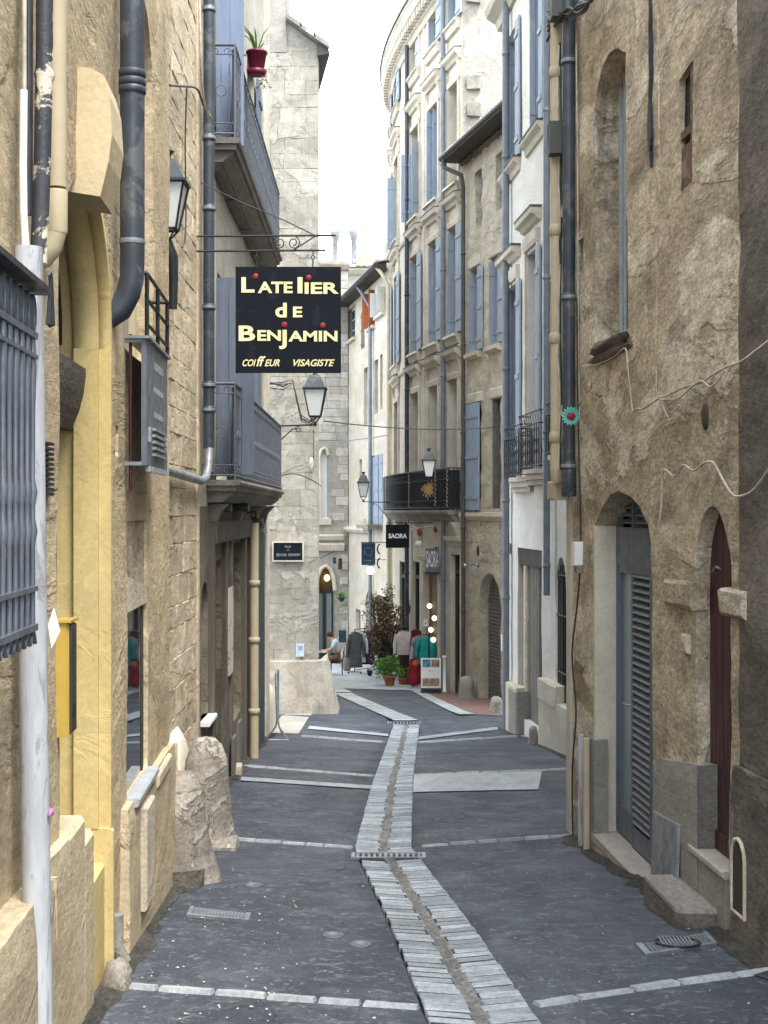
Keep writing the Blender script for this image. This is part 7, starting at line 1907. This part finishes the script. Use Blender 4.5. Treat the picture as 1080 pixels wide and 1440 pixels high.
# clothes rail with garments
def garment(c, wd, h, m_, name, label, cat='garment', group=None, sleeves=True, yaw=0.0):
    rz = Matrix.Rotation(yaw, 3, 'Z'); t = thing(name, label, cat, c, group=group); w = MB(); n = 10; V = []
    prof = [(0, .10), (.04, .34), (.10, .50), (.3, .48), (.6, .50), (.85, .53), (1.0, .56)]
    for f, k in prof:
        for i in range(n):
            a = 6.283*i/n; x = math.cos(a)*wd*k*(1 + .08*math.sin(3*a+f*7)); y = math.sin(a)*.075*(1+f*.4); V.append(c + rz @ Vector((x, y, -h*f)))
    m = len(prof); w.add(V, [(j*n+i, j*n+(i+1) % n, (j+1)*n+(i+1) % n, (j+1)*n+i) for j in range(m-1) for i in range(n)], True); w.add([V[i] for i in range(n)], [tuple(range(n))]); w.build('cloth', m_, t)
    if sleeves:
        w = MB()
        for s in (-1, 1): w.tube([c + rz @ Vector((s*wd*.42, 0, -h*.08)), c + rz @ Vector((s*wd*.60, -.02, -h*.35)), c + rz @ Vector((s*wd*.66, -.03, -h*.72))], [.06, .055, .04], 8)
        w.build('sleeve', m_, t)
    w = MB(); w.tube([c + rz @ Vector((-wd*.4, 0, -.03)), c, c + rz @ Vector((wd*.4, 0, -.03))], .008, 4); w.tube([c, c + Vector((0, 0, .07))], .005, 4); w.build('hanger', M['zinc'], t)
    return t
def cloth(n_, a, b=None): return paint(n_, a, b or tuple(x*.7 for x in a), rough=.95, scale=5)
c = gp(499, 946); c2 = gp(524, 944)
t = thing('clothes_rail', 'low metal clothes rail on castors before the cream house', 'clothes rail', c)
e0 = Vector((c.x, c.y-.3, gz(c.y))); e1 = Vector((c.x+.62, c.y+.7, gz(c.y+.6))); H = 1.42
w = MB(); w.tube([e0 + Vector((0, 0, .05)), e0 + Vector((0, 0, H))], .014, 6); w.tube([e1 + Vector((0, 0, .05)), e1 + Vector((0, 0, H))], .014, 6); w.tube([e0 + Vector((0, 0, H)), e1 + Vector((0, 0, H))], .014, 6)
for e in (e0, e1): w.tube([e + Vector((-.2, 0, .06)), e + Vector((.2, 0, .06))], .013, 6)
w.tube([e0 + Vector((0, 0, .12)), e1 + Vector((0, 0, .12))], .012, 6); w.build('frame', M['iron'], t)
for e in (e0, e1):
    for s in (-.2, .2): w = MB(); w.blob(e + Vector((s, 0, .035)), (.03, .03, .035), 1, 0); w.build('castor', M['black'], t)
gs = [((.09, .095, .10), 'charcoal coat', 1.15), ((.62, .66, .72), 'long pale shirt', 1.0), ((.03, .04, .07), 'navy jacket', .95), ((.10, .02, .12), 'purple dress', 1.05), ((.16, .015, .03), 'wine red coat', 1.1), ((.60, .38, .30), 'salmon blouse', .8)]
for k, (cc, nm, h) in enumerate(gs):
    p = e0.lerp(e1, .06 + k*.17) + Vector((-.02, 0, H-.07)); garment(p, .42, h, cloth(nm, cc), 'hung_garment', nm + ' hanging on the low clothes rail', group='clothes on the low rail', yaw=.25)
# mannequin
c = gp(567, 962) + Vector((.03, .2, 0)); c.z = gz(c.y)
t = thing('mannequin', 'headless mannequin in a padded pale vest and dark brown trousers outside the shop', 'mannequin', c)
def ellrings(w, c, L, n=14, sm=True):
    V = []
    for z, rx, ry, dx in L:
        for i in range(n): a = 6.283*i/n; V.append(c + Vector((dx + rx*math.cos(a), ry*math.sin(a), z)))
    m = len(L); w.add(V, [(j*n+i, j*n+(i+1) % n, (j+1)*n+(i+1) % n, (j+1)*n+i) for j in range(m-1) for i in range(n)], sm); w.add(V[:n], [tuple(range(n-1, -1, -1))]); w.add(V[-n:], [tuple(range(n))])
w = MB(); ellrings(w, c, [(.84, .20, .14, 0), (.9, .215, .15, 0), (.96, .205, .145, 0), (1.05, .215, .15, 0), (1.12, .21, .145, 0), (1.2, .225, .15, 0), (1.3, .235, .15, 0), (1.4, .225, .13, 0), (1.48, .16, .10, 0), (1.54, .075, .07, 0)])
for k in range(7): w.lathe([(1, 0)]*2, c, 3) if False else None
w.build('vest', cloth('padded vest', (.66, .60, .58), (.52, .44, .44)), t)
w = MB()
for s in (-1, 1): w.tube([c + Vector((s*.215, 0, 1.42)), c + Vector((s*.27, 0, 1.15)), c + Vector((s*.27, -.03, .86))], [.06, .055, .04], 8)
w.build('sleeve', cloth('white sleeves', (.7, .7, .7)), t)
w = MB(); ellrings(w, c + Vector((-.085, 0, 0)), [(.04, .065, .06, 0), (.3, .085, .08, .0), (.6, .10, .10, .03), (.86, .115, .13, .05)]); ellrings(w, c + Vector((.085, 0, 0)), [(.04, .065, .06, 0), (.3, .085, .08, 0), (.6, .10, .10, -.03), (.86, .115, .13, -.05)])
w.build('trousers', cloth('dark brown trousers', (.045, .025, .022)), t)
w = MB(); w.lathe([(.04, 1.52), (.045, 1.6), (.16, 1.605), (.13, 1.64), (.001, 1.66)], c, 12); w.build('neck_cap', M['black'], t)
w = MB(); w.lathe([(.17, 0), (.17, .015), (.02, .03), (.02, .1)], c, 14); w.build('stand', M['iron'], t)
# teal garment on its stand
c = gp(603, 966) + Vector((-.05, .1, 0)); c.z = gz(c.y)
t = thing('garment_stand', 'clothes stand topped by a small white price card', 'clothes stand', c)
w = MB(); w.tube([c, c + Vector((0, 0, 1.75))], .015, 6); w.tube([c + Vector((-.25, 0, 1.45)), c + Vector((.3, 0, 1.45))], .012, 6)
for a in (0, 2.1, 4.2): w.tube([c + Vector((0, 0, .12)), c + Vector((.25*math.cos(a), .25*math.sin(a), .01))], .012, 5)
w.build('post', M['iron'], t)
w = MB(); w.box(c.x-.10, c.x+.02, c.y-.02, c.y-.01, c.z+1.68, c.z+1.88, ch=.0); w.build('price_card', M['whitepaint'], t)
w = MB(); w.box(c.x-.055, c.x-.02, c.y-.024, c.y-.021, c.z+1.74, c.z+1.77); w.build('print', M['black'], t)
garment(c + Vector((.02, -.16, 1.40)), .50, .74, cloth('teal jacket', (.02, .34, .33), (.015, .24, .25)), 'hung_garment', 'turquoise jacket on the stand above the poster board', group='clothes on the stand')
garment(c + Vector((-.20, .03, 1.42)), .40, .82, cloth('grey white jacket', (.42, .42, .46), (.1, .1, .12)), 'hung_garment', 'grey and white jacket behind the turquoise one', group='clothes on the stand', yaw=.5)
garment(c + Vector((.20, .05, 1.42)), .40, .78, cloth('dark navy jacket', (.02, .025, .05)), 'hung_garment', 'dark navy jacket right behind the turquoise one', group='clothes on the stand', yaw=-.5)
w = MB(); w.tube([c + Vector((.05, -.27, 1.5)), c + Vector((.05, -.26, .6))], .022, 6); single(w, 'scarf', M['black'], 'black scarf strip down the front of the turquoise jacket', 'scarf', c + Vector((.05, -.27, .6)))
garment(c + Vector((-.30, .25, 1.58)), .30, .6, cloth('wine scarf', (.13, .01, .02)), 'hung_garment', 'wine red top hanging left behind the grey jacket', group='clothes on the stand', sleeves=False)
garment(c + Vector((-.34, -.05, .80)), .34, .72, cloth('red dress', (.32, .015, .02), (.2, .01, .02)), 'hung_garment', 'red dress hanging low between mannequin and poster board', group='clothes on the stand', sleeves=False)
w = MB(); w.blob(c + Vector((-.36, -.14, .22)), (.14, .12, .2), 3, .2); o = single(w, 'red_bag', cloth('red bag', (.28, .01, .03)), 'dark red bag standing on the ground by the red dress', 'bag', c + Vector((-.36, -.14, 0)))
w = MB(); w.blob(c + Vector((-.31, -.14, .66)), (.09, .07, .10), 5, .3); single(w, 'orange_cloth', cloth('orange cloth', (.55, .14, .05)), 'orange bag hanging on the red dress', 'bag', c + Vector((-.31, -.14, .6)))
# poster board on wheels
c = gp(606, 974); wd = 28*c.y/2000; hh = 42*c.y/2000
C = c + Vector((0, 0, .12 + hh/2)); t, put = facesign(C, wd, hh, M['whitepaint'], 'poster_board', 'white poster board on a black wheeled base in front of the shop', 'advertising board', .04)
def pic(dx, dz, a, b, m_, nm='printed_picture'): p_, _ = put(dx, dz, .002); w = MB(); w.box(p_.x-a/2, p_.x+a/2, p_.y-.002, p_.y+.002, p_.z-b/2, p_.z+b/2); w.build(nm, m_, t)
pic(-wd*.22, hh*.33, wd*.40, hh*.26, paint('blue print', (.12, .32, .60), (.06, .12, .14), scale=9)); pic(wd*.22, hh*.33, wd*.40, hh*.26, paint('dark print', (.03, .028, .026), (.55, .38, .28), scale=7))
pic(0, -hh*.30, wd*.84, hh*.26, paint('mixed print', (.28, .10, .09), (.30, .34, .22), scale=10, wear=(.6, .5, .45)))
lettering(t, put, 'Saora', .06, 0, hh*.08, M['blue'], name='caption')
w = MB(); w.box(C.x-wd/2, C.x+wd/2, C.y-.16, C.y+.16, c.z+.03, c.z+.10, ch=.01); w.build('base', M['black'], t)
for s in (-1, 1): w = MB(); w.lathe([(.05, -.02), (.05, .02)], Vector((C.x+s*wd*.42, C.y-.12, c.z+.05)), 10, ax=Matrix.Rotation(R(90), 3, 'Y')); w.build('wheel', M['iron'], t)
c2 = c + Vector((.36, .12, 0)); w = MB(); w.lathe([(.06, 0), (.06, .04), (.045, .05), (.045, .88), (.06, .9), (.06, .95), (.001, .96)], c2, 10); single(w, 'white_post', M['whitepaint'], 'short white post right of the poster board', 'post', c2)
# folded barrier end-on
g0 = gp(393, 1041); t = thing('crowd_barrier', 'galvanised barrier seen end on beside the cream guard stone', 'barrier', g0)
top_ = at(389.5, 944, g0.y); kn = at(390, 1018, g0.y)
w = MB(); dY = Vector((0, 1.5, 0))
def gnd(v): return Vector((v.x, v.y, gz(v.y)+.02))
A0 = Vector((top_.x, g0.y, top_.z)); A1 = A0 + Vector((-.05, .9, -.07))
w.tube([kn, A0 + Vector((-.02, 0, -.06)), A0 + Vector((.0, .04, 0)), A1 + Vector((0, -.05, 0)), A1 + Vector((0, 0, -.06)), A1 + Vector((0, 0, -.9))], .019, 8); w.tube([kn + Vector((0, 0, .12)), kn + Vector((-.05, .9, .05))], .016, 8)
w.build('frame', M['zinc'], t)
w = MB()
for k in range(1, 7): f = k/7; a = A0.lerp(A1, f); b = (kn + Vector((0, 0, .12))).lerp(kn + Vector((-.05, .9, .05)), f); w.tube([a, b], .008, 5)
w.build('bars', M['zinc'], t)
for s, e in ((-1, (374, 1046)), (1, (401, 1043)), (1, (404, 1036))):
    w = MB(); q = gnd(at(e[0], e[1], g0.y)); w.tube([kn + Vector((0, 0, .10)), kn + Vector((s*.03, 0, -.05)), q], .016, 7); w.build('leg', M['zinc'], t)
w = MB(); a = gnd(at(366, 1050, g0.y-.2)); b = gnd(at(406, 1052, g0.y-.2)); w.tube([a, b], .018, 6); w.build('foot_bar', M['zinc'], t)
# ---- cafe corner: table, chairs and the seated man
def skin_body(name, verts, edges, radii, m_, parent, sub=1):
    me = bpy.data.meshes.new(name); me.from_pydata([Vector(v) for v in verts], edges, []); o = bpy.data.objects.new(name, me); COL.objects.link(o)
    md = o.modifiers.new('s', 'SKIN'); 
    for i, r in enumerate(radii): me.skin_vertices[0].data[i].radius = (r, r) if not isinstance(r, tuple) else r
    me.skin_vertices[0].data[0].use_root = True
    s = o.modifiers.new('u', 'SUBSURF'); s.levels = sub; s.render_levels = sub
    dg = bpy.context.evaluated_depsgraph_get(); ev = o.evaluated_get(dg); m2 = bpy.data.meshes.new_from_object(ev)
    bpy.data.objects.remove(o); m2.materials.clear(); m2.materials.append(m_); m2.polygons.foreach_set('use_smooth', [True]*len(m2.polygons))
    o2 = bpy.data.objects.new(name, m2); COL.objects.link(o2); o2.parent = parent; ORG[o2.name] = ORG[parent.name]; return o2
Yp = 45.0; g0 = at(469, 941, Yp); g0.z = gz(Yp)
t = thing('person', 'seated person in a light blue shirt and khaki trousers bent over a small table', 'person', g0)
# local figure: faces left (-x); seat at .46
pv = [(.10, 0, .56), (.12, 0, .80), (.04, 0, 1.00), (-.04, 0, 1.10), (-.12, 0, 1.16), (-.17, 0, 1.26),      # pelvis, waist, chest, neck, head base, crown
      (.06, .17, 1.02), (-.06, .20, .80), (-.28, .12, .74), (-.40, .05, .76),                         # far arm
      (.06, -.17, 1.02), (-.06, -.21, .80), (-.27, -.13, .75), (-.40, -.04, .77),                     # near arm
      (.08, .10, .53), (-.30, .12, .54), (-.26, .12, .10), (-.36, .12, .05),
      (.08, -.10, .53), (-.30, -.13, .53), (-.18, -.13, .10), (-.28, -.13, .05)]
pe = [(0,1), (1,2), (2,3), (3,4), (4,5), (2,6), (6,7), (7,8), (8,9), (2,10), (10,11), (11,12), (12,13), (0,14), (14,15), (15,16), (16,17), (0,18), (18,19), (19,20), (20,21)]
pr2 = [.15, (.16, .13), (.19, .15), .07, .075, .085, .075, .05, .04, .032, .075, .05, .04, .032, .10, .07, .045, .04, .10, .07, .045, .04]
skin_body('body', pv, pe, pr2, M['skin'], t)
skin_body('shirt', [(.11, 0, .60), (.13, 0, .80), (.05, 0, 1.02), (.0, 0, 1.09), (.06, .18, 1.03), (-.05, .215, .82), (.06, -.18, 1.03), (-.05, -.225, .82)], [(0,1), (1,2), (2,3), (2,4), (4,5), (2,6), (6,7)], [(.175, .15), (.18, .155), (.205, .17), .10, .095, .07, .095, .07], M['shirt'], t)
skin_body('trousers', [(.11, 0, .55), (.08, .10, .54), (-.30, .12, .55), (-.25, .12, .14), (.08, -.10, .54), (-.30, -.13, .54), (-.18, -.13, .14)], [(0,1), (1,2), (2,3), (0,4), (4,5), (5,6)], [.17, .12, .088, .06, .12, .088, .06], M['khaki'], t)
w = MB(); w.org = g0; w.blob(g0 + Vector((-.13, 0, 1.265)), (.105, .088, .10), 2, .1); w.build('hair', M['hair'], t)
w = MB(); w.blob(g0 + Vector((-.205, 0, 1.20)), (.035, .02, .02), 2, .05); w.build('nose', M['skin'], t)
w = MB()
for s in (-.12, .12): w.blob(g0 + Vector((-.33, s, .04)), (.13, .05, .045), 3, .05)
w.build('shoe', M['black'], t)
def chair(C, label, m_, face=-1, grp='cafe chairs by the table'):
    t = thing('cafe_chair', label, 'chair', C, group=grp); s = .20
    w = MB(); w.box(C.x-s, C.x+s, C.y-s, C.y+s, C.z+.43, C.z+.46); w.build('seat', m_, t)
    for a in (-1, 1):
        for b in (-1, 1): w = MB(); w.tube([C + Vector((a*s*.9, b*s*.9, 0)), C + Vector((a*s*.85, b*s*.85, .43))], .013, 5); w.build('leg', M['iron'], t)
    w = MB(); x = C.x - face*s*.95
    for b in (-1, 1): w.tube([Vector((x, C.y+b*s*.9, C.z+.44)), Vector((x-face*.05, C.y+b*s*.9, C.z+.86))], .013, 5)
    for k in range(4): w.box(x-face*.05-.008, x-face*.05+.008, C.y-s*.88, C.y+s*.88, C.z+.56+k*.075, C.z+.60+k*.075)
    w.build('backrest', m_, t); return t
chair(g0 + Vector((.10, 0, 0)), 'dark cafe chair under the seated person', M['iron'])
q = at(450, 941, Yp+.3); q.z = gz(Yp+.3); chair(q + Vector((-.15, .1, 0)), 'red slatted cafe chair at the far side of the small table', paint('red chair paint', (.40, .04, .03), rough=.5), face=1)
q = at(452, 941, Yp-.1); q.z = gz(q.y); q.x = g0.x - .42
t = thing('cafe_table', 'small pale topped cafe table in front of the seated person', 'table', q)
w = MB(); w.lathe([(.28, .72), (.28, .74), (.001, .742)], q, 18); w.build('tabletop', M['whitepaint'], t)
w = MB(); w.lathe([(.02, .02), (.02, .72)], q, 8); w.lathe([(.18, 0), (.16, .02), (.02, .03)], q, 12); w.build('pedestal', M['iron'], t)
c = at(449, 930, 44.6); c.z = gz(44.6); w = MB(); w.box(c.x-.16, c.x+.10, c.y-.1, c.y+.1, c.z, c.z+.72, ch=.02); o = single(w, 'planter_box', M['teal'], 'dark planter box at the foot of the cafe table', 'planter', c)
w = MB(); leaves(w, c + Vector((-.03, 0, .74)), (.14, .1, .08), 120, .06); w.build('foliage', M['darkleaf'], o)
c = at(487, 935, 47); c.z = gz(47); w = MB(); w.blob(c + Vector((0, 0, .38)), (.22, .2, .42), 4, .15); single(w, 'wall_stub', M['guard'], 'worn rounded stone stub between the seated person and the clothes rail', 'stone', c)
c = at(482, 894, 47.2); w = MB(); w.box(c.x-.13, c.x+.10, c.y-.06, c.y+.06, c.z-.22, c.z+.18, ch=.03, j=.02); single(w, 'dark_backpack', M['teal'], 'dark green backpack resting on the worn stone stub', 'backpack', c)
# wall lamps, small fittings
C = at(662, 795, 34.9); t = thing('wall_spotlight', 'small twin spotlight on the rubble wall above the arched shutter', 'wall lamp', C)
w = MB(); w.tube([C + Vector((.12, .15, 0)), C + Vector((.1, -.05, .02)), C], .014, 5); w.build('arm', M['iron'], t)
for s in (-.08, .10): w = MB(); w.lathe([(.02, 0), (.07, .08), (.06, .09), (.001, .09)], C + Vector((s, -.05, 0)), 10, ax=Matrix.Rotation(R(-100 if s < 0 else 80), 3, 'Y')); w.build('spot', M['zinc'], t)
C = at(589, 765, 39.0); w = MB(); w.blob(C, (.10, .10, .09), 2, .1); single(w, 'white_dome_lamp', M['whitepaint'], 'small white dome lamp beside the square black sign', 'lamp', C)
# cables draped below the long balcony
for k, pts in enumerate((((575, 738), (590, 744), (606, 740), (620, 746), (634, 742), (646, 738)), ((570, 728), (576, 742), (582, 746), (592, 741)), ((618, 728), (624, 742), (630, 748), (628, 760)))):
    w = MB(); w.tube([at(a, b, 37.9 + (648-a)*.012) for a, b in pts], .014, 4); single(w, 'cable', M['cable'], ('pale cable garland', 'pale looped cable', 'pale dangling cable')[k] + ' under the long black balcony', 'cable', at(pts[0][0], pts[0][1], 38))
for k, (px, py) in enumerate(((590, 748), (613, 744))):
    C = at(px, py, 38.2); w = MB(); w.blob(C, (.06, .04, .10), k, .3); single(w, 'red_ornament', M['red'], ('left', 'right')[k] + ' one of two small red ornaments hanging over the shop fronts', 'ornament', C)
C = at(672, 775, 33.8); w = MB(); w.blob(C, (.035, .03, .13), 3, .3); single(w, 'rusty_hook', M['burgundy'], 'rust red iron stub above the arched shutter door', 'hook', C)
C = at(706.5, 904, 29.5); w = MB(); w.box(C.x-.03, C.x+.05, C.y-.02, C.y+.02, C.z-.17, C.z+.17); single(w, 'menu_board', M['whitepaint'], 'small white framed notice on the corner left of the white house', 'notice', C)

# contact shade along the wall feet, put in as ragged dark grit strips
dm = MB()
def contact_shade_line(fr, xa, xb, off, w0):
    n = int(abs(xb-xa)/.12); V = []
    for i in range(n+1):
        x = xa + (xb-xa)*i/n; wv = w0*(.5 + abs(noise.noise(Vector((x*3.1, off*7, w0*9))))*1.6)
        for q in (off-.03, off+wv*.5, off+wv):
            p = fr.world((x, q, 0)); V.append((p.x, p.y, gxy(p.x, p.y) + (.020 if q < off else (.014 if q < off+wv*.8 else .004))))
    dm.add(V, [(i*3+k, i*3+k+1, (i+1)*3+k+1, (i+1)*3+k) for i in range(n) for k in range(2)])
contact_shade_line(RN, 0, RN.L, .03, .10); contact_shade_line(RA, 2, RA.L, .05, .16); contact_shade_line(LF, 0, LF.L, .05, .08); contact_shade_line(SF, 0, SF.L, .02, .12); contact_shade_line(BF, 0, BF.L, .06, .08); contact_shade_line(WB, WB.Y(19), WB.L, .13, .07)
o = dm.build('contact_shade', M['contact_shade'] if 'contact_shade' in M else plaster('wall foot shade', (.085, .078, .068), (.045, .042, .038), bump=.5, bscale=30, speck=.4), kind='stuff'); o['label'] = 'dark ragged grit strips painting contact shade along the feet of the walls'
